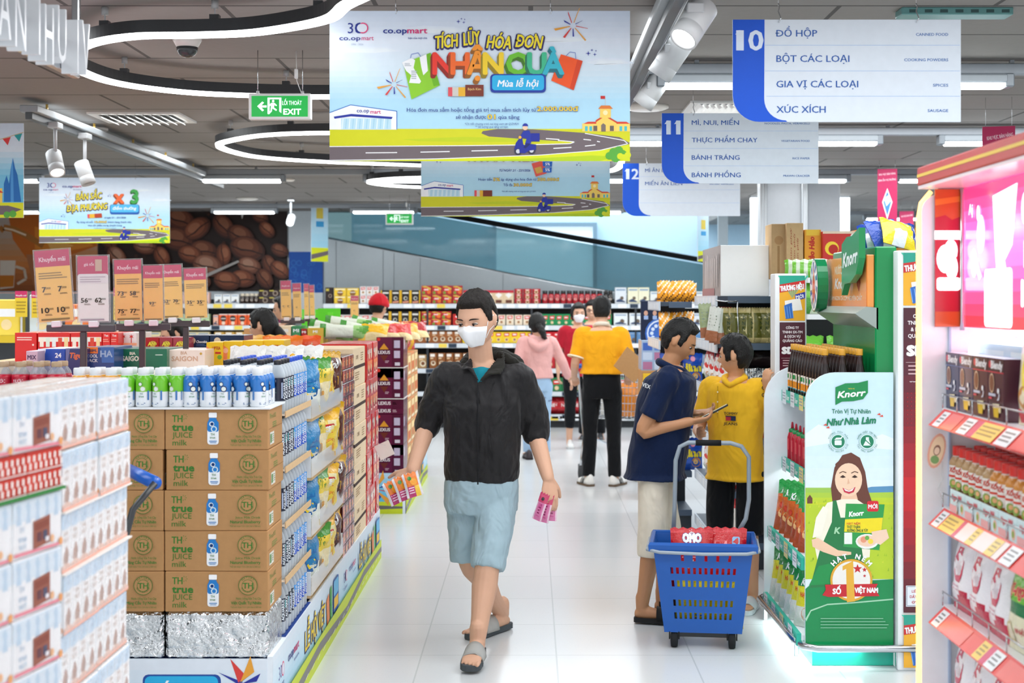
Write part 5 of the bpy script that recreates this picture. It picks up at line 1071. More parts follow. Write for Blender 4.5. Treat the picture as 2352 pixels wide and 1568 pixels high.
# long green-white noodle packs heaped on top
def veg(u,v):
 return 0x5fa83a if u<.12+.1*sin(v*5) else (0x9cc97a if u<.3 else (0xdfe4d4 if u<.86 else 0x4a9a3a))
for i,(px,py,Y,ro) in enumerate(((765,745,10.7,.25),(800,738,10.95,.12),(790,758,10.6,.05),(835,748,10.7,.22),(860,736,11.0,.3),(885,752,10.75,.28),(750,764,10.62,.0),(905,742,11.0,.2))):
 m,p=pouch(.10,.36,.06,lambda u,v:veg(v,u),8,16,seed=90+i,wr=.35,seal=.05)
 q=P(px,py,Y);o=m.build('noodle_pack','film',None,(q.x-.18,Y,q.z+.0),(0,radians(90+18*ro*3),radians(8*i % 30-10)));tag(o,'long green and white pack heaped on the second island, %s one from left' % ORD[(1,3,2,4,5,6,0,7)[i]],'food pack','green and white packs on the second island')
for i,(px,py,Y,c,nm) in enumerate(((855,765,10.62,0xf2b81e,'yellow'),(890,766,10.66,0xc8201f,'red'),(915,760,10.7,0xd02a22,'bright red'),(935,750,10.9,0xf2a81e,'golden'),(958,752,11.5,0xb0181c,'dark red'))):
 m,p=pouch(.22,.16,.07,lambda u,v:c if v<.74 or u<.3 else 0xf0d9a0,8,10,seed=110+i,wr=.4)
 q=P(px,py,Y);tag(m.build('snack_bag','film',None,(q.x,Y,1.275),(radians(-40),0,R.uniform(-.5,.5))),'%s foil bag lying on the purple cartons and packs' % nm,'bag')
m=M();m.box(-1.75,YC+.33,1.051,XI-.36,YC+.75,1.29,0xd9c9a8,.004);tag(m.build('stock_block','card'),'low stock block under the green and white packs','cardboard box')
# small boxes and packs along the near top of the second island
for i,(x0,x1,c,nm) in enumerate(((560,600,0xd9a06a,'tan'),(602,640,0xc8302c,'red'),(642,668,0xf0d9b4,'cream'),(670,690,0x3a8a5a,'green'),(692,704,0xb0282c,'dark red'),(706,742,0xd9b24a,'golden'))):
 px_box(x0,x1,752+R.uniform(-4,4),770,10.55,.25,c,art_txt(('MI',),WHITE),'snack_box','box','small packs along the second island top','small %s pack on the second island top, %s from left' % (nm,ORD[i]),'print_gloss',zb=1.052)
# bright green notice sheets
for x0,x1,y0,y1,Y,lab in ((730,782,708,745,11.2,'bright green sheet of card standing on the second island'),(693,732,710,738,12.2,'smaller bright green card behind the far price boards')):
 a,b=P(x0,y0,Y),P(x1,y1,Y);m=M();m.box(a.x,Y,1.051,b.x,Y+.004,a.z,0x5fd42e);m.box(a.x+.12,Y-.012,1.051,b.x-.1,Y,a.z-.03,0x6fdc3c);tag(m.build('green_card','print'),lab,'card sheet')
# ---- gondola on the far left (mostly hidden) ----
def price_strip(m,x0,x1,y,z,n,dep=0.004,cs=(0xf3d22a,0xf4f4f0,0xd0356a)):
 for i in range(n):
  a=x0+(x1-x0)*i/n;c=cs[R.randrange(len(cs))];m.box(a+.01,y-dep,z,a+(x1-x0)/n-.01,y,z+.045,c)
t=thing('shelf_unit','low shelf unit at the left edge with yellow promotion cards','shelf',(-3.6,8.9,0));q=t.location.copy()
def prt(m,nm,mt):o=m.build(nm,mt,t);o.location=-q;return o
m=M();m.box(-5.2,9.25,0,-2.72,9.3,1.62,0x5a6066);prt(m,'back_panel','paint')
for z in (.2,.62,1.02,1.32):m=M();m.box(-5.2,8.9,z,-2.72,9.25,z+.03,0xd9dde0);price_strip(m,-5.2,-2.72,8.9,z-.01,8);prt(m,'shelf','paint')
for i in range(10):
 m=M();x=-4.9+.225*i;c=(0x2f8a3a,0x3a9a4a,0xf0d24a,0xd8e4e8,0xe9782c)[i % 5];m.box(-.08,-.06,0,.08,.06,.2+.03*(i % 3),c,.006);p=Pr(m,(-.08,-.06,.2),(1,0,0),(0,0,1),.01);p.rect(2,3,14,8,WHITE);p.circ(8,13,3.4,0xf3d9a0)
 tag(m.build('food_pack','print_gloss',None,(x,9.08,1.352)),'%s pack on the far left shelf top, %s from left' % (('dark green','green','yellow','pale','orange')[i % 5],ORD[i]),'food pack')
for i,(x0,x1,y0,y1) in enumerate(((24,52,668,728),(62,92,668,730),(94,124,690,730),(170,184,660,738),(252,270,660,735))):
 a,b=P(x0,y0,8.85),P(x1,y1,8.85);w,h=b.x-a.x,a.z-b.z;m=M();m.box(-w/2,0,0,w/2,.003,h,0xf2d23a);p=Pr(m,(-w/2,0,h),(1,0,0),(0,0,1),w/100);p.rect(0,0,100,26*h/w,0xd0356a);p.text('Khuyến mãi',50,20*h/w,12,WHITE,'c',.03,w=84);p.lines(10,40*h/w,90,90*h/w,4,0xb89a2a)
 m.box(-.006,.003,1.3525-b.z,.006,.007,h*.9,0xd8dcde)
 tag(m.build('promotion_card','print',None,((a.x+b.x)/2,8.93,b.z)),'yellow and pink promotion card on the far left shelf, %s from left' % ORD[i],'price card')
# ================= back shelves along the far wall =================
R.seed(55)
def shelf_run(x0,x1,Y,zs,lab,depth=.42,split=1.25):
 t=thing('shelf_unit',lab,'shelf',((x0+x1)/2,Y,0));q=t.location.copy()
 def pr(m,nm,mt):o=m.build(nm,mt,t);o.location=-q
 m=M();m.box(x0,Y+depth,0,x1,Y+depth+.03,zs[-1]+.06,0x23282d);pr(m,'back_panel','paint')
 m=M();m.box(x0,Y+.03,0,x1,Y+depth,.12,0x1c2024);pr(m,'plinth','paint')
 n=max(1,round((x1-x0)/split))
 for i in range(n+1):
  x=x0+(x1-x0)*i/n;m=M();m.box(x-.012,Y+.02,0,x+.012,Y+depth,zs[-1]-.04,0x2b3036);pr(m,'upright','paint')
 for k,z in enumerate(zs):
  m=M();m.box(x0,Y+.012,z-.03,x1,Y+depth,z,0x2f353b);pr(m,'shelf_board','paint')
  m=M();m.box(x0,Y-.004,z-.052,x1,Y+.012,z+.004,0xd7dde2)
  for i in range(int((x1-x0)/.14)):
   a=x0+.14*i+R.uniform(0,.03);c=R.choice((0xf6f8f9,0xf6f8f9,0xf6f8f9,0xf2d65a,0x2b3a4c,0xd9dfe4))
   m.box(a,Y-.0065,z-.048,a+.1,Y-.004,z,c)
  pr(m,'price_rail','print')
 return t
YS=17.55
zs=[P(0,y,YS).z for y in (985,952,900,847,789,748,698)]
zs[0]=.14
XA,XE=P(742,0,YS).x,P(1700,0,YS).x
shelf_run(XA,XE,YS,zs,'long dark wall shelf stocked with coffee in front of the escalator')
XL0,XL1=P(482,0,YS).x,P(664,0,YS).x
shelf_run(XL0-3.2,XL1,YS,zs,'dark wall shelf of coffee below the coffee bean mural')
_K={}
def cbox(w,h,body,style,nm='coffee_box'):
 k=(w,h,body,style)
 if k in _K:return _K[k]
 d=.09;m=boxm(w,d,h,body,.003);f=faces(m,w,d,h)[0];W_,H_=w*100,h*100
 if style=='lavender':f.rect(0,0,W_,H_*.2,0xc62a3c);f.poly([(W_*.5,H_*.18),(W_*.85,H_*.34),(W_*.5,H_*.6),(W_*.15,H_*.34)],0xf6f2ec);f.rect(W_*.2,H_*.72,W_*.8,H_*.95,0x6a3a2a)
 elif style=='blackyellow':f.rect(W_*.0,0,W_*.12,H_,0xe8b41e);f.rect(W_*.88,0,W_,H_,0xe8b41e);f.rect(W_*.2,H_*.14,W_*.8,H_*.26,0xe6e2d8);f.circ(W_*.5,H_*.6,W_*.2,0xd8d4c8);f.circ(W_*.52,H_*.6,W_*.13,0x26221e);f.poly([(W_*.2,H_*.84),(W_*.8,H_*.78),(W_*.8,H_*.94),(W_*.2,H_*.97)],0xe89a7a)
 elif style=='fruit':f.poly([(W_*.02,H_*.1),(W_*.4,H_*.02),(W_*.98,H_*.3),(W_*.9,H_*.5)],0xd9b84a);f.circ(W_*.45,H_*.45,W_*.22,0xd8283a);f.circ(W_*.75,H_*.7,W_*.2,0xe8722c);f.circ(W_*.25,H_*.78,W_*.15,0x7a9a3a);f.rect(W_*.25,H_*.38,W_*.7,H_*.52,0xf2e2d8)
 elif style=='cup':f.rect(W_*.1,H_*.06,W_*.7,H_*.24,0xf4ece0);f.circ(W_*.5,H_*.66,W_*.3,0xf3e6c8);f.circ(W_*.5,H_*.64,W_*.2,0x7a4a2a);f.rect(W_*.12,H_*.3,W_*.5,H_*.38,0xe9c9a0)
 elif style=='redlogo':f.poly([(W_*.15,H_*.12),(W_*.85,H_*.08),(W_*.8,H_*.38),(W_*.2,H_*.42)],0xd8282c);f.rect(W_*.28,H_*.18,W_*.72,H_*.3,0xf4ece8);f.circ(W_*.5,H_*.7,W_*.22,0xe8c9a0);f.circ(W_*.5,H_*.68,W_*.13,0x8a4a24)
 elif style=='greenlogo':f.poly([(W_*.15,H_*.2),(W_*.85,H_*.14),(W_*.8,H_*.46),(W_*.2,H_*.5)],0xd8282c);f.rect(W_*.28,H_*.26,W_*.72,H_*.36,0xf4ece8);f.circ(W_*.5,H_*.75,W_*.2,0xe8c9a0)
 elif style=='orangedot':f.circ(W_*.5,H_*.4,W_*.34,0x3a2a24);f.rect(W_*.24,H_*.36,W_*.76,H_*.44,0xe9e0d8);f.circ(W_*.5,H_*.8,W_*.2,0xf3d9c0);f.rect(0,0,W_,H_*.08,0xf4e3d8)
 elif style=='darkcup':f.rect(W_*.08,H_*.08,W_*.5,H_*.22,0xc9b84a);f.circ(W_*.66,H_*.52,W_*.26,0x9a8a7a);f.circ(W_*.66,H_*.52,W_*.17,0x3a241a)
 elif style=='pale':f.rect(W_*.1,H_*.1,W_*.9,H_*.2,0x8aa0b8);f.circ(W_*.6,H_*.66,W_*.16,0x6a5a4a);f.poly([(W_*.1,H_*.8),(W_*.4,H_*.7),(W_*.9,H_*.86),(W_*.9,H_*.92),(W_*.1,H_*.9)],0x3a4a6a)
 elif style=='yellowcup':f.rect(W_*.1,H_*.1,W_*.9,H_*.24,0xf6ecc8);f.circ(W_*.5,H_*.65,W_*.24,0x8a5a2a);f.rect(W_*.3,H_*.5,W_*.7,H_*.6,0xf3efe0)
 kk=Kind(nm,'box',None,('box',m,'print'));_K[k]=kk;return kk
def jar(w,h,body,lid):
 k=(w,h,body,lid)
 if k in _K:return _K[k]
 m=M();r=w/2;m.lathe([(r*.9,0),(r,.006),(r,h*.68),(r*.8,h*.76)],12,body);p=Pr(m,(0,0,0),(1,0,0),(0,0,1),.01,fn=wrapfn(r));p.circ(0,-h*36,r*50,0xf0e0d0,n=10);p.rect(-r*60,-h*60,r*60,-h*50,0xf4ece8)
 c=M();c.lathe([(r*.84,h*.75),(r*.86,h*.77),(r*.86,h*.98),(r*.8,h)],12,lid);kk=Kind('coffee_jar','jar',None,('jar',m,'print_gloss'),('lid',c,'plastic'));_K[k]=kk;return kk
SHN=('lowest','sixth','fifth','fourth','third','second','top');cnt={}
def run(px0,px1,si,w,h,body,style,desc,rows=1,depth=1,jarlid=None,gap=.003,drop=()):
 """a run of like packs on shelf si from px0 to px1"""
 x0,x1=P(px0,0,YS).x,P(px1,0,YS).x;n=max(1,int(round((x1-x0)/(w+gap))));st=(x1-x0)/n
 for r in range(rows):
  for i in range(n):
   if (r,i) in drop:continue
   kk=jar(w,h,body,jarlid) if jarlid is not None else cbox(w,h,body,style)
   key=(desc,si);cnt[key]=cnt.get(key,-1)+1
   kk.put((x0+st*(i+.5),YS+.075+R.uniform(-.004,.004),zs[si]+.005+r*(h+.002)),'%s, %s along, %s wall shelf%s' % (desc,ordn(i),SHN[si],'' if rows==1 else (', %s row' % ORD[r])),rz=R.uniform(-.02,.02),group='packs on the far wall shelves')
T6=6
run(746,764,T6,.09,.20,0x2a1a16,'darkcup','dark coffee box by the blue panel')
run(766,824,T6,.15,.095,0xf0c83a,'yellowcup','yellow coffee box',2)
run(826,870,T6,.075,.105,0xeee8e4,'redlogo','white coffee box with red corner',2)
run(874,965,T6,.122,.165,0x1d1a1c,'blackyellow','black and yellow coffee box')
run(874,922,T6,.122,.05,0x1d1a1c,'blackyellow','flat black box stacked on the black and yellow boxes') if False else None
run(967,1062,T6,.122,.11,0xb8282c,'fruit','red fruit coffee box',2)
run(1064,1180,T6,.125,.165,0xe2c9a4,'lavender','cream coffee box with red top')
run(1181,1242,T6,.105,.06,0xa01c24,'redlogo','small crimson coffee box',3)
run(1245,1385,T6,.07,.16,0xc02a34,None,'red coffee jar with dark lid',jarlid=0x1c1a1c)
run(1387,1408,T6,.06,.16,0x2a2420,None,'black coffee jar with gold label',jarlid=0x14120f)
run(1412,1440,T6,.14,.20,0xdde2e6,'pale','silver grey coffee box')
run(1442,1492,T6,.13,.20,0xeeeacc,'pale','cream latte box',1)
run(1494,1640,T6,.13,.15,0xe4e6e2,'pale','white latte box on the far right of the shelf')
run(746,870,5,.11,.13,0xd8d2cc,'redlogo','pale coffee box')
run(872,965,5,.122,.17,0x1d1a1c,'blackyellow','black and yellow coffee box')
run(967,1036,5,.122,.085,0xb8282c,'fruit','red fruit coffee box',2)
run(1038,1140,5,.12,.14,0xc02a24,'redlogo','red instant coffee box')
run(1142,1240,5,.095,.13,0xecdcc4,'redlogo','cream coffee box with red badge')
run(1244,1405,5,.088,.14,0x1a8a52,'greenlogo','green coffee box with red badge')
run(1408,1480,5,.17,.15,0xe4e8ea,'pale','white box with wavy dark print')
run(1482,1640,5,.15,.15,0xdfe3e6,'pale','white box at the shelf right end')
run(870,1060,4,.094,.15,0x9a5a2c,'cup','brown coffee box with cup')
run(746,868,4,.10,.14,0xc9a070,'cup','tan coffee box with cup')
run(1062,1228,4,.1,.14,0xf0cc2a,'redlogo','yellow coffee box with red badge')
run(1232,1440,4,.1,.14,0xc8202a,'redlogo','bright red coffee box')
run(1442,1640,4,.12,.14,0x5a86b4,'pale','blue grey box')
run(985,1100,3,.094,.19,0x8a5226,'cup','tall brown coffee box with cup')
run(746,983,3,.12,.17,0xb08a5a,'cup','tan carton')
run(1102,1250,3,.12,.18,0xd8a83a,'cup','amber coffee box')
run(1252,1440,3,.12,.17,0xb8242c,'redlogo','tall red coffee box')
run(1442,1640,3,.14,.17,0x7a8aa0,'pale','grey box')
run(980,1140,2,.13,.15,0xdfe0dc,'pale','white packet')
run(1142,1440,2,.13,.17,0x2a7a4a,'greenlogo','dark green coffee box')
kb2=[]
for i in range(2):
 m,p=pouch(.24,.2,.1,lambda u,v:0xc01f2a if v<.7 else 0xa81822,9,10,seed=130+i,wr=.3);p.text('NES',0,-9,4,0xf4e6e2,'c',.05);kb2.append(Kind('coffee_bag','bag','red coffee bags on the low wall shelf',('bag',m,'film')))
for i in range(7):
 x=P(1270+28*i,0,YS).x;kb2[i % 2].put((x,YS+.1,zs[1]+.005),'glossy red coffee bag on the low wall shelf, %s along' % ORD[i],rz=R.uniform(-.2,.2))
run(980,1240,1,.15,.16,0xd8d0c4,'pale','pale bag box')
run(980,1240,0,.2,.1,0xb8a890,'cup','low tan carton')
# run under the mural
run(490,548,6,.095,.115,0xeef0ee,'pale','white coffee bag box under the mural')
run(549,592,6,.06,.125,0x3a2e28,None,'dark coffee jar with pale lid under the mural',jarlid=0xd9ccb4)
run(593,662,6,.125,.085,0x2e1c18,'darkcup','dark brown coffee box under the mural',2)
run(488,500,5,.06,.13,0xf0b8a0,'pale','salmon box under the mural')
run(501,610,5,.11,.14,0xf0602c,'orangedot','orange coffee box with dark dot')
run(611,662,5,.11,.14,0x8a2a5a,'orangedot','plum coffee box with dark dot')
for si in (6,5,4):run(-60,480,si,.15,.14,(0xe9d9a8,0xb8d4a0,0xe6b8a8)[si-4],'pale','pastel pack on the shelf far left')
run(490,660,4,.12,.14,0xd8a850,'cup','amber coffee box under the mural')
# ================= right side: seasoning kiosk, red display, dark gondolas, rolling basket =================
R.seed(66)
mat('lit_white',0xffffff,emit=1.6,vary=0,rough=.4)
mat('amber_led',0xffc070,emit=2.4,vary=0)
def leaf(p,x,y,w,h,c):p.poly([(x,y+h*.28),(x+w*.3,y+h*.12),(x+w*.7,y+h*.1),(x+w,y),(x+w,y+h*.5),(x+w*.85,y+h*.76),(x+w*.55,y+h*.84),(x+w*.2,y+h*.86),(x,y+h)],c)
def script(p,t,x,y,h,c,w,rot=-6):p.text(t,x,y,h,c,'c',.06,.25,rot,w)
kt=thing('seasoning_kiosk','green and white illuminated seasoning kiosk with printed end panel and chrome bumper','display shelf',(1.35,6.1,0));KQ=kt.location.copy()
def kp(m,nm,mt='paint',par=None):
 o=m.build(nm,mt,par or kt)
 if par is None:o.location=-KQ
 return o
G_=0x0a8a4a
# printed end panel facing the shopper
Yk=6.1;xa,xb,z1,z0=1.178,1.555,1.268,.085
def panel_outline(w,h,r):return [(0,0)]+[(w,0),(w,h)]+[(r-r*sin(radians(a)),h-r+r*cos(radians(a))) for a in range(0,91,10)]
m=M();m.prism([(xa+x,z0+z) for x,z in panel_outline(xb-xa,z1-z0,.13)],.018,0xdfeef6,(0,Yk+.018,0),(1,0,0),(0,0,1))
u=(xb-xa)/200;p=Pr(m,(xa,Yk,z1),(1,0,0),(0,0,1),u,eps=.00007);HH=(z1-z0)/u
rr=.13/u;top=[(rr-rr*cos(radians(a)),rr-rr*sin(radians(a))) for a in range(0,91,10)]
p.poly(top+[(200,0),(200,80),(0,80)],0xcdeaf4);p.grad(0,80,200,300,((205,234,244),(216,238,246),(232,242,246)),8)
p.poly([(0,140),(30,118),(60,130),(60,160),(0,170)],0xeaf4f8);p.poly([(150,150),(175,140),(200,150),(200,176),(150,172)],0xeaf4f8)
p.rect(0,300,200,440,0xa9cc2a);p.grad(0,262,200,330,((150,196,90),(198,214,40),(214,214,24)),6);p.poly([(120,268),(150,260),(200,258),(200,272),(120,274)],0x5a92bc);p.rect(0,300,200,470,0xb8d02c)
for i in range(90):x,y=R.uniform(2,198),R.uniform(290,470);p.poly([(x,y),(x+3,y-R.uniform(3,9)),(x+4,y)],R.choice((0xa4c428,0xcfd83a,0x93b824)));p.l-=1
p.l+=1;p.poly([(4,286),(10,278),(16,286),(16,298),(4,298)],0x6a4030)
p.poly([(0,492),(14,480),(40,478),(200,470),(200,HH-1),(0,HH-1)],0x078a4c);p.poly([(0,560),(12,540),(50,526),(110,522),(200,514),(200,517),(110,525),(50,529),(13,543),(2,566)],0xa8d8b8)
# woman on the poster
p.poly([(62,300),(58,262),(66,216),(84,188),(104,182),(124,194),(136,226),(142,266),(152,296),(144,318),(112,312),(80,306)],0x6a3a2c)
p.poly([(86,262),(112,262),(122,300),(78,298)],0xf0c4a4)
p.poly([(22,400),(28,330),(50,296),(84,288),(116,288),(134,300),(140,330),(150,360),(146,420),(30,440)],0xf6f0dc)
p.poly([(62,292),(70,290),(80,330),(112,330),(120,300),(126,302),(128,400),(140,480),(10,490),(34,400),(60,340)],0x1f7a42);p.poly([(30,440),(120,420),(136,476),(8,484)],0x189048)
p.circ(98,244,31,0xf6d2b4,38,n=24);p.poly([(68,230),(84,204),(110,204),(128,228),(128,216),(112,192),(88,190),(68,208)],0x6a3a2c)
for ex in (85,112):p.poly([(ex-7,238),(ex,233),(ex+7,238),(ex,240)],0x3a2018);p.line([(ex-8,229),(ex,225),(ex+8,228)],2,0x5a3424)
p.poly([(97,240),(101,252),(95,254)],0xe8b898);p.poly([(84,262),(99,268),(114,260),(110,272),(99,276),(88,272)],0xc8304a);p.poly([(87,264),(99,269),(111,262),(106,269),(99,271),(91,269)],0xffffff)
p.poly([(14,380),(28,376),(74,404),(104,408),(104,414),(70,418),(40,408),(16,396)],0xf2caaa);p.poly([(24,330),(40,304),(52,310),(36,372),(16,376)],0xf8f3e2)
p.poly([(92,298),(180,300),(168,404),(86,396)],0x2a9a4a);p.poly([(90,334),(176,330),(172,366),(88,362)],0xf2dc1e);script(p,'Knorr',116,326,11,WHITE,34);p.rrect(140,292,166,316,4,0xd81f30);p.text('MỚI',153,309,9,WHITE,'c',.05,w=20)
p.text('HẠT NÊM',94,346,5,0xc8402a,b=.04);p.text('THỊT THĂN',94,354,6,0x1f5a2a,b=.04,w=30);p.text('XƯƠNG ỐNG & TỦY',94,362,6,0x1f5a2a,b=.04,w=48)
p.circ(140,384,26,0xf0f0ec,17);p.circ(140,383,22,0xf3cfb8,13);p.circ(132,380,7,0xe89a7a);p.circ(148,384,6,0xf3d84a);p.circ(140,376,5,0x6ab04a);p.poly([(150,362),(184,356),(190,376),(170,392),(154,384)],0xf4d2b8);p.rect(88,364,106,390,0xeef2ea)
p.text('K',72,366,14,0xa8dcb0,'c',.06,.2)
# kiosk lettering
leaf(p,68,18,74,56,0x0b8a4a);script(p,'Knorr',105,55,14,WHITE,64,-5);p.text('TRÒN VỊ',104,38,2.5,0xd9c23a,'c',.02)
p.text('Tròn Vị Tự Nhiên',104,93,10,0x1f7a5a,'c',.02,w=88);script(p,'Như Nhà Làm',104,118,15,0x14805a,112,-3)
for x,y in ((40,120),(46,126),(162,96),(168,100)):p.poly([(x,y),(x+7,y-4),(x+9,y+1)],0xe0503c)
for cx,t1,t2 in ((74,'XƯƠNG TỦY HẦM','TRONG NHIỀU GIỜ'),(140,'KHÔNG CHẤT TẠO NGỌT','TẠO MÀU NHÂN TẠO')):
 p.circ(cx,157,18,0x9ed0c0,n=26);p.circ(cx,157,17.2,0xd9eef4,n=26);p.circ(cx,157,15,0x14805a,n=26)
 if cx<100:p.rrect(cx-8,154,cx+8,165,2,0xe8f4f2);p.poly([(cx-9,153),(cx-4,148),(cx+6,148),(cx+10,143),(cx+11,145),(cx+7,152)],0xe8f4f2)
 else:p.poly([(cx-3,147),(cx+4,147),(cx+4,153),(cx+9,166),(cx-9,166),(cx-3,154)],0xe8f4f2);p.line([(cx-10,148),(cx+11,167)],2,0x14805a)
 for tx,aa in ((t1,-90),(t2,90)):
  n=len(tx)
  for i,ch in enumerate(tx):
   a=aa+(i-(n-1)/2)*(150/n)*(1 if aa<0 else -1);rd=20.5 if aa<0 else 24.5
   if ch != ' ':p.text(ch,cx+rd*cos(radians(a)),157+rd*sin(radians(a)),3.6,0x1f7a5a,'c',0,0,a+90 if aa<0 else a-90);p.l-=1
for i,ch in enumerate('HẠT NÊM'):
 a=radians(-90+(i-3)*15.5);p.text(ch,104+50*cos(a),470+48*sin(a),11,WHITE,'c',.06,0,(i-3)*15.5);p.l-=1
p.l+=2;p.circ(104,472,48,0xe0a832,n=36);p.circ(104,472,43,0xf0ece6,n=36);p.poly([(44,482),(164,480),(158,493),(168,508),(52,510),(38,506),(46,494)],0xc81f2c)
p.poly([(84,440),(108,428),(112,520),(94,522),(92,446),(84,450)],0xe8b03a);p.text('SỐ',71,503,12,WHITE,'c',.07,w=18);p.text('VIỆT NAM',138,500,11,WHITE,'c',.07,w=52);p.star(118,446,11,0xc81f2c);p.star(134,448,6,0xc81f2c);p.star(134,462,4,0xc81f2c)
for k in range(4):p.lines(34,558+k*7,190,563+k*7,1,0x8ac8a4,.35,.1)
kp(m,'end_panel','print_gloss')
# far end panel (plain white, rounded)
m=M();m.prism([(1.15+x,.1+z) for x,z in panel_outline(.4,1.155,.17)],.018,0xeef5fb,(0,7.02,0),(1,0,0),(0,0,1));kp(m,'end_panel')
# green body and lit back
m=M();m.box(1.487,6.14,.09,1.58,7.0,1.81,G_,.006);kp(m,'back_cabinet','print_gloss')
m=M();m.box(1.46,6.13,.12,1.486,6.99,1.125,0xf2f7fb);kp(m,'shelf_back','paint')
KS=((1.13,1.235),(.80,1.235),(.46,1.165),(.135,1.145))
for z,x in KS:
 m=M();m.box(x+.02,6.125,z-.02,1.46,7.0,z,0xeef2f4);
 m.box(x,6.125,z-.045,x+.02,7.0,z+.008,0x2fb8a0);q=Pr(m,(x,7.0,z+.008),(0,-1,0),(0,0,1),.01)
 for k in range(4):q.rect(2+22*k,-.6,12+22*k,6.4,(0xdfe6ea,0xd9dfe4,0xe0d48a,0xe4e8ec)[k]);q.lines(3+22*k,.8,11+22*k,5,3,0x9aa4ae);script(q,'Knorr',17+22*k,4,2.4,0xdff4ee,7,0)
 kp(m,'shelf_board','print')
m=M();m.box(1.44,6.14,1.118,1.455,6.98,1.124,WHITE);m.box(1.30,6.14,.772,1.33,6.98,.778,WHITE);m.box(1.28,6.14,.432,1.31,6.98,.438,WHITE);kp(m,'light_strip','lamp')
# header with orange sign, leaf logo and oval badge
m=M();m.box(1.452,6.15,1.545,1.486,6.98,1.775,0xf09a4a,.004);q=Pr(m,(1.452,6.98,1.775),(0,-1,0),(0,0,1),.01)
q.grad(0,0,83,23,((240,150,70),(246,164,96),(240,140,70)),6);q.text('NƯỚC MẮM',33,7.5,3.6,0xf6e4c8,'c',.05,w=28);script(q,'Knorr',33,14.2,4.6,WHITE,28,0);q.text('ĐẬM NGON CÁ CƠM NGUYÊN CHẤT',42,19.8,2,0xf9efdc,'c',.03,w=66);q.poly([(66,8),(70,6),(72,12),(69,16),(65,13)],0xb02a1c);HD=kp(m,'header_sign','print_gloss')
m=M();m.prism([(1.40,1.52),(1.42,1.505),(1.50,1.45),(1.50,1.545),(1.45,1.55)],.84,0x9aa49e,(0,6.98,0),(1,0,0),(0,0,1));under(kp(m,'header_lip','plastic'),HD)
m=M();O=V((1.44,6.46,1.89));q2=[(0,.06),(.1,.03),(.2,.03),(.34,0),(.34,.13),(.28,.2),(.17,.235),(.06,.24),(0,.29)]
m.prism([(a,-b) for a,b in q2],.028,G_,O,(0,-1,0),(0,0,1));q=Pr(m,O-V((.0281,0,0)),(0,-1,0),(0,0,1),.01);script(q,'Knorr',17,15.5,6,WHITE,29,-4);under(kp(m,'leaf_logo','print_gloss'),HD)
m=M();ov=[(.10*cos(radians(a)),.13*sin(radians(a))) for a in range(0,360,15)];m.prism(ov,.05,0x0d7a48,V((1.43,6.93,1.65)),(0,-1,0),(0,0,1));q=Pr(m,V((1.379,6.93,1.65)),(0,-1,0),(0,0,1),.01);q.circ(0,0,9.4,0xf2f4f2,12.4,24)
for k in range(10):a=radians(36*k);q.poly([(5*cos(a),7*sin(a)),(8.6*cos(a+.1),11.4*sin(a+.1)),(8.6*cos(a+.4),11.4*sin(a+.4)),(5*cos(a+.3),7*sin(a+.3))],0x3a5a9a);q.l-=1
q.l+=1;q.poly([(0,-9),(2.6,-2),(3.4,5),(0,9),(-3.4,5),(-2.6,-2)],0xe0602c);under(kp(m,'oval_badge','print_gloss'),HD)
# bumper, feet and base
m=M();m.tube([(1.38,7.06,.105),(1.15,7.06,.105),(1.13,7.02,.105),(1.15,6.2,.098),(1.17,6.09,.097),(1.22,6.05,.096),(1.86,6.05,.096)],.016,0xc9ccd0,10);kp(m,'bumper_rail','chrome')
for x,y in ((1.16,7.03),(1.18,6.32),(1.57,6.08)):m=M();m.box(x-.01,y-.01,0,x+.01,y+.01,.1,0xc9ccd0,.002);kp(m,'foot','chrome')
m=M();m.box(1.215,6.14,.002,1.80,6.98,.075,0x1fa890);m.box(1.20,6.12,.076,1.84,7.0,.09,0x0a7a4a);kp(m,'base','plastic')
area('kiosk_underlight',(1.30,6.55,.074),.25,.9,9,(.9,.97,1)).parent=None
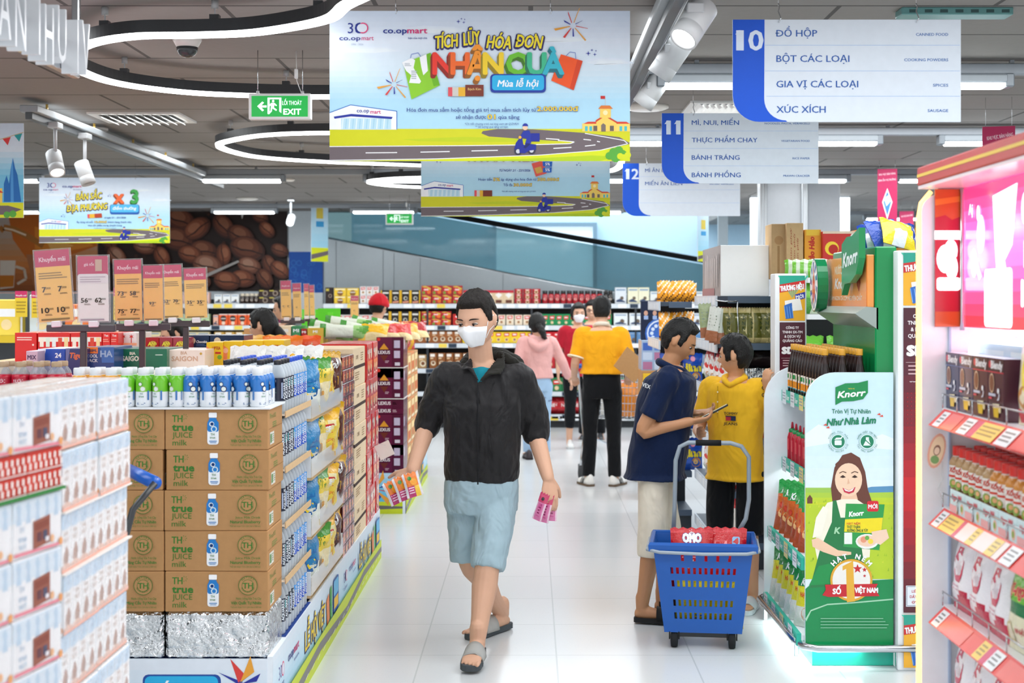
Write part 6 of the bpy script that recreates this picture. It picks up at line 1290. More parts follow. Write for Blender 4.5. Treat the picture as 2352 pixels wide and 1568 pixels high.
# advertising pillars beside the kiosk
def pillar(x0,x1,Y,z1,lab,low=True):
 t=thing('advert_pillar',lab,'advertising pillar',((x0+x1)/2,Y,0));w=x1-x0
 m=M();m.box(-w/2,0,0,w/2,.14,z1,0xeef1f3,.004);m.build('pillar_body','paint',t)
 m=M();a=.022;p=Pr(m,(-w/2+a,-.001,z1-.01),(1,0,0),(0,0,1),(w-a-.008)/100);U=(w-a-.008)/100;hp=.225/U
 def poster(y0):
  p.rect(0,y0,100,y0+hp,0xf0b02a)
  for k in range(9):p.poly([(50,y0+hp*.5),(-6+14*k,y0),(2+14*k,y0)],0x2aa08a if k % 2 else 0x4ac0a4);p.l-=1
  p.l+=1;p.poly([(0,y0),(100,y0),(100,y0+hp*.22),(0,y0+hp*.34)],0x2aa08a)
  p.poly([(0,y0+hp*.2),(100,y0+hp*.1),(100,y0+hp*.28),(0,y0+hp*.38)],0xc8302c);p.text('THƯƠNG HIỆU',50,y0+hp*.32,hp*.11,WHITE,'c',.06,0,-6,92)
  p.poly([(60,y0+hp*.42),(100,y0+hp*.36),(100,y0+hp*.5),(62,y0+hp*.56)],0x2a3aa0);p.text('MỚI',80,y0+hp*.5,hp*.07,WHITE,'c',.05,0,-8)
  p.poly([(20,y0+hp*.56),(80,y0+hp*.5),(90,y0+hp*.76),(24,y0+hp*.8)],0xf4f1ea);p.poly([(18,y0+hp*.66),(48,y0+hp*.6),(54,y0+hp*.94),(24,y0+hp*.96)],0x2a6ac0)
  for k in range(4):p.line([(18+k*10,y0+hp*.68),(24+k*10,y0+hp*.94)],2,0x7ab0e8)
 poster(0);y=hp+6;H2=(z1-.02)/U;yb=H2-hp-8 if low else H2-10
 p.grad(0,y,100,yb,((74,30,44),(90,28,44),(140,26,40),(206,30,40),(150,26,40),(74,26,40)),18)
 for i,s in enumerate(('CÔNG TY','TNHH SX-TM','& DỊCH VỤ','QUẢNG CÁO')):p.text(s,50,y+26+i*17,9.5,0xeadfe2,'c',.05,w=(50,78,62,76)[i])
 p.text('SDC',50,y+122,24,0xf4f0f0,'c',.12,w=80);p.rect(6,y+140,94,y+141,0xd8b8bc)
 for k in range(3):p.lines(12,y+148+k*10,92,y+155+k*10,1,0xd8b0b4,.5,.2)
 p.text('www.sondecao',50,y+192,5,0xe8d0d4,'c',.03,w=70)
 for r in range(10):
  for c in range(9):p.circ(10+c*10,y+220+r*11,1.6,0xb01828,n=6);p.l-=1
 p.l+=1
 if low:
  p.rect(6,yb-70,98,yb-16,0xe6eaf2);p.rect(8,yb-68,96,yb-18,0x3a4a6a);p.rect(9,yb-67,95,yb-19,0xe6eaf2)
  for i,s in enumerate(('LIÊN HỆ THUÊ','DÂY TREO HÀNG','0903 949')):p.text(s,52,yb-52+i*14,7,0xc0484c,'c',.03,w=(62,72,62)[i])
  poster(yb+5)
 m.build('advert_panel','print_gloss',t)
 return t
pillar(1.565,1.76,6.06,1.79,'white advertising pillar with dark red panel beside the green kiosk, nearer one')
pillar(1.218,1.375,7.09,1.71,'thin white advertising pillar with dark red panel behind the far kiosk end',True)
# --- goods on the kiosk ---
def soy():
 r=.0295;b=bottle([(.026,0),(r,.006),(r,.10),(r*.93,.13),(r*.62,.17),(.0135,.20),(.0135,.212)],[0x1a0d0c]*4+[0x2a1512,0x3a201a,0x3a201a],14)
 p=Pr(b,(0,0,0),(1,0,0),(0,0,1),.01,fn=wrapfn(r,pi),eps=.0004);p.rect(-2.4,-10,2.4,-2.4,0xe6d9cc,5);p.rect(-2.4,-6.2,2.4,-3.2,0xe08a2a,5);p.rect(-1.6,-9.2,1.6,-7.2,0x1f8a4a,3);p.rect(-2.4,-2.9,2.4,-2.4,0x1f7a8a,5)
 c=M();c.lathe([(.0155,.208),(.0158,.21),(.0158,.234),(.0145,.236)],14,0xd0962c);return ('body',b,'print_gloss'),('cap',c,'plastic')
KSO=Kind('soy_sauce_bottle','bottle','dark sauce bottles on the kiosk top shelf',*soy())
for i in range(3):
 for j in range(12):KSO.put((1.275+.075*i,6.17+.0655*j,1.131),'dark sauce bottle with gold cap, %s row from aisle, %s from the front panel' % (ORD[i],ORD[j]),rz=R.uniform(-.3,.3))
b=bottle([(.022,0),(.025,.006),(.025,.11),(.02,.13),(.014,.138)],0xb81830,14);p=Pr(b,(0,0,0),(1,0,0),(0,0,1),.01,fn=wrapfn(.025,pi));p.rect(-1.6,-10.4,1.6,-5,0xd8505a,4)
c=M();c.lathe([(.017,.134),(.0175,.136),(.0175,.15),(.01,.153)],12,0x1f8a4a);tp=M();tp.lathe([(.008,.15),(.005,.18),(.003,.184)],10,0xc02038)
KCH=Kind('chilli_sauce_bottle','bottle','red chilli sauce bottles on the kiosk',('body',b,'plastic'),('cap',c,'plastic'),('nozzle',tp,'plastic'))
for j in range(6):KCH.put((1.275,6.93-.1*j,.801),'red chilli sauce bottle with green cap, %s from the far end of the kiosk' % ORD[j])
kn=[]
for nm,c1,c2,c3,sd in (('orange',0x2a9a4a,0xd8682c,0xb8502c,141),('yellow',0x1f8a44,0xe0d82a,0xd9dfd4,143)):
 m,p=pouch(.17,.245,.06,lambda u,v:c1 if v<.3 else (c2 if v<.62 else c3),10,14,seed=sd,wr=.35);script(p,'Knorr',0,-18.5,3,WHITE,10,-6)
 if nm=='orange':
  for x,y,r in ((-3,-8,2.4),(2,-10,2.2),(3,-5,2.4),(-1,-4,2),(-4,-12,1.6)):p.circ(x,y,r,R.choice((0xe9b87a,0xc8402a,0x7aa83a,0xf0d9b0)),n=10)
 else:p.circ(0,-5.5,4.2,0xf3f0ec);p.circ(0,-5.5,3.2,0xe09a7a);p.circ(1.4,-5,1.4,0x6a9a3a);p.text('HẠT NÊM',0,-13,2,0xd8482a,'c',.04,w=9)
 kn.append(Kind('seasoning_pouch','pouch','seasoning pouches on the kiosk shelves',('pouch',m,'film')))
for k,(z,x,s) in enumerate(((.461,1.245,0),(.136,1.225,1))):
 for j in range(6):
  kn[s].put((x,6.88-.125*j,z+.001),'%s seasoning pouch on the %s kiosk shelf, %s from the far end' % (('green and orange','green and yellow')[s],('third','lowest')[k],ORD[j]),rz=-pi/2+.75+R.uniform(-.1,.1),rx=radians(-12+R.uniform(-4,4)))
# blue sweet bags on the kiosk top
for i,(x,y,c,nm) in enumerate(((2030,6.4,0x1c3f9c,'blue'),(2062,6.35,0x2348a8,'dark blue'),(2088,6.42,0x1a3a8c,'deep blue'),(2108,6.3,0xe8cf2a,'yellow'))):
 m,p=pouch(.17,.15,.08,lambda u,v:c if not (.3<u<.6 and v>.5) else 0xe4e8ee,8,9,seed=150+i,wr=.45);tag(m.build('sweet_bag','film',None,(P(x,0,y).x+(-.03 if i<3 else -.08),y,1.812),(radians(-35),radians(8*i-10),R.uniform(-.6,.6))),'%s shiny bag lying on the green kiosk top' % nm,'bag')
# ================= red seasoning display at the photo edge =================
YF=4.2;t=thing('seasoning_display','white and red illuminated display with amber light edge and pink lit poster','display shelf',(1.35,YF,0));DQ=t.location.copy()
def dp(m,nm,mt='paint'):o=m.build(nm,mt,t);o.location=-DQ;return o
Yn=3.05
m=M();out=[(1.155,0),(1.46,0),(1.46,1.93),(1.20,1.93)]+[(1.155+.05-.05*sin(radians(a)),1.84+.05*cos(radians(a))) for a in range(0,91,15)]
m.prism(out,.03,0xf3f4f8,(0,YF+.03,0),(1,0,0),(0,0,1));EP=dp(m,'end_panel')
m=M();m.tube([(1.148,YF+.012,0),(1.148,YF+.012,1.82),(1.156,YF+.012,1.865),(1.185,YF+.012,1.90)],.007,0xffc23a,8);under(dp(m,'light_edge','amber_led'),EP)
m=M();m.box(1.43,Yn,0,1.46,YF,1.93,0xe9edf6);dp(m,'back_panel')
m=M()
m.box(1.232,YF-.012,.1,1.238,YF,1.5,0xaabbd4);m.box(1.422,Yn,.1,1.43,YF,.13,0xaabbd4);dp(m,'panel_rail')
m=M();m.box(1.15,Yn-.05,1.918,1.48,YF+.035,1.972,0xc8362c,.004);m.box(1.1485,Yn-.05,1.942,1.15,YF+.03,1.951,0xf0c83a);m.box(1.152,Yn-.05,1.908,1.48,YF+.03,1.917,0xf2dfe0);dp(m,'roof_beam','print_gloss')
mat('pink_lightbox',emit=1.5,rough=.12,vary=0)
m=M();m.box(1.27,Yn,1.50,1.30,YF-.03,1.905,0xe0407c);q=Pr(m,(1.27,YF-.03,1.905),(0,-1,0),(0,0,1),.01)
q.grad(0,0,112,40.5,((216,40,92),(236,84,150),(240,110,180),(226,70,120),(200,40,50)),12)
q.poly([(26,4),(46,2),(42,18),(36,22),(38,26),(30,28),(28,18)],0xfff0f4);q.rrect(19,24,42,40,1.5,0xffffff);q.rrect(22,26,40,34,1,0xf6d6e2);q.circ(30,36,4,0xe8f4ea)
for x,y,r in ((16,14,3.4),(10,22,2.6),(52,9,2.6),(56,13,1.8),(14,8,1.4)):q.circ(x,y,r,0xfbe4ee,r*1.6)
q.poly([(8,19),(10,18),(17,26),(15,27)],0xfbe4ee);q.text('NÊM TỪ',52,24,6.5,0xffffff,'l',.06,w=40);q.text('NGỌT TỪ',50,34,6.5,0xffffff,'l',.06,w=46);q.text('Aj',7.5,8,3,0xfbe4ee,'c',.04);dp(m,'lit_poster','pink_lightbox')
m=M();m.tube([(1.268,YF-.02,1.49),(1.268,YF-.02,1.915)],.007,0xb8bcc4,8);m.tube([(1.268,3.4,1.49),(1.268,3.4,1.915)],.007,0xb8bcc4,8);dp(m,'poster_post','chrome')
m=M();m.box(1.19,YF-.014,1.50,1.266,YF-.008,1.905,0xb4162c);q=Pr(m,(1.19,YF-.014,1.905),(1,0,0),(0,0,1),.01);q.poly([(0,0),(7.6,0),(7.6,8),(5,9),(3,7.6),(0,8.4)],0xc85a1c);q.poly([(0,3),(7.6,2),(7.6,3.6),(0,4.8)],0xe0842a);q.rect(0,36,7.6,40.4,0xc8501c);RF=dp(m,'red_fascia','print_gloss')
m=M();q=Pr(m,(1.19,YF-.016,1.905),(1,0,0),(0,0,1),.01);q.rect(-.2,12.2,7.7,14.8,0xffffff);q.text('Eat Well, Live Well.',3.8,14.2,1.1,0xc89aa8,'c',0,w=6.8);q.circ(3.0,20.5,2.6,0xffffff,4.2);q.circ(4.6,18,1.9,0xffffff,3.2);q.circ(4.8,23,1.8,0xffffff,3.6)
q.text('A',2.9,23,4.4,0xd0305a,'c',.02,.2,w=3);q.text('j',5.2,23.4,4.6,0xd0305a,'c',.02,.2);q.rrect(.4,26,7.2,29.8,.8,0xffffff);q.text('AJINOMOTO',3.8,28.8,1.6,0xd8a8b8,'c',.02,w=6);under(dp(m,'lit_logo','lit_white'),RF)
AS=(1.262,.972,.684,.39)
for k,z in enumerate(AS):
 m=M();m.box(1.212,Yn,z-.014,1.43,YF-.012,z,0xf1f3f6);dp(m,'shelf_board')
 m=M();a,b_=V((1.165,0,z-.049)),V((1.212,0,z-.002));n=9
 m.add([(a.x,YF-.03,a.z),(a.x,Yn,a.z),(b_.x,Yn,b_.z),(b_.x,YF-.03,b_.z)],[(0,1,2,3)],0xe8443c);m.add([(a.x+.002,YF-.03,a.z-.002),(a.x+.002,Yn,a.z-.002),(b_.x,Yn,b_.z-.004),(b_.x,YF-.03,b_.z-.004)],[(0,3,2,1)],0xf4d8d6)
 q=Pr(m,(b_.x,YF-.03,b_.z),(0,-1,0),(b_-a).normalized(),.01);L=(b_-a).length*100
 q.rect(0,0,112,1.2,0xe23a34)
 lay_={0:(('w',3,9),('p',11,22),('w',26,34),('k',35,40),('y',40,56),('w',58,68),('r',70,96)),1:(('w',2,8),('y',9,22),('k',22,25),('f',25,60),('y',34,39),('y',50,56),('w',62,70)),2:(('w',2,8),('p',9,30),('y',40,46),('k',46,50),('w',50,57),('p',60,90)),3:(('w',3,9),('p',20,60))}[k]
 for c_,s0,s1 in lay_:
  q.rect(s0,.8,s1,L-.3,{'w':0xeef0f2,'p':0xee7068,'k':0xd8406c,'y':0xf0cc5a,'r':0xe8544c,'f':0xf3ddd8}[c_])
  if c_ in 'wy':q.lines(s0+.8,1.8,s1-.8,L-1,3,0x8a8a8a if c_=='w' else 0xa88a3a)
 dp(m,'price_strip','print_gloss')
 m=M();
 for y in [YF-.03-.14*i for i in range(8)]:m.tube([(1.208,y,z),(1.208,y,z+.042)],.0022,0xc8ccd0,5)
 m.tube([(1.208,YF-.03,z+.042),(1.208,Yn,z+.042)],.0024,0xc8ccd0,5);dp(m,'wire_fence','chrome')
m=M();m.box(1.40,Yn,1.475,1.43,YF-.05,1.49,WHITE);dp(m,'light_strip','lamp')
m=M();pts=[(.10,.085),(.06,.083),(.02,.07),(0,.045),(0,0),(.012,0),(.014,.04),(.03,.058),(.06,.066),(.10,.068)]
m.prism([(-a,b) for a,b in pts],.02,0xfafafa,(1.262,YF-.10,1.392),(0,1,0),(0,0,1));m.box(1.262,3.3,1.46,1.282,YF-.20,1.477,0xfafafa);dp(m,'topper_arch','lit_white')
m=M();m.box(1.285,3.3,1.30,1.288,YF-.115,1.46,0x9ab4c4);q=Pr(m,(1.285,YF-.115,1.46),(0,-1,0),(0,0,1),.01)
for x in (6,28):q.rect(x,2,x+16,12,0xb4c4c8);q.text('Select',x+8,10,2.4,0x5a7a90,'c',.03,w=11)
dp(m,'topper_card','print_gloss')
# coffee stick boxes
bl=[]
for nm,c1,c2 in (('navy',0x2a3456,0x1f2844),('maroon',0x4a2430,0x3a1a26)):
 m=boxm(.125,.05,.163,c1,.0015);f,r,l,b,tt=faces(m,.125,.05,.163);f.rect(0,0,12.5,3.4,c2);f.circ(1.4,1.7,1.0,0xc83a48);f.text('Blendy',7,2.7,2.0,0xf0ecec,'c',.06,w=9);f.rect(0,3.5,12.5,3.8,0xc83a48 if nm=='maroon' else 0x4a5a8a)
 f.circ(3.2,6.6,2.0,0xd9b89a,2.6);f.circ(3.2,6.6,1.7,0x7a4a34,2.2);f.rect(.8,9.3,6.4,10,0xc4c8d8);f.rect(.8,10.3,3.4,10.8,0xd8485a);f.circ(8.6,8.4,.7,WHITE);f.poly([(7.6,11),(9,10),(9.2,8.8),(9.8,9.4),(9.2,10.8)],0xd8dce8);f.poly([(4.4,12),(9.6,11.8),(8.8,15.4),(5.4,15.4)],0xe8c02a);f.poly([(4.4,12),(9.6,11.8),(9.4,12.8),(4.6,13)],0xf6ecc8);f.circ(10.2,13.2,.9,0xf0e0b0);tt.rect(0,0,12.5,5,0xd8dcf0)
 bl.append((nm,Kind('coffee_stick_box','box','coffee stick boxes on the red display',('box',m,'print_gloss'))))
for j in range(4):
 for r_ in range(2):nm,kk=bl[j//2];kk.put((1.245+.056*r_,YF-.083-.129*j,1.263),'%s coffee stick box on the red display, %s from the end panel%s' % (nm,ORD[j],'' if r_==0 else ', back row'),rz=-pi/2)
m,p=pouch(.19,.27,.06,lambda u,v:0xf0e2c0 if v>.35 else 0xf0dfe2,9,12,seed=170,wr=.25);p.rect(-7,-26,-2,-21,0xc83048);p.circ(0,-13,5,0xf3d84a);p.text('BÁN CHẠY',2,-14,2.4,0xd8402a,'c',.05,w=8);p.circ(-3,-7,3,0xc88a4a);p.circ(4,-6,2.4,0x8ab04a);p.rect(-8,-4,8,-.6,0xc8303c)
kk=Kind('broth_pouch','pouch','cream broth pouches on the red display',('pouch',m,'film'))
for j in range(2):kk.put((1.255,3.52-.19*j,1.263),'cream broth pouch with yellow oval beside the coffee stick boxes%s' % ('' if j==0 else ', nearer one'),rz=-pi/2+.15,rx=radians(-4))
def sauce(c1,c2):
 r=.0285;b=bottle([(.025,0),(r,.005),(r*.96,.03),(r*.86,.06),(r*.92,.085),(r,.11),(r,.135),(r*.7,.15),(.0145,.156)],[c1,c1,c1,c2,c2,c2,c2,0xe6dfd4,0xeae6de],16)
 p=Pr(b,(0,0,0),(1,0,0),(0,0,1),.01,fn=wrapfn(r,pi+.5),eps=.0005);p.rect(-3,-12.6,3,-6.6,0xece6de,6);p.text('Xốt',0,-10.6,1.4,0xd0402c,'c',.05,.2,w=3);p.rect(-2,-9.8,2,-9.2,0xd0402c,4);p.circ(0,-7.4,1.3,0x8aa84a,n=10);p.circ(.3,-7.6,.7,0xe8b07a,n=8)
 c=M();c.lathe([(.0185,.154),(.019,.156),(.019,.178),(.0178,.181)],16,0xe0342c);return ('body',b,'print_gloss'),('cap',c,'plastic')
S1=Kind('dressing_bottle','bottle','sauce bottles with red caps on the red display',*sauce(0xa8855a,0xb8966a));S2=Kind('dressing_bottle','bottle','sauce bottles with red caps on the red display',*sauce(0xb86a1c,0xd08a3a))
for i in range(3):
 for j in range(14):
  (S1 if j<6 else S2).put((1.250+.062*i,YF-.052-.0615*j,.973),'%s sauce bottle with red cap, %s row, %s from the end panel' % ('tan' if j<6 else 'orange',('front','second','back')[i],ORD[j]),rz=R.uniform(-.3,.3))
for j in range(5):
 m=M();m.box(-.07,-.003,0,.07,.003,.062,0xcde2e4,.001);q=Pr(m,(-.07,-.003,.062),(1,0,0),(0,0,1),.01);q.text('Ngon Mê!',6.5,2.6,1.6,0xd8505a,'c',.06,.1,-2,9);q.circ(11.4,4.4,1.5,0xe9b8a0);q.circ(11.2,4.4,.9,0x8aa84a);q.rect(0,4.2,8,6.2,0xe9a8a8)
 tag(m.build('tray_card','print',None,(1.2145,YF-.16-.142*j,.9725),(0,0,-pi/2)),'pale blue card with red script below the sauce bottles, %s from the end panel' % ORD[j],'card','tray cards under the sauce bottles')
pk=[]
m,p=pouch(.155,.225,.05,lambda u,v:0xf4f2f6 if v<.8+.08*sin(u*6) else 0xc8304c,10,14,seed=180,wr=.2)
p.text('AJINOMOTO',0,-20,2.4,0xb878c8,'c',.0,.2,w=11);p.poly([(-1.6,-18.4),(1.6,-18.4),(2,-16.8),(4,-14.6),(3.4,-11),(1.8,-8.4),(-1.8,-8.4),(-3.4,-11),(-4,-14.6),(-2,-16.8)],0xcf3a5c);p.line([(-3.8,-14.8),(0,-13.8),(3.8,-14.8)],.4,0xf4e8ee);p.text('AJI',0,-11.2,2.2,0xf4e8ee,'c',.06,w=4);p.lines(-5,-7.4,2,-5.4,2,0xd8a8b8);p.text('100',4,-4.4,1.6,0xd8506c,'c',.03)
KA=Kind('seasoning_pouch','pouch','white seasoning pouches with red urn',('pouch',m,'film'))
m,p=pouch(.155,.225,.05,lambda u,v:0x6fbe3a if v<.45 else (0x1f7a4a if v<.58 else 0xe8e4c4),10,14,seed=181,wr=.2);p.text('Aji-ngon',0,-14.5,3.2,0xd83040,'c',.06,.15,-4,12,out=0xf3ee9a);p.rect(1,-7,6,-3,0xf0d8da);p.text('NHẬT',3.5,-5.4,1.2,0xc8404c,'c',.04);p.circ(-3,-4.5,3,0xc8b87a)
KG=Kind('seasoning_pouch','pouch','green seasoning pouches on the red display',('pouch',m,'film'))
for k,z in ((2,.685),(3,.391)):
 for j in range(5):
  kk=KG if (k==2 and j>=3) else KA
  for r_ in range(2):kk.put((1.242+.055*r_,YF-.115-.162*j,z),'%s seasoning pouch, %s red-edged shelf, %s from the end panel%s' % ('green' if kk is KG else 'white urn',('third','fourth')[k-2],ORD[j],'' if r_==0 else ', back row'),rz=-pi/2+R.uniform(-.06,.06),rx=radians(-5))
# wobbler on the end panel
wt=thing('wobbler_card','oval portrait card on a bent clear arm clipped to the red display shelf','price card',(1.20,YF-.05,1.0))
m=M();m.tube([(0,0,0),(-.012,-.005,.03),(.0,-.006,.06),(-.002,-.006,.11)],.0025,0xd8dce0,6);m.build('clip_arm','clear',wt)
m=M();m.prism([(.024*cos(radians(a)),.052*sin(radians(a))) for a in range(0,360,20)],.002,0xe8a48a,(-.018,-.008,.14),V((1,-.2,-.25)).normalized(),V((.25,0,1)).normalized());q=Pr(m,(-.018,-.0105,.14),V((1,-.2,-.25)),V((.25,0,1)),.01);q.circ(0,0,1.9,0xf3d0a8,4.4);q.circ(0,-.2,1.0,0x8a5a44,1.6);q.circ(0,0,.75,0xf0cdb0,1.1);q.circ(0,2.6,1.2,0x7aa05a,1.2);m.build('card','print_gloss',wt)
# ================= dark gondola with shelves facing us =================
def gondola(x0,x1,Y0,Y1,zs_,lab,strip=True,col=0x3a4654):
 t=thing('shelf_unit',lab,'shelf',((x0+x1)/2,Y0,0));q=t.location.copy()
 def pr(m,nm,mt):o=m.build(nm,mt,t);o.location=-q
 m=M();m.box(x0+.03,Y0+.42,0,x1,Y0+.46,zs_[-1]-.03,0x20262c);pr(m,'back_panel','paint')
 m=M();m.box(x0+.02,Y0+.03,0,x1,Y1,.13,0x2a323a);pr(m,'plinth','paint')
 for k,z in enumerate(zs_):
  m=M();m.prism([(x0,Y0+.05),(x0+.05,Y0),(x1,Y0),(x1,Y1),(x0,Y1)],-.028,col,(0,0,z),(1,0,0),(0,1,0));pr(m,'shelf_board','paint')
  if strip:m=M();m.box(x0-.012,Y0+.06,z-.06,x0-.002,Y1,z+.004,0xcdd6e0);[m.box(x0-.014,Y0+.1+.16*i,z-.052,x0-.012,Y0+.22+.16*i,z-.006,0xe6ebf0) for i in range(int((Y1-Y0-.1)/.16))];m.box(x0+.05,Y0-.004,z-.04,x1,Y0,z,0x46566a);pr(m,'price_rail','plastic')
 return t
GZ=(.16,.46,.76,1.045,1.326,1.60)
gondola(1.10,1.72,8.3,9.45,GZ,'dark grey shelf unit holding gold pouches and a white box on top')
# white box on top
m=M();a,b=P(1655,563,8.34),P(1766,676,8.34);m.box(a.x,8.34,1.601,b.x,9.2,a.z,0xffffff,.002);q=Pr(m,(a.x,9.2,a.z),(0,-1,0),(0,0,1),.01)
q.rect(0,0,86,31,0x9a8f8c);[q.poly([(x,R.uniform(2,8)),(x+6,R.uniform(2,9)),(x+5+R.uniform(-3,3),24),(x+1,26)],R.choice((0x8a807e,0xa89e9a,0xb4a8a4))) for x in range(4,80,9)];q.rect(0,25,60,31,0x9a6a6c)  # grey and brown patches paint a mirror's reflections into the side face
tag(m.build('storage_box','print'),'plain white-fronted box with reflections painted on one side, on the dark shelf top','box')
m,p=pouch(.092,.205,.045,lambda u,v:0x6a6a28 if .12<u<.88 and .16<v<.84 else 0xd9c88a,12,14,seed=190,foot=True,wr=.15);p.rect(-1.2,-15.4,2.6,-5,0xe0d49a);[p.text(c,.7,-13.6+3*i,2,0x3a4a20,'c',.05) for i,c in enumerate('SNK')];p.rect(-3.6,-2.6,3.6,-.8,0x5a5a30)
KSW=Kind('seaweed_pouch','pouch','gold and olive pouches on the dark shelf',('pouch',m,'film'))
for i in range(7):
 for r_ in range(2):KSW.put((P(1672+17.5*i,0,8.36).x,8.37+.07*r_,1.327),'gold and olive pouch on the dark shelf, %s from left%s' % (ORD[i],'' if r_==0 else ', back row'),rz=radians((-8,20,-14,6,24,-6,12)[i]))
# hanging sachets at the corner
for i,(x,y,c) in enumerate(((1630,735,0xd8dcd4),(1642,740,0xcfd6cc),(1624,728,0x9aa87a),(1655,742,0xb8bcb4))):
 m,p=pouch(.075,.2,.02,lambda u,v:c if v<.7 else 0xa86a4a,7,10,seed=195+i);p.lines(-2.4,-15,2.4,-8,4,0x8a9a86)
 tag(m.build('hanging_sachet','film',None,(P(x,0,8.26).x,8.22+.02*i,P(x,y,8.26).z-.12),(radians(-4),radians(8-6*i),radians(-30+14*i))),'sachet hanging at the dark shelf corner, %s of four' % ORD[i],'sachet','sachets on the corner clip strip')
m=M();m.tube([(1.07,8.22,1.575),(1.12,8.2,1.57),(1.2,8.26,1.57)],.004,0xb8bcc0,6);m.tube([(1.06,8.25,1.35),(1.2,8.22,1.35)],.004,0xb8bcc0,6);m.box(1.185,8.255,1.57,1.195,8.3,1.575,0xb8bcc0);m.tube([(1.2,8.22,1.35),(1.2,8.26,1.57)],.004,0xb8bcc0,6);tag(m.build('wire_clip_strip','chrome'),'thin wire clip strip at the dark shelf corner','wire rack')
# foil trays and dark bags on the third shelf
for i in range(3):
 m=M();w=.085
 for s in range(14):a_,b_=-w+2*w*s/14,-w+2*w*(s+1)/14;o_=.003*(s % 2);m.add([(a_,-.06-o_,.001),(b_,-.06+o_-.003,.001),(b_*1.12,-.08+o_,.13),(a_*1.12,-.08-o_,.13)],[(0,1,2,3)],0xdfe2e4)
 m.box(-w,-.058,.001,w,.06,.006,0xdfe2e4);m.box(-w*1.1,.056,.001,w*1.1,.06,.13,0xdfe2e4)
 tag(m.build('foil_tray','foil',None,(P(1705+38*i,0,8.42).x,8.42,1.047)),'crimped aluminium foil tray on the dark shelf, %s from left' % ORD[i],'foil tray','foil trays')
 m,p=pouch(.24,.10,.12,lambda u,v:0x3a3034 if v<.6 else 0x5a4a4c,8,8,seed=200+i,wr=.4);tag(m.build('sweet_bag','film',None,(P(1712+36*i,0,8.62).x,8.6,1.18),(radians(-20),0,0)),'dark bag lying behind the foil trays, %s from left' % ORD[i],'bag')
m=M();m.box(1.2,8.52,1.046,1.7,8.72,1.178,0x2a2628,.004);tag(m.build('storage_box','card'),'dark carton under the dark bags on the shelf','box')
# low goods on the end shelves
for k,z in enumerate((.46,.76)):
 for i in range(6):
  m,p=pouch(.1,.2,.06,lambda u,v:(0xb82c2c,0xe8e4de,0xd8d0c4)[(k+i) % 3],7,9,seed=210+i+7*k,wr=.3);p.rect(-3,-14,3,-8,0xd8b8a8)
  tag(m.build('food_pack','film',None,(1.20+.09*i,8.42,z+.001),(0,0,R.uniform(-.2,.2))),'mixed food pack low on the dark shelf behind the boy, %s level, %s from left' % (('lower','upper')[k],ORD[i]),'food pack','packs low on the dark shelf')
# white and red bags on the aisle side
m,p=pouch(.2,.26,.1,lambda u,v:0xece6e0 if v>.22 else 0xd8484c,10,12,seed=230,wr=.3);p.circ(0,-15,4.6,0xd83a3c,5);p.text('AJI',0,-13.8,3.4,WHITE,'c',.06,w=7);p.circ(-3,-5,2.4,0x7aa05a);p.circ(3,-6,2,0xe8a87a)
KWR=Kind('snack_bag','bag','white and red bags on the aisle side of the dark shelf',('bag',m,'film'))
for k,z in enumerate((.46,.76,1.045)):
 for j in range(4):KWR.put((1.165,8.42+.24*j,z+.001),'white bag with red oval on the dark shelf side, %s level, %s from the corner' % (('lower','middle','upper')[k],ORD[j]),rz=-pi/2+.35,rx=radians(-4),sc=(.9,.9,.93))
for j in range(3):KWR.put((1.16,8.45+.26*j,1.327),'white bag with red oval beside the gold pouches, %s from the corner' % ORD[j],rz=-pi/2+.3,sc=(.8,.8,.8))
for j in range(2):
 for k in range(2):KWR.put((1.17,8.44+.3*j,.161),'white bag with red oval on the lowest dark shelf side, %s from the corner' % ORD[j],rz=-pi/2+.35,sc=1) if k==0 else None
# second dark unit behind: orange packs and blue biscuit packs
G2=(.16,.42,.70,1.0,1.30,1.565)
gondola(.885,1.09,9.62,10.6,G2,'second dark shelf unit with blue biscuit packs, behind the navy polo man',True)
m,p=pouch(.145,.215,.07,lambda u,v:0x1f50b8 if v<.3 or v>.9 else 0x2a5cc4,9,12,seed=240,wr=.15);p.rect(-7,-15,7,-9,0xf0d82a);p.text('Jinn',0,-9.6,5,0xf3e02a,'c',.1,w=12,out=0x1a3a8c);p.circ(2.4,-5.5,3.4,0xd8944a);p.circ(2,-6,1.8,0xe8c07a);p.circ(0,-18,1.8,0xe884a8)
p2=None;KJ=Kind('biscuit_pack','pack','blue biscuit packs on the second dark shelf',('pack',m,'print_gloss'))
for k,z in enumerate((.42,.70,1.0)):
 for i in range(2):
  for r_ in range(2):KJ.put((.955+.148*i-(.06 if i==0 and 0 else 0),9.7+.09*r_,z+.001),'blue biscuit pack with yellow word, %s shelf, %s%s' % (('lower','middle','upper')[k],('aisle side','inner side')[i],'' if r_==0 else ', back row'),sc=(.95,.9,.98))
m,p=pouch(.07,.17,.05,lambda u,v:0xf0a01e if (u*2+v*3) % 1<.72 else (0xf4ead0 if v<.6 else 0x5a2a1a),7,12,seed=250,wr=.4)
KOR=Kind('snack_pack','pack','orange snack packs on the second dark shelf',('pack',m,'film'))
for i in range(5):
 for r_ in range(3):KOR.put((.91+.046*i,9.68+.1*r_,1.566),'orange snack pack on the second dark shelf top, %s from left, %s row' % (ORD[i],ORD[r_]),rz=R.uniform(-.4,.4),sc=(1,1,R.uniform(.72,.86)))
for i in range(5):
 for r_ in range(2):KOR.put((.915+.042*i,9.68+.08*r_,1.301),'orange snack pack under the second dark shelf top, %s from left, %s row' % (ORD[i],ORD[r_]),rz=R.uniform(-.5,.5),rx=radians(-6),sc=(1,1,R.uniform(1.0,1.25)))
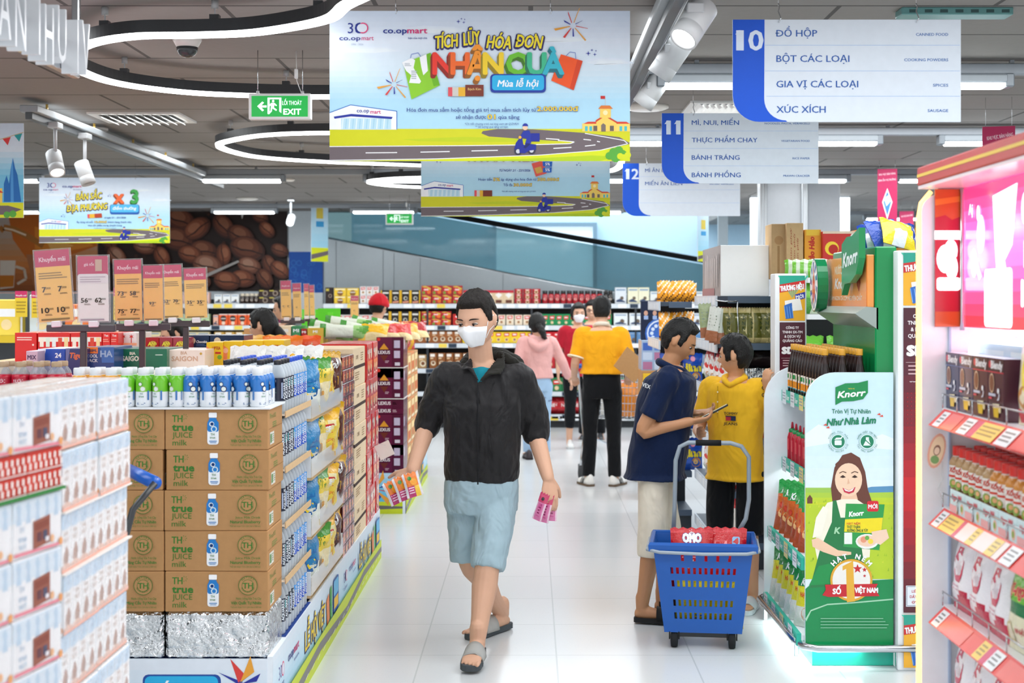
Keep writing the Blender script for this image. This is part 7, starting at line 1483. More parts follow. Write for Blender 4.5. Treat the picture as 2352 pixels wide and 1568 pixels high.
# cookie stand and crates further back
a,b=P(1480,690,11.2),P(1548,775,11.2);t=thing('cookie_stand','dark blue cardboard cookie stand with a big patterned disc','display stand',((a.x+b.x)/2,11.2,0))
w=b.x-a.x+.04;m=M();m.box(-w/2,0,0,w/2,.4,1.02,0xb88a5a,.003);q=Pr(m,(-w/2,0,1.02),(1,0,0),(0,0,1),.01)
for r_ in range(4):
 for c_ in range(2):q.rect(1+c_*w*50,2+r_*18,w*50-1+c_*w*50,16+r_*18,0x6a4a2c);q.rect(2+c_*w*50,4+r_*18,w*50-2+c_*w*50,14+r_*18,0x3a6ab8);q.rect(2+c_*w*50,8+r_*18,w*50-2+c_*w*50,9+r_*18,0xd8e0ec)
m.build('crate_body','card',t)
m=M();m.box(-w/2,.02,1.02,w/2,.36,1.26,0x9fb4d0,.003);q=Pr(m,(-w/2,.02,1.26),(1,0,0),(0,0,1),.01);[q.rect(1+c_*9,2+r_*7.5,8.4+c_*9,8+r_*7.5,R.choice((0x6a8ac8,0xc8d4e6,0x4a6ab8,0xb87a9a))) for c_ in range(3) for r_ in range(3)];m.build('pack_tray','print_gloss',t)
m=M();m.box(-w/2,.1,1.26,w/2,.14,a.z,0x14203c,.006);q=Pr(m,(-w/2,.1,a.z),(1,0,0),(0,0,1),.01);q.text('OREO',w*50,5,3.6,WHITE,'c',.08,w=14,out=0x2a5ac0);q.circ(w*56,26,12,0x3a66b4);q.circ(w*56,26,10.6,0xd4dff0);q.circ(w*56,26,9.4,0x3a66b4)
for k in range(12):a_=radians(30*k);q.circ(w*56+6.6*cos(a_),26+6.6*sin(a_),1.5,0xd4dff0,n=8);q.l-=1
for k in range(3):q.circ(4+7*k,10,1.6,0xc89a84,2);q.rect(2.4+7*k,12,5.8+7*k,15,0x9ab0d8);q.l-=2
m.build('header_card','print',t);m=M();m.box(-w/2+.01,-.004,.93,w/2-.06,0,1.0,0xf2c22a);m.build('yellow_tag','print',t)
# tall unit behind the kiosk, with cartons on top
gondola(1.46,2.5,7.75,8.25,(.16,.5,.85,1.2,1.50,1.70),'pale shelf unit behind the kiosk with green packs and cartons on top',False,0xe4e8ea)
def wbox(x0,x1,y0,y1,Y,d,body,art,lab,mt='card'):px_box(x0,x1,y0,y1,Y,d,body,art,'storage_carton','carton',None,lab,mt,zb=1.701)
vt=lambda s,c,n=3:(lambda p,w,h,t,r,l,d:[p.text(s,w*(.3+.2*i),h*.9,w*.08,c,'l',.03,.2 if i==0 else 0,-90,h*(.78-.08*i)) for i in range(n)])
wbox(1772,1806,514,640,8.25,.22,0xb89a72,lambda p,w,h,t,r,l,d:(p.circ(w*.5,h*.3,w*.3,0xa8845c),p.rect(w*.4,h*.4,w*.55,h*.9,0x9a7a54)),'narrow brown carton standing on the tall unit, first from left')
wbox(1807,1845,512,640,8.2,.25,0xc4a67c,vt('Mì bún phở',0x9a3a2a),'tan carton with red vertical writing on the tall unit')
wbox(1848,1886,527,640,8.2,.25,0xe09a2a,lambda p,w,h,t,r,l,d:(p.text('Hảo Hảo',w*.58,h*.7,w*.3,0xb8281c,'l',.08,.2,-90,h*.55),p.rect(w*.1,0,w*.9,h*.12,0xe8c03a)),'orange noodle carton with red vertical word on the tall unit','print')
wbox(1890,1970,531,640,8.15,.25,0xc8322e,lambda p,w,h,t,r,l,d:(p.circ(w*.26,h*.36,w*.2,0xf0d03a),p.circ(w*.3,h*.38,w*.14,0xb8241c),p.text('Koreno',w*.78,h*.66,w*.2,0xf6ecea,'l',.08,.2,-78,h*.6),p.rect(0,0,w,h*.05,0xe8d0b8)),'red noodle carton with yellow swirl on the tall unit','print')
wbox(1972,2012,527,640,8.15,.25,0xd08a4a,vt('TA',0xf0d8b0,1),'orange-brown carton on the tall unit beside the red one')
wbox(2014,2120,523,640,8.15,.25,0xb87a3a,vt('MI',0xf0d8b0,1),'long brown carton on the tall unit behind the blue bags')
px_box(1713,1740,557,600,9.3,.2,0xcda87c,art_txt(('A',),0xd8402c),'storage_carton','carton',None,'small tan carton beyond the white-fronted box','card',zb=1.601) if False else None
m,p=pouch(.16,.2,.1,lambda u,v:0x6fc03a if v<.5 else (0x4a9a3a if u<.5 else 0xdfe8d0),8,10,seed=260,wr=.4);KGV=Kind('noodle_pack','pack','green packs on the pale unit',('pack',m,'film'))
for k,z in enumerate((1.2,1.501)):
 for i in range(4):KGV.put((1.54+.17*i,7.86,z+.001),'green food pack on the pale unit behind the kiosk, %s shelf, %s from left' % (('lower','upper')[k],ORD[i]),rz=R.uniform(-.3,.3),sc=(1,1,.9))
m,p=pouch(.22,.1,.1,lambda u,v:0x7ac83e if (u*5) % 1<.6 else 0xdfecd4,10,8,seed=262,wr=.5)
KGT=Kind('noodle_pack','pack','green packs on the pale unit',('pack',m,'film'))
for i in range(3):KGT.put((1.50+.12*i,7.80+.02*i,1.701),'bright green wrapped pack on the pale unit top, %s from left' % ORD[i],rz=R.uniform(-.3,.3),rx=radians(-8))
# ================= rolling basket =================
bt=thing('rolling_basket','blue plastic rolling shopping basket with grey handle on black wheels','shopping basket',(.795,6.56,0),radians(-7))
BL=0x0a55aa
def wall(m,p00,p10,p11,p01,nx,ny,holes):
 """slotted wall between four corners (bottom-left, bottom-right, top-right, top-left)"""
 A,B_,C_,D=V(p00),V(p10),V(p11),V(p01);vs=[A.lerp(B_,i/nx).lerp(D.lerp(C_,i/nx),j/ny) for j in range(ny+1) for i in range(nx+1)]
 m.add(vs,[(j*(nx+1)+i,j*(nx+1)+i+1,(j+1)*(nx+1)+i+1,(j+1)*(nx+1)+i) for j in range(ny) for i in range(nx) if not holes(i,j)],BL)
zb,zt=.075,.475;bx,by,tx,ty=.175,.12,.225,.165
cb=[(-bx,-by,zb),(bx,-by,zb),(bx,by,zb),(-bx,by,zb)];ct=[(-tx,-ty,zt),(tx,-ty,zt),(tx,ty,zt),(-tx,ty,zt)]
hf=lambda i,j:i % 2==1 and 5<=i<=27 and j in (4,5,8,9,14,15,18,19) or (j in (22,23) and i % 4==1 and 7<=i<=25)
hs=lambda i,j:False
m=M();wall(m,cb[0],cb[1],ct[1],ct[0],33,27,hf);wall(m,cb[2],cb[3],ct[3],ct[2],33,27,hf);wall(m,cb[1],cb[2],ct[2],ct[1],21,27,lambda i,j:j in (14,15,18,19,22,23) and i % 2==1 and 3<i<17);wall(m,cb[3],cb[0],ct[0],ct[3],21,27,lambda i,j:j in (14,15,18,19,22,23) and i % 2==1 and 3<i<17)
m.add([cb[3],cb[2],cb[1],cb[0]],[(3,2,1,0)],BL);o=m.build('basket_body','plastic',bt);md=o.modifiers.new('thick','SOLIDIFY');md.thickness=.004
m=M();rim=lambda e,z:[(-tx-e,-ty-e,z),(tx+e,-ty-e,z),(tx+e,ty+e,z),(-tx-e,ty+e,z)]
m.loft([rim(0,zt-.02),rim(.018,zt-.028),rim(.02,zt),rim(.012,zt+.012),rim(-.002,zt+.008),rim(-.004,zt-.02)],BL,False,caps=(0,0));m.build('rim','plastic',bt)
m=M();m.tube([(-tx-.02,ty*.2,zt-.004),(-tx-.024,-ty-.01,zt-.022),(-tx+.03,-ty-.026,zt-.03),(0,-ty-.03,zt-.034),(tx-.03,-ty-.026,zt-.03),(tx+.024,-ty-.01,zt-.022),(tx+.02,ty*.2,zt-.004)],.008,0x9aa4ae,8);m.build('carry_handle','plastic',bt)
m=M();m.tube([(-.14,ty+.02,zt-.0),(-.135,ty+.03,zt+.12),(-.13,ty+.04,zt+.34),(-.11,ty+.04,zt+.405),(-.07,ty+.04,zt+.425),(.13,ty+.04,zt+.425),(.18,ty+.04,zt+.41),(.215,ty+.04,zt+.36),(.215,ty+.035,zt+.16),(.20,ty+.02,zt+.07),(.16,ty+.012,zt)],.011,0x8d99a4,10);PH=m.build('pull_handle','plastic',bt)
m=M();m.tube([(-.035,ty+.04,zt+.425),(.085,ty+.04,zt+.425)],.0145,0x17191c,10);m.build('handle_grip','rubber',PH)
for x,y in ((-.13,-.10),(.13,-.10),(-.13,.10),(.13,.10)):
 m=M();T=Matrix.Translation((x,y,.036)) @ Matrix.Rotation(pi/2,4,'Y');m.lathe([(.012,-.017),(.033,-.015),(.036,-.008),(.036,.008),(.033,.015),(.012,.017)],18,0x1c1e20,T);m.box(x-.024,y-.02,.04,x-.018,y+.02,.078,0x16181a);m.box(x+.018,y-.02,.04,x+.024,y+.02,.078,0x16181a);m.build('wheel','rubber',bt)
m=M();m.box(-.13,-.112,.05,.13,-.095,.074,0x16181a,.003);m.build('axle_bar','plastic',bt)
# goods inside
def inbasket(m,nm,lab,mt,loc,rot=(0,0,0)):
 T=Matrix.Translation((.795,6.56,0)) @ Matrix.Rotation(radians(-7),4,'Z');q=T @ V(loc);o=m.build(nm,mt,None,q,(rot[0],rot[1],rot[2]+radians(-7)));return tag(o,lab,'bag')
for i,(x,y) in enumerate(((-.05,.02),(.10,.05))):
 m,p=pouch(.20,.30,.07,lambda u,v:0xc8141e if v>.05 else 0xd83038,10,14,seed=270+i,wr=.25)
 if i==0:p.text('OMO',0,-23.6,3.8,0xf0f0f4,'c',.1,w=8.4,out=0x1a2a7c);p.star(0,-28.3,1.5,0xe8e0e4,6,.3);p.rrect(-2.6,-15.6,6,-11.6,.8,0xf2ece4);p.circ(2,-13.2,2.4,0xe8c83a,1.2);p.rect(-5,-17,4,-16.4,0xe89a9c)
 else:p.rrect(3.4,-26,7,-22,.8,0x8ab8e0);p.rect(-5,-24,1,-22,0xe87a80);p.poly([(-2,-14),(-1,-18),(1,-20),(2,-17),(2.4,-13)],0x2a6ab8);p.poly([(4,-15),(6,-19),(8,-18),(7,-13)],0xf0b0b4)
 inbasket(m,'detergent_bag',('red laundry detergent bag with white star in the blue basket','red laundry detergent bag with blue shield in the blue basket')[i],'film',(x,y,.22),(radians(-8),0,radians((4,-5)[i])))
for i in range(4):
 m,p=pouch(.085,.24,.06,lambda u,v:0xe8cf1e if v<.8 else 0xd8b81a,7,10,seed=280+i,wr=.2);p.lines(-2.6,-8,2.6,-4,3,0x3a5a9a);inbasket(m,'yellow_pack','yellow pack standing inside the blue basket, %s from left' % ORD[i],'film',(-.085+.075*i,-.065,.082))
m=M();m.box(-.14,-.02,.081,.15,.09,.2185,0x5a3a24,.006);inbasket(m,'brown_box','brown box under the red bags in the basket','card',(0,0,0))
# ================= people =================
mat('skin_light',0xd6a78b,rough=.5,spec=.35,vary=.05,vs=18,bump=('noise',300,.05,.001))
mat('skin_tan',0xb98560,rough=.48,spec=.4,vary=.06,vs=18,bump=('noise',300,.05,.001))
mat('skin_mid',0xd09c78,rough=.5,spec=.35,vary=.05,vs=18)
mat('hair_black',0x0a0908,rough=.45,spec=.35,vary=.4,vs=120,bump=('noise',190,.8,.006))
mat('hair_brown',0x1a1410,rough=.55,spec=.3,vary=.4,vs=140,bump=('noise',230,.9,.006))
for nm,c in (('cloth_black',0x161416),('cloth_teal',0x1c8a9c),('cloth_denim',0xa2bac4),('cloth_navy',0x0c1c3c),('cloth_cream',0xdcd3c2),('cloth_yellow',0xe9b62a),('cloth_golden',0xeaa41a),('cloth_dark',0x101216),('cloth_pink',0xe0a9a4),('cloth_paleblue',0x9fbcd8),('cloth_red',0xb01f30),('cloth_char',0x24231f),('cloth_grey',0x6a6c70),('cloth_capred',0xc8202c)):
 mat(nm,c,rough=.55 if nm=='cloth_black' else .85,spec=.3 if nm=='cloth_black' else .15,vary=.10,vs=14,sheen=.1,fold=.55 if nm in ('cloth_black','cloth_denim') else .4,bump=('voro',330,.35,.0015) if nm in ('cloth_black','cloth_navy') else ('noise',500,.2,.001))
mat('mask_white',0xf0f1f3,rough=.8,vary=.02)
mat('sandal',0x50565a,rough=.6,vary=.08)
def head_pt(az,el,off=0.0):
 x,y,z=.077*sin(az)*cos(el),-.097*cos(az)*cos(el),.116*sin(el)
 t=min(1,max(0,(-z-.002)/.112));x *= 1-.34*t**1.4
 if y>0:y *= 1-.50*t
 else:y *= 1+.05*t
 f=max(0,-y/.097)
 y-=.010*f*math.exp(-(x/.022)**2-((z+.098)/.02)**2)
 for s in (-1,1):
  y+=f*.011*math.exp(-((x-s*.031)/.015)**2-((z-.004)/.011)**2)
  y-=f*.005*math.exp(-((x-s*.047)/.018)**2-((z+.022)/.018)**2)
 y-=f*.005*math.exp(-((z-.026)/.010)**2)*math.exp(-(x/.05)**4)
 v=V((x,y,z));return v+v.normalized()*off
def head_grid(m,T,off,nu=44,nv=30,col=0,jit=0,seed=0):
 rr=V((seed*3.1,seed,0));rings=[]
 for i in range(1,nv):
  el=-pi/2+pi*i/nv;ring=[]
  for j in range(nu):
   az=-pi+2*pi*j/nu;o=off(az,el) if callable(off) else off
   if jit and o>.004:o+=jit*NZ.noise(V((sin(az)*9,cos(az)*9,el*5))+rr)+jit*.6*NZ.noise(V((sin(az)*30,cos(az)*30,el*10))+rr)
   ring.append(T @ head_pt(az,el,o))
  rings.append(ring)
 m.loft(rings,col,True)
def limb(m,pts,rs,n=12,sub=4,flat=False):
 """tapered tube through the joints, rounded at both ends"""
 P_=[V(p) for p in pts];q=[];r=[];L=len(P_)
 for i in range(L-1):
  a,b,c,d=P_[max(0,i-1)],P_[i],P_[i+1],P_[min(L-1,i+2)]
  for k in range(sub):
   t=k/sub;q.append(.5*((2*b)+(c-a)*t+(2*a-5*b+4*c-d)*t*t+(3*b-a-3*c+d)*t**3));r.append(rs[i]*(1-t)+rs[i+1]*t)
 q.append(P_[-1]);r.append(rs[-1])
 d0=(q[0]-q[1]).normalized();d1=(q[-1]-q[-2]).normalized()
 q=[q[0]+d0*r[0]*.9,q[0]+d0*r[0]*.5]+q+([] if flat else [q[-1]+d1*r[-1]*.5,q[-1]+d1*r[-1]*.9]);r=[r[0]*.35,r[0]*.85]+r+([] if flat else [r[-1]*.85,r[-1]*.35])
 m.tube(q,r,0,n)
def torso(m,rings,yaw,k=1.0,n=24,pw=2.4):
 c,s=cos(yaw),sin(yaw);R_=[]
 for ctr,rx,ry in rings:
  ring=[]
  for j in range(n):
   a=2*pi*j/n;x=rx*k*math.copysign(abs(cos(a))**(2/pw),cos(a));y=ry*k*math.copysign(abs(sin(a))**(2/pw),sin(a));ring.append(V(ctr)+V((x*c-y*s,x*s+y*c,0)))
  R_.append(ring)
 if R_[0][0].z>R_[-1][0].z:R_=R_[::-1]
 m.loft(R_,0)
def hand(m,W,D,N_,sgn,curl=(.35,.5,.4),s=1.0,spread=.1,thumb=.5):
 D=V(D).normalized();N_=V(N_);N_=(N_-D*N_.dot(D)).normalized();T=D.cross(N_)*sgn;W=V(W)
 rings=[]
 for t,w,h in ((-.01,.022,.017),(.012,.027,.017),(.045,.037,.0155),(.075,.040,.0135),(.092,.037,.011)):
  c=W+D*(t*s)+T*(.002*s);rings.append([c+T*(w*s*cos(2*pi*j/14))+N_*(h*s*sin(2*pi*j/14)) for j in range(14)])
 m.loft(rings if sgn<0 else [r[::-1] for r in rings],0)
 for i,(o,L) in enumerate(((.029,.070),(.0098,.078),(-.0095,.073),(-.0285,.057))):
  p=W+D*(.084*s)+T*(o*s);d=(D+T*(o*spread*12)).normalized();pts=[p];ang=0
  for k in range(3):
   ang+=curl[k]*(1+.08*i);dd=d*cos(ang)+N_*sin(ang);p=p+dd*(L*s*(.45,.3,.25)[k]);pts.append(p)
  limb(m,pts,[.0092*s,.0085*s,.0078*s,.0066*s],8,2)
 p=W+D*(.022*s)+T*(.026*s);d=(T*.62+D*.72+N_*thumb*.5).normalized();a=p+d*(.036*s);e=a+(d*.55+D*.6+N_*thumb*.5).normalized()*(.036*s)
 limb(m,[p-d*.012*s,p,a,e],[.013*s,.0125*s,.0098*s,.0075*s],8,2)
def ruffle(me,amp,sc,seed=0,st=(1,1,1)):
 o=V((seed,seed*1.7,0))
 ns=[v.normal.copy() for v in me.vertices]
 for v,n in zip(me.vertices,ns):
  c=v.co.copy();q=V((c.x*sc*st[0],c.y*sc*st[1],c.z*sc*st[2]))+o
  v.co=c+n*(amp*(NZ.noise(q)+.5*NZ.noise(q*2.3)))
def put(me,nm,mt,par,mat_also=None):
 me.name=nm;me.materials.clear();me.materials.append(MT[mt]);o=bpy.data.objects.new(nm,me);COL.objects.link(o);o.parent=par
 o.matrix_parent_inverse=Matrix.Translation(-V(par.location));return o
def putm(m,nm,mt,par):o=m.build(nm,mt,par);o.matrix_parent_inverse=Matrix.Translation(-V(par.location));return o
def headT(c,yaw,pitch,roll=0,s=1.0):return Matrix.Translation(V(c)) @ Matrix.Rotation(yaw,4,'Z') @ Matrix.Rotation(pitch,4,'X') @ Matrix.Rotation(roll,4,'Y') @ Matrix.Scale(s,4)
def short_hair(top=.016,side=.007,front=.62,back=-.55,sb=-.05):
 """hairline: elevation below which the hair dives under the skin; az 0 is the face"""
 def f(az,el):
  a=abs(az)
  hl=front-.05*a if a<.95 else (front-.05+(sb-front)*min(1,(a-.95)/.28) if a<1.25 else (sb if a<1.5 else (.35-.0*a if a<1.72 else .35+(back-.35)*min(1,(a-1.72)/.35))))
  k=min(1,max(-1,(el-hl)/.10));th=side+(top-side)*min(1,max(0,(el-.1)/.7))
  return th*k if k>0 else .014*k
 return f
def face(t,T,look=(0,-.3),lid=.6,skin='skin_light',brows=True,s=1):
 """eyes, brows; parts of the person"""
 for sx in (-1,1):
  m=M();m.sphere((sx*.031,-.0775,.003),.0115,0xd9d2cc,14,10,(1.1,.78,.52),T=T);m.sphere((sx*.031+look[0]*.006,-.0862,.003+look[1]*.006),.0052,0x20140e,10,8,(1,.5,1),T=T);putm(m,'eye','print_gloss',t)
  m=M();q=[T @ V((sx*.031+sx*.0165*k,-.0885+.006*k*k,.0085-.0035*k*k-lid*.004)) for k in (-1,-.5,0,.5,1)];m.tube(q,[.0012,.0022,.0026,.0022,.0012],0x2a1c16,6);putm(m,'eyelid','rubber',t)
  if brows:m=M();q=[T @ V((sx*.033+sx*.021*k,-.0935+.012*max(0,k)**2+.001*k,.0255-.004*k*k+.001*k)) for k in (-1,-.5,0,.5,1)];m.tube(q,[.0022,.0034,.0034,.0028,.0012],0x2a1f19,6);putm(m,'eyebrow','rubber',t)
def add_head(m,T,lips=True):
 head_grid(m,T,0)
 nose=[]
 for z,y,w,d in ((.024,-.090,.007,.008),(.008,-.093,.008,.010),(-.010,-.100,.010,.013),(-.024,-.106,.0135,.015),(-.033,-.100,.013,.012)):nose.append([T @ V((w*cos(2*pi*j/10),y+d*sin(2*pi*j/10),z)) for j in range(10)])
 m.loft(nose[::-1],0)
 for sx in (-1,1):
  m.sphere((sx*.0125,-.096,-.029),.0085,0,10,8,T=T)
  E=T @ Matrix.Translation((sx*.076,.012,-.006)) @ Matrix.Rotation(sx*.35,4,'Z') @ Matrix.Rotation(-.18,4,'X')
  m.sphere((0,0,.004),.030,0,14,10,(.26,.62,1.0),T=E);m.sphere((sx*.004,.012,.012),.016,0,10,8,(.4,.5,1),T=E)
 if lips:m.sphere((0,-.094,-.056),.019,0,12,8,(1.1,.45,.22),T=T);m.sphere((0,-.093,-.065),.017,0,12,8,(1.0,.5,.3),T=T)
def foot(m,ank,toe,s=1.0,up=None):
 """bare foot from the ankle to the toe tip"""
 A,B_=V(ank),V(toe);f=(B_-A);f=(f-V((0,0,f.z))).normalized() if up is None else f.normalized();sd=f.cross(V((0,0,1))).normalized();heel=A-f*.04*s-V((0,0,.045*s));R_=[]
 for t,w,h,z in ((0,.020,.018,.020),(.08,.031,.030,.030),(.3,.034,.040,.034),(.55,.038,.030,.022),(.8,.044,.018,.014),(.93,.042,.013,.011),(1,.032,.008,.009)):
  c=heel.lerp(V((B_.x,B_.y,B_.z)),t);c=V((c.x,c.y,c.z+z*s*.4));R_.append([c+sd*(w*s*cos(2*pi*j/14))+V((0,0,1))*(h*s*sin(2*pi*j/14)) for j in range(14)])
 m.loft(R_,0)
 limb(m,[A+V((0,0,.05)),A,heel+f*.05*s+V((0,0,.025*s))],[.036*s,.034*s,.036*s],12,2)
def toes(m,toe,f,s=1.0):
 sd=V(f).cross(V((0,0,1))).normalized()
 return sd
# ---------- the man in the foreground ----------
def PX(x,y,Y):return P(x,y,Y)
t=thing('person','person in white face mask and dark hooded jacket walking towards us holding pink packets','person',(P(1105,0,6.4).x,6.4,0));MAN=t
hc=P(1097,735,6.36);HT=headT(hc,radians(-27),radians(13),radians(-2),1.06)
sL,eL,wL=P(1193,872,6.43),P(1227,985,6.47),P(1259,1098,6.36)
sR,eR,wR=P(1024,874,6.43),P(984,970,6.47),P(946,1082,6.30)
hipL,knL,anL,toL=P(1146,1135,6.45),P(1119,1300,6.32),P(1097,1466,6.20),P(1080,1523,6.02)
hipR,knR,anR,toR=P(1070,1135,6.50),P(1082,1292,6.50),P(1153,1408,6.80),P(1084,1452,6.62)
tr=[(P(1106,826,6.43),.060,.058),(P(1107,842,6.43),.105,.072),(P(1108,856,6.43),.165,.090),(P(1108,880,6.43),.180,.104),(P(1109,930,6.42),.180,.120),(P(1108,1000,6.43),.174,.122),(P(1107,1070,6.44),.172,.120),(P(1106,1103,6.45),.168,.115)]
b=M();add_head(b,HT)
limb(b,[P(1107,850,6.44),P(1104,815,6.42),hc+V((.004,.02,-.05))],[.062,.055,.053],16)
torso(b,tr,0,.9)
DL,DR=(P(1266,1178,6.32)-wL).normalized(),V((-.62,-.25,-.66)).normalized()
limb(b,[sL,sL.lerp(eL,.5),eL,eL.lerp(wL,.35),wL],[.050,.048,.041,.040,.028],14);limb(b,[sR,sR.lerp(eR,.5),eR,eR.lerp(wR,.35),wR],[.050,.048,.041,.040,.028],14)
hand(b,wL,DL,(-.35,.9,0),1,(.30,.55,.5),1.05,.12,.7);hand(b,wR,DR,(.1,.95,-.3),-1,(.35,.6,.5),1.05,.1,.5)
limb(b,[hipL,hipL.lerp(knL,.5),knL,knL.lerp(anL,.3)+V((0,.015,0)),knL.lerp(anL,.7),anL],[.08,.070,.056,.058,.042,.036],16)
limb(b,[hipR,hipR.lerp(knR,.5),knR,knR.lerp(anR,.3)+V((.01,.015,0)),knR.lerp(anR,.7),anR],[.08,.070,.056,.056,.042,.036],16)
foot(b,anL,toL,1.0);foot(b,anR,toR,1.0)
for A,B_ in ((anL,toL),(anR,toR)):   # toes at the front of each foot
 f=(B_-A);f.z=0;f.normalize();sd=f.cross(V((0,0,1)));big=1 if A is anL else -1
 for k in range(5):o=B_-f*.006+sd*(big*(-.034+.0175*k));limb(b,[o-f*.02,o+f*(.020-.005*k),o+f*(.030-.006*k)-V((0,0,.003))],[.0098-.001*k]*2+[.0078-.0008*k],8,2)
body=remesh(b,.0045,3,.4);put(body,'body','skin_light',t)
face(t,HT,(-.7,-.6),.9)
m=M();head_grid(m,HT,short_hair(.018,.005,.62,-.42,.0),90,60,0,.005,1);hm=m.mesh('h');put(hm,'hair','hair_brown',t)
# face mask: lower face surface pushed out, with ear loops
def maskf(az,el):
 a=abs(az);hi=-.06-.10*max(0,a-.3)+.10*math.exp(-(az/.2)**2);inside=a<1.12-.25*max(0,-el-.4) and -1.02<el<hi
 e=min((1.12-a)/.12,(hi-el)/.10,(el+1.02)/.16);k=max(-1,min(1,e));return (.0115+.021*math.exp(-(az/.30)**2)*math.exp(-((el+.36)/.36)**2))*k if k>0 else .012*k
m=M();head_grid(m,HT,maskf,84,60,WHITE,.0012,4);mk=putm(m,'face_mask','mask_white',t);mk['label']='white folded face mask'
m=M()
for z0_,z1_ in ((-.012,.020),(-.060,-.022)):
 m.tube([HT @ head_pt(1.06,asin_,.010) for asin_ in (math.asin(max(-1,z0_/.116)),)]+[HT @ V((.068,-.030,(z0_+z1_)/2+.004)),HT @ V((.078,.004,z1_)),HT @ V((.080,.022,z1_*.6))],.0016,0xf2f2f4,6)
under(putm(m,'ear_loop','mask_white',t),mk)
# teal t-shirt, jacket with open neck, hood and shorts
m=M();torso(m,tr[1:6],0,.93);limb(m,[P(1107,842,6.44),P(1107,856,6.43)],[.062,.075],16);o=put(remesh(m,.008,5),'t_shirt','cloth_teal',t)
m=M();torso(m,tr[1:],0,1.0)
for S_,E_,W_,k in ((sL,eL,wL,1),(sR,eR,wR,-1)):
 c0=S_.lerp(V((t.location.x,6.43,S_.z)),.22);c1=E_.lerp(W_,.10);limb(m,[c0,S_,S_.lerp(E_,.5)+V((k*.006,0,0)),E_+V((k*.004,.004,0)),c1],[.085,.076,.071,.064,.058],18)
limb(m,[P(1070,850,6.44),P(1107,846,6.47),P(1146,848,6.44)],[.035,.055,.035],14)
jk=remesh(m,.0065,8,.5);ruffle(jk,.009,9,3,(1,1,.7));ruffle(jk,.0045,26,7,(1,1,.6))
import bmesh as BM
bm_=BM.new();bm_.from_mesh(jk);cx=P(1100,0,6.3).x;zt_,zb_=P(0,830,6.3).z,P(0,878,6.3).z
kill=[f for f in bm_.faces if (lambda c:c.y<6.44 and c.z>zb_ and abs(c.x-cx-.002)<.006+.058*(c.z-zb_)/(zt_-zb_)*1.0)(f.calc_center_median()) or (lambda c:c.z>P(0,838,6.43).z and (V((c.x-P(1107,0,6.43).x,c.y-6.43)).length<.063))(f.calc_center_median())]
BM.ops.delete(bm_,geom=kill,context='FACES');bm_.to_mesh(jk);bm_.free();JK=put(jk,'jacket','cloth_black',t)
m=M();m.tube([P(1100,y,6.43)+V((0,-(.128 if y>900 else .118),0)) for y in (880,930,990,1050,1104)],.0035,0x17171a,6);under(putm(m,'zipper','rubber',t),JK)
# collar flaps and hood
def flap(pts,th,nm,mt):
 m=M();q=[P(*p) for p in pts];c=sum(q,V((0,0,0)))/len(q);n_=(q[1]-q[0]).cross(q[2]-q[0]).normalized();n_=n_ if n_.y<0 else -n_
 A=[p+n_*th for p in q];B_=[p-n_*th for p in q];k=len(q);m.add(A+B_,[tuple(range(k)),tuple(range(2*k-1,k-1,-1))]+[(i,k+i,k+(i+1) % k,(i+1) % k) for i in range(k)],0);me=remesh(m,.004,4);return under(put(me,nm,mt,t),JK)
flap([(1099,876,6.295),(1086,848,6.33),(1083,818,6.41),(1062,840,6.36),(1058,850,6.33),(1078,846,6.315)],.006,'collar','cloth_grey' if False else 'cloth_black')
flap([(1101,876,6.295),(1120,852,6.33),(1146,812,6.41),(1158,806,6.44),(1160,838,6.36),(1150,858,6.315),(1126,860,6.305)],.006,'collar','cloth_char')
m=M();limb(m,[P(1066,838,6.46),P(1080,826,6.53),P(1110,822,6.57),P(1150,822,6.54),P(1186,834,6.48),P(1196,846,6.44)],[.022,.035,.05,.048,.034,.016],14);limb(m,[P(1150,815,6.45),P(1178,832,6.42),P(1194,840,6.42)],[.022,.026,.012],12);hd=remesh(m,.006,5);ruffle(hd,.006,22,5);under(put(hd,'hood','cloth_char',t),JK)
m=M();torso(m,[(P(1106,1085,6.45),.160,.108),(P(1106,1110,6.45),.168,.116),(P(1106,1150,6.46),.172,.118),(P(1107,1175,6.47),.165,.110)],0)
for h_,k_,hem,f_ in ((hipL,knL,P(1119,1306,6.33),1),(hipR,knR,P(1074,1288,6.50),-1)):
 limb(m,[h_,h_.lerp(hem,.3),h_.lerp(hem,.65),hem],[.092,.092,.086,.078],18,flat=True)
sh=remesh(m,.0065,7,.5);ruffle(sh,.008,10,9,(1,1,.55));ruffle(sh,.003,30,4,(1,1,.8));put(sh,'shorts','cloth_denim',t)
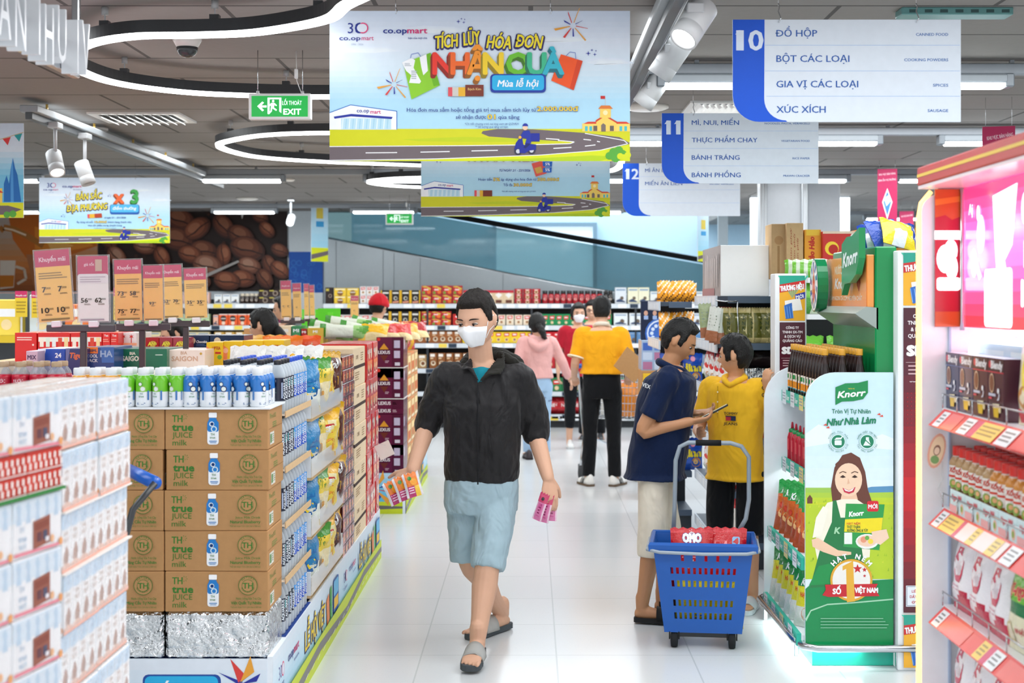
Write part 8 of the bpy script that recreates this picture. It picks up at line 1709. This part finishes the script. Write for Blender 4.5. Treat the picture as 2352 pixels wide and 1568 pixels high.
# slides (sandals)
def slide(ank,toe,nm,th=.026,strap=0xa9a8a4,roll=0,mt='sandal',s=1.0,sole=0x4a5054,par=None):
 A,B_=V(ank),V(toe);f=B_-A;fz=f.z;f.z=0;f.normalize();sd=f.cross(V((0,0,1)));heel=V((A.x,A.y,0))-f*.058*s;tip=V((B_.x,B_.y,0))+f*.028*s
 L=(tip-heel).length;z0_=max(0,A.z-.075*s);z1_=max(0,B_.z-.030*s);up=V((0,0,1));m=M();out=[]
 for t_,w in ((0,.016),(.04,.030),(.2,.036),(.45,.038),(.7,.047),(.88,.044),(.97,.030),(1,.012)):out.append((t_,w*s))
 lo=[heel+f*(L*t_)-sd*w+up*(z0_+(z1_-z0_)*t_) for t_,w in out]+[heel+f*(L*t_)+sd*w+up*(z0_+(z1_-z0_)*t_) for t_,w in reversed(out)]
 k=len(lo);m.add([p+up*.001 for p in lo]+[p+up*th for p in lo],[tuple(range(k)),tuple(range(2*k-1,k-1,-1))]+[(i,k+i,k+(i+1) % k,(i+1) % k) for i in range(k)],sole)
 so=putm(m,'sandal','rubber',par or t);m=M();rings=[]
 for t_ in (.44,.54,.64,.73):
  c=heel+f*(L*t_)+up*(z0_+(z1_-z0_)*t_+th*.6);w=.050*s;rings.append([c+sd*(w*cos(a))+up*((.066-.024*(t_-.44)/.28)*s*sin(a)+.004) for a in [pi*j/12 for j in range(13)]]+[c+sd*(w*.92*cos(a))+up*((.061-.024*(t_-.44)/.28)*s*sin(a)+.002) for a in [pi*(12-j)/12 for j in range(13)]])
 m.loft(rings,strap);under(putm(m,'sandal_strap','rubber',par or t),so);return so
slide(anL,toL,'sandal');slide(anR,toR,'sandal')
# packets in both hands
def packet(c,rot,w,h,cf,lab,art=None,seed=0,grp=None):
 m,p=pouch(w,h,.016,cf,7,9,seed=seed,wr=.25,seal=.08)
 if art:art(p,w*100,h*100)
 o=m.build('snack_packet','film',None,c,rot);return tag(o,lab,'packet',grp)
pkr=lambda u,v:0xd9d4d8 if u<.12 or u>.9 else (0xb8286a if v>.55 and u<.6 else (0xe87a22 if v<.55 else 0xf0c23a))
apk=lambda p,w,h:(p.lines(-w*.3,-h*.4,w*.1,-h*.1,3,0xf0c8dc),p.circ(w*.1,-h*.62,w*.22,0xf2a02a),p.circ(-w*.1,-h*.78,w*.12,0x3a8a3a))
for i,(x,y,Y,rz) in enumerate(((917,1155,6.20,24),(936,1147,6.17,20),(955,1140,6.15,14))):
 packet(P(x,y,Y),(radians(-12),radians(-22+4*i),radians(rz)),.075,.105,pkr,'pink and orange packet in the masked man\'s hand by the island, %s from left' % ORD[i],apk,300+i,'packets in the hand by the island')
pkl=lambda u,v:0xd87aa8 if .15<u<.85 and v>.3 else (0xe8c4d4 if v>.3 else 0xc8446a)
apl=lambda p,w,h:(p.rect(-w*.2,-h*.62,w*.2,-h*.15,0xcf5a94),p.lines(-w*.12,-h*.6,w*.12,-h*.2,4,0x8a2a5a),p.circ(0,-h*.8,w*.16,0x2a2226))
for i,(x,y,Y,ry) in enumerate(((1232,1194,6.29,18),(1247,1199,6.33,12),(1266,1196,6.37,3))):
 packet(P(x,y,Y),(radians(-6),radians(ry),radians(-30+15*i)),.048,.125,pkl,'slim pink packet in the masked man\'s other hand, %s from left' % ORD[i],apl,310+i,'packets in the hand by the aisle')
# ---------- general standing figure ----------
def figure(lab,pos,yaw,h,skin,top,bottom,hair,arms=None,legs=None,head=(0,0,0),vox=.008,sleeve=.55,pant=1.0,shirt_z=.50,girth=1.0,slim=1.0,lean=0,ruff=.006,nm_top='shirt',nm_bot='trousers',hcut=None,facial=False):
 """arms: {'L'/'R': (elbow, wrist, hand dir, palm normal)} in the figure's own frame (facing -Y, scaled to 1.70 m)"""
 s=h/1.70;t=thing('person',lab,'person',pos);Rz=Matrix.Translation(V(pos)) @ Matrix.Rotation(yaw,4,'Z') @ Matrix.Scale(s,4)
 w=lambda *p:Rz @ V(p if len(p)==3 else p[0]);dv=lambda d:(Rz.to_3x3() @ V(d)).normalized()
 g=girth;b=M();ln=lambda z:-lean*max(0,z-.85)
 hc=w(0,ln(1.585)-.012,1.585);T=headT(hc,yaw+head[0],head[1],head[2],s*1.0)
 add_head(b,T);limb(b,[w(0,ln(1.40)+.015,1.40),w(0,ln(1.47)+.012,1.47),hc+V((0,0,-.05*s))],[.058*s,.052*s,.052*s],14)
 rg=[(1.445,.075,.065),(1.415,.14,.088),(1.37,.185*slim,.105*g),(1.25,.185*slim,.118*g),(1.08,.165*slim,.115*g),(.95,.170*slim,.118*g),(.84,.172*slim,.115*g)]
 tr=[(w(0,ln(z),z),rx*s,ry*s) for z,rx,ry in rg];torso(b,tr,yaw,.92)
 A={'L':((.23,.03,1.13),(.25,-.06,.90),(0,-.15,-1),(-1,0,0)),'R':((-.23,.03,1.13),(-.25,-.06,.90),(0,-.15,-1),(1,0,0))};A.update(arms or {})
 G={'L':((.095,0,.86),(.10,-.02,.47),(.105,.02,.085),(.12,-.17,.03)),'R':((-.095,0,.86),(-.10,-.02,.47),(-.105,.02,.085),(-.12,-.17,.03))};G.update(legs or {})
 sl=M();pt=M();torso(sl,[q for q,z in zip(tr,rg) if shirt_z*1.7+.03<z[0]<1.43]+[(w(0,ln(shirt_z*1.7),shirt_z*1.7),.192*s*slim,.126*g*s)],yaw,1.03 if shirt_z>.55 else 1.085);torso(pt,[(w(0,0,max(.98,shirt_z*1.7+.035)),.158*s*slim,.108*g*s),(w(0,0,.90),.168*s*slim,.118*g*s),(w(0,0,.80),.165*s*slim,.112*g*s)],yaw)
 for k,sg in (('L',1),('R',-1)):
  S_=w(sg*.175*slim,ln(1.375),1.375);E_,W_=w(A[k][0]),w(A[k][1])
  limb(b,[S_,S_.lerp(E_,.5),E_,E_.lerp(W_,.35),W_],[.048*s,.046*s,.039*s,.038*s,.027*s],12);hand(b,W_,dv(A[k][2]),dv(A[k][3]),1 if sg>0 else -1,(.3,.5,.4),s)
  c0=S_.lerp(w(0,ln(1.36),1.36),.25)
  if sleeve<=1:E2=S_.lerp(E_,sleeve);limb(sl,[c0,S_,S_.lerp(E2,.5),E2],[.082*s,.072*s,.068*s,.068*s],14,flat=True)
  else:E2=E_.lerp(W_,sleeve-1);limb(sl,[c0,S_,S_.lerp(E_,.5),E_,E2],[.082*s,.072*s,.066*s,.058*s,.044*s],14)
  hp,kn,an,to=(w(p) for p in G[k])
  limb(b,[hp,hp.lerp(kn,.5),kn,kn.lerp(an,.3),kn.lerp(an,.7),an],[.074*s,.069*s,.054*s,.054*s,.041*s,.035*s],14);foot(b,an,to,s)
  if pant<=.6:E2=hp.lerp(kn,pant/.5);limb(pt,[hp,hp.lerp(E2,.5),E2],[.087*s,.091*s,.082*s],14,flat=True)
  else:E2=kn.lerp(an,(pant-.5)/.5);limb(pt,[hp,hp.lerp(kn,.5),kn,E2],[.092*s,.083*s,.068*s,.060*s],14,flat=True)
 put(remesh(b,vox*.75 if vox>.006 else vox,3,.4),'body',skin,t)
 me=remesh(sl,vox,5,.5);ruffle(me,ruff,9,h*7,(1,1,.6));put(me,nm_top,top,t)
 me=remesh(pt,vox,5,.5);ruffle(me,ruff,9,h*9,(1,1,.5));put(me,nm_bot,bottom,t)
 if hair:
  m=M();head_grid(m,T,hcut or short_hair(.026,.016,.55,-.75,-.25),56,40,0,.006,h);put(m.mesh('h'),'hair',hair,t)
 if facial:face(t,T,(0,-.6),1.0)
 return t,w,T,dv
def mask_on(t,T):
 m=M();head_grid(m,T,maskf,48,36,WHITE);putm(m,'face_mask','mask_white',t)
def shoe(t,ank,toe,s,col,sole,stripe=None):
 A,B_=V(ank),V(toe);f=B_-A;f.z=0;f.normalize();sd=f.cross(V((0,0,1)));h0=V((A.x,A.y,0))-f*.065*s;L=((V((B_.x,B_.y,0))+f*.02*s)-h0).length;m=M();R_=[];up=V((0,0,1))
 for t_,w,h in ((0,.024,.075),(.06,.036,.085),(.25,.038,.088),(.42,.040,.075),(.65,.047,.052),(.88,.044,.040),(1,.022,.026)):
  c=h0+f*(L*t_);R_.append([c+sd*(w*s*cos(a))+up*(h*s*sin(a)+.018) for a in [pi*j/10 for j in range(11)]])
 m.loft(R_,col,True);
 if stripe is not None:
  for q in (.36,.46,.56):
   for sg in (-1,1):c=h0+f*(L*q);m.tube([c+sd*(sg*.044*s)+up*.02,c+sd*(sg*.036*s)+up*.055-f*.012,c+sd*(sg*.022*s)+up*.074-f*.02],.0045,stripe,5)
 m2=M();R2=[]
 for z in (.001,.02):R2.append([h0+f*(L*t_)+sd*(sg*w*s)+up*z for sg,seq in ((-1,1),(1,-1)) for t_,w in ((0,.026),(.06,.038),(.3,.040),(.65,.049),(.9,.045),(1.01,.024))[::seq]])
 m2.loft(R2,sole,False);under(putm(m2,'shoe_sole','rubber',t),putm(m,'shoe','paint',t))
# man in navy polo, in profile, looking at a phone
pos=V((P(1505,0,7.03).x,7.03,0));yw=radians(82)
t,w,T,dv=figure('person in navy polo shirt and cream shorts standing in profile looking at a phone',pos,yw,1.475,'skin_tan','cloth_navy','cloth_cream','hair_black',
 arms={'R':((-.20,.06,1.09),(-.13,-.20,1.14),(.25,-.95,.12),(.3,.2,.9)),'L':((.20,.02,1.10),(.10,-.21,1.17),(-.2,-.95,.1),(-.3,.2,.9))},
 legs={'R':((-.095,0,.86),(-.10,.01,.46),(-.10,.07,.09),(-.11,-.12,.045)),'L':((.095,0,.86),(.11,-.06,.47),(.11,-.03,.09),(.12,-.22,.04))},
 head=(radians(-4),radians(28),0),vox=.0065,sleeve=.72,pant=.60,shirt_z=.475,girth=1.32,lean=.16,nm_bot='shorts',hcut=short_hair(.024,.012,.72,-.62,-.12),facial=True)
m=M();limb(m,[w(-.075,-.09,1.44),w(-.055,-.155,1.42),w(0,-.185,1.385),w(.055,-.155,1.42),w(.075,-.09,1.44)],[.016,.016,.014,.016,.016],10);limb(m,[w(-.075,-.09,1.44),w(-.05,-.03,1.465),w(.05,-.03,1.465),w(.075,-.09,1.44)],[.018,.02,.02,.018],10);put(remesh(m,.005,4),'collar','cloth_navy',t)
m=M();q=Pr(m,w(-.165,.04,1.33),dv((-.7,-.7,0)),(0,0,1),.01,eps=.003);q.text('VEX',0,0,2,0xe8ecf0,'c',.04,0,12,6);putm(m,'shirt_print','print',t)
for k,sg in (('R',-1),('L',1)):slide(w(sg*.105,.05,.09),w(sg*.115,-.15,.04),'sandal',.024,0x1a1b1d,s=.95,sole=0x1f2022,par=t)
m=M();m.box(-.036,-.004,-.075,.036,.004,.075,0x20242a,.003);q=Pr(m,(-.033,-.0042,.07),(1,0,0),(0,0,1),.01);q.rect(0,0,6.6,14,0xcfd8c4)
pw_=w(-.03,-.335,1.19);tag(m.build('mobile_phone','print_gloss',None,pw_,(radians(-62),0,yw+pi)),'slim mobile phone held flat in front of the navy polo man','phone')
# boy in yellow polo with patterned sleeve
pos=V((P(1690,0,7.3).x,7.3,0));yw=radians(-28)
t,w,T,dv=figure('boy in yellow polo shirt and dark shorts, hand on the kiosk end panel',pos,yw,1.385,'skin_mid','cloth_yellow','cloth_dark','hair_black',
 arms={'L':((.30,.0,1.235),(.25,-.10,1.37),(-.1,-.25,.95),(.5,.8,0)),'R':((-.24,-.02,1.12),(-.16,-.22,1.10),(.3,-.9,.2),(.9,.2,.2))},
 head=(radians(-86),radians(4),0),vox=.0065,sleeve=.70,pant=.50,shirt_z=.475,slim=.96,nm_bot='shorts',hcut=short_hair(.030,.020,.62,-.70,-.22),facial=True)
m=M();limb(m,[w(-.07,-.02,1.45),w(-.04,-.085,1.43),w(0,-.105,1.405)],[.016,.017,.012],10);limb(m,[w(.07,-.02,1.45),w(.04,-.085,1.43),w(0,-.105,1.405)],[.016,.017,.012],10);limb(m,[w(-.07,-.02,1.45),w(0,.05,1.47),w(.07,-.02,1.45)],[.016,.02,.016],10);put(remesh(m,.005,4),'collar','cloth_yellow',t)
def chest_print(t,w,dv,x,z,y,items,tilt=0):
 m=M();q=Pr(m,w(x,y,z),dv((1,0,0)),(0,0,1),.01,eps=.0012)
 items(q);return putm(m,'shirt_print','print',t)
chest_print(t,w,dv,-.03,1.225,-.131,lambda q:(q.text('TOMMY',0,0,1.3,0x3a3426,'l',.03,w=7.4),q.rect(1,1,3.8,3,0xb8303c),q.rect(3.8,1,6.4,3,0x1f2a4c),q.rect(1,.6,6.4,1,0x1f2a4c),q.text('JEANS',0,5.2,1.3,0x3a3426,'l',.03,w=7.4)))
m=M();q=Pr(m,w(-.075,-.128,1.40),dv((1,0,0)),(0,0,1),.01,eps=.001);q.rect(0,0,.5,16,0xd0a020);[q.circ(.2,3+5*k,.45,0xf2e2b0,n=8) for k in range(3)];putm(m,'placket','print',t)
mS=M();S_,E_=w(.168,0,1.375),w(.30,.0,1.235)
for i in range(5):
 for j in range(4):
  c=S_.lerp(E_,.0+.17*i)+V((0,0,.052-.036*j));c.y-=.071*sqrt(max(.05,1-((.052-.036*j)/.075)**2))*.98;q=Pr(mS,c,(1,0,-.3),(.3,0,1),.01,eps=.001);q.circ(0,0,1.0,0x3a3426,n=8);q.circ(0,0,.62,0xe9b62a,n=8);q.line([(-.5,0),(.5,0)],.25,0x3a3426);q.line([(1.2,.4),(2.2,1.0)],.22,0x3a3426)
putm(mS,'sleeve_pattern','print',t)
for sg in (-1,1):slide(w(sg*.105,.02,.085),w(sg*.12,-.17,.03),'sandal',.022,0xc9cfd2,s=.85,sole=0xd4d9dc,par=t)
# man in golden shirt pushing a trolley, seen from behind
pos=V((P(1382,0,12.1).x,12.1,0));yw=radians(176)
t,w,T,dv=figure('person in golden yellow shirt and black trousers seen from behind at a trolley',pos,yw,1.585,'skin_light','cloth_golden','cloth_dark','hair_black',
 arms={'R':((-.25,.05,1.12),(-.25,-.16,1.0),(.1,-.8,-.4),(0,.3,-1)),'L':((.24,.04,1.12),(.26,-.18,.98),(-.1,-.8,-.3),(0,.3,-1))},
 legs={'R':((-.095,0,.86),(-.11,-.01,.47),(-.12,.03,.085),(-.19,-.15,.03)),'L':((.095,0,.86),(.11,-.01,.47),(.12,.02,.085),(.19,-.13,.03))},sleeve=.80,shirt_z=.60,slim=1.06,hcut=short_hair(.034,.008,.6,-.45,-.1),vox=.008)
m=M();limb(m,[w(-.07,-.03,1.45),w(-.04,.05,1.475),w(.04,.05,1.475),w(.07,-.03,1.45)],[.016,.02,.02,.016],10);put(remesh(m,.006,4),'collar','cloth_cream',t)
for sg in (-1,1):shoe(t,w(sg*.12,.025,.085),w(sg*.19,-.14,.03),1.0,0xe9e9e6,0x6a5a4a,0x1c1e22)
for sg in (-1,1):
 m=M();S_,E_=w(sg*.18,0,1.375),w(sg*.245,.045,1.12);c=S_.lerp(E_,.80);d=(E_-S_).normalized();a=d.cross(V((0,1,0))).normalized();bb=d.cross(a);m.tube([c+a*(.070*cos(2*pi*k/16))+bb*(.070*sin(2*pi*k/16)) for k in range(16)],.008,0xe9dcc0,6,loop=True);putm(m,'sleeve_trim','cloth',t)
tt=trolley((P(1395,0,12.45).x,12.42,0),radians(-18),'grey wire shopping trolley pushed by the golden shirt man',fc=0x8f979c)
m,p=pouch(.26,.3,.16,lambda u,v:0xe88a22,8,8,seed=400);tag(m.build('snack_bag','film',None,tt.matrix_basis @ V((.12,.3,.54))),'orange bag lying in the grey trolley','bag')
m,p=pouch(.26,.22,.2,lambda u,v:0xdcdcd8,8,8,seed=401,wr=.5);tag(m.build('carrier_bag','film',None,tt.matrix_basis @ V((-.08,.55,.53))),'white carrier bag in the grey trolley','bag')
m=M();m.box(-.12,-.004,-.1,.12,.004,.1,0xb58a5c);tag(m.build('carton_sheet','card',None,P(1449,838,11.9),(0,radians(38),radians(20))),'folded brown cardboard piece held by the golden shirt man','cardboard')
# woman in pink hoodie, seen from behind
pos=V((P(1234,0,14.1).x,14.1,0));yw=radians(188)
t,w,T,dv=figure('person in pink hoodie with black ponytail walking away towards the shelves',pos,yw,1.43,'skin_light','cloth_pink','cloth_paleblue','hair_black',
 arms={'L':((-.0+.24,.05,1.12),(.27,-.05,.9),(0,-.2,-1),(-1,0,0)),'R':((-.30,-.03,1.14),(-.40,-.10,.94),(-.4,-.3,-.8),(1,0,0))},sleeve=1.85,shirt_z=.56,slim=.98,girth=1.05,hcut=short_hair(.030,.026,.6,-.85,-.35),vox=.008,nm_top='hoodie',
 legs={'L':((.095,0,.86),(.10,-.05,.47),(.10,-.05,.085),(.11,-.22,.04)),'R':((-.095,0,.86),(-.09,.0,.46),(-.09,.05,.09),(-.1,-.10,.03))})
m=M();limb(m,[w(-.10,.05,1.41),w(-.06,.12,1.36),w(0,.135,1.32),w(.06,.12,1.36),w(.10,.05,1.41)],[.03,.045,.05,.045,.03],12);limb(m,[w(-.07,.06,1.43),w(0,.10,1.40),w(.07,.06,1.43)],[.035,.04,.035],12);put(remesh(m,.007,5),'hood','cloth_pink',t)
m=M();limb(m,[w(0,.10,1.58),w(-.03,.15,1.52),w(-.06,.15,1.45),w(-.09,.14,1.43)],[.03,.038,.03,.012],12);h_=remesh(m,.006,3);ruffle(h_,.008,30,2);put(h_,'ponytail','hair_black',t)
m=M()
for i in range(40):
 a=R.uniform(.5,pi-.5);z=R.uniform(.2,.8);sg=R.choice((-1,1));c=w(sg*.1+.085*cos(a)*.9,.085*sin(a)+.015,z);q=Pr(m,c,dv((-1,0,0)),(0,0,1),.01,eps=.002);q.circ(0,0,.9,0x6a7a9a,n=6)
putm(m,'trouser_pattern','print',t)
for sg in (-1,1):shoe(t,w(sg*.10,.0,.085),w(sg*.11,-.16,.03),.9,0x3a3236,0x2a2426)
# couple beyond the trolley
pos=V((P(1328,0,15.2).x,15.2,0))
t,w,T,dv=figure('person in red shirt and white mask facing us beyond the trolley',pos,radians(8),1.53,'skin_light','cloth_red','cloth_dark','hair_black',sleeve=.75,slim=.95,hcut=short_hair(.024,.02,.6,-.8,-.3),vox=.009,pant=.8,facial=True)
mask_on(t,T)
for sg in (-1,1):shoe(t,w(sg*.10,.0,.085),w(sg*.12,-.16,.03),.9,0xe4e4e2,0xc8c8c6)
pos=V((P(1360,0,16.0).x,16.0,0))
t,w,T,dv=figure('person with black glasses half hidden behind the golden shirt man',pos,radians(-6),1.56,'skin_light','cloth_grey','cloth_dark','hair_black',sleeve=.75,hcut=short_hair(.024,.014,.58,-.6,-.1),vox=.009,facial=True)
m=M()
for sx in (-1,1):m.tube([T @ V((sx*.033+.022*cos(2*pi*k/14),-.104+.004*abs(cos(2*pi*k/14)),.003+.017*sin(2*pi*k/14))) for k in range(14)],.003,0x17171a,6,loop=True)
m.tube([T @ V((-.011,-.106,.005)),T @ V((.011,-.106,.005))],.003,0x17171a,6);putm(m,'glasses','plastic',t)
for sg in (-1,1):shoe(t,w(sg*.10,.0,.085),w(sg*.12,-.16,.03),.9,0x3a3c40,0xc8c8c6)
# shoppers between and beyond the islands
pos=V((P(604,0,9.5).x,9.55,0))
t,w,T,dv=figure('person with smooth black tied hair in profile between the two islands',pos,radians(-98),1.50,'skin_light','cloth_char','cloth_dark','hair_black',head=(radians(-8),radians(8),0),sleeve=.8,slim=.9,girth=.9,hcut=short_hair(.028,.026,.62,-.95,-.05),vox=.009,facial=True)
m=M();limb(m,[w(0,.10,1.56),w(0,.14,1.50),w(0,.15,1.42),w(0,.15,1.32)],[.035,.04,.034,.015],12);put(remesh(m,.007,4),'ponytail','hair_black',t)
for sg in (-1,1):shoe(t,w(sg*.105,.02,.085),w(sg*.12,-.17,.03),.85,0x3a3c40,0xb8b8b6)
pos=V((P(652,0,13.2).x,13.25,0))
t,w,T,dv=figure('person leaning over the second island behind the narrow price boards',pos,radians(-60),1.60,'skin_light','cloth_dark','cloth_dark','hair_black',sleeve=.6,head=(radians(-20),radians(12),0),arms={'L':((.25,-.22,1.24),(.42,-.42,1.20),(.6,-.7,-.2),(0,.2,-1))},vox=.009,hcut=short_hair(.022,.016,.8,-.7,-.2),facial=True)
for sg in (-1,1):shoe(t,w(sg*.105,.02,.085),w(sg*.12,-.17,.03),.9,0x3a3c40,0xb8b8b6)
pos=V((P(868,0,13.3).x,13.3,0))
t,w,T,dv=figure('person in red baseball cap and dark red top beyond the second island',pos,radians(150),1.62,'skin_light','cloth_dark','cloth_char','hair_black',sleeve=.8,head=(radians(8),radians(10),0),vox=.009,hcut=short_hair(.016,.012,.5,-.6,-.2))
m=M();head_grid(m,T,lambda az,el:.026 if el>.12 else (.026*(el+.05)/.17 if el>-.05 else -.012),40,30,0);limb(m,[T @ V((-.05,-.10,.035)),T @ V((0,-.15,.03)),T @ V((.05,-.10,.035))],[.014,.02,.014],8);put(m.mesh('c'),'baseball_cap','cloth_capred',t)
for sg in (-1,1):shoe(t,w(sg*.105,.02,.085),w(sg*.12,-.17,.03),.9,0x3a3c40,0xb8b8b6)
pos=V((P(398,0,9.45).x,9.5,0))
t,w,T,dv=figure('person in face mask peeping out under the price boards',pos,radians(-70),1.44,'skin_light','cloth_grey','cloth_dark','hair_black',head=(radians(10),radians(18),0),sleeve=.8,slim=.9,vox=.009,hcut=short_hair(.026,.022,.62,-.9,-.2),facial=True)
mask_on(t,T)
for sg in (-1,1):shoe(t,w(sg*.105,.02,.085),w(sg*.12,-.17,.03),.85,0x3a3c40,0xb8b8b6)
bpy.data.objects.remove(_TO);bpy.data.scenes.remove(_TS);bpy.data.scenes.remove(_RS)
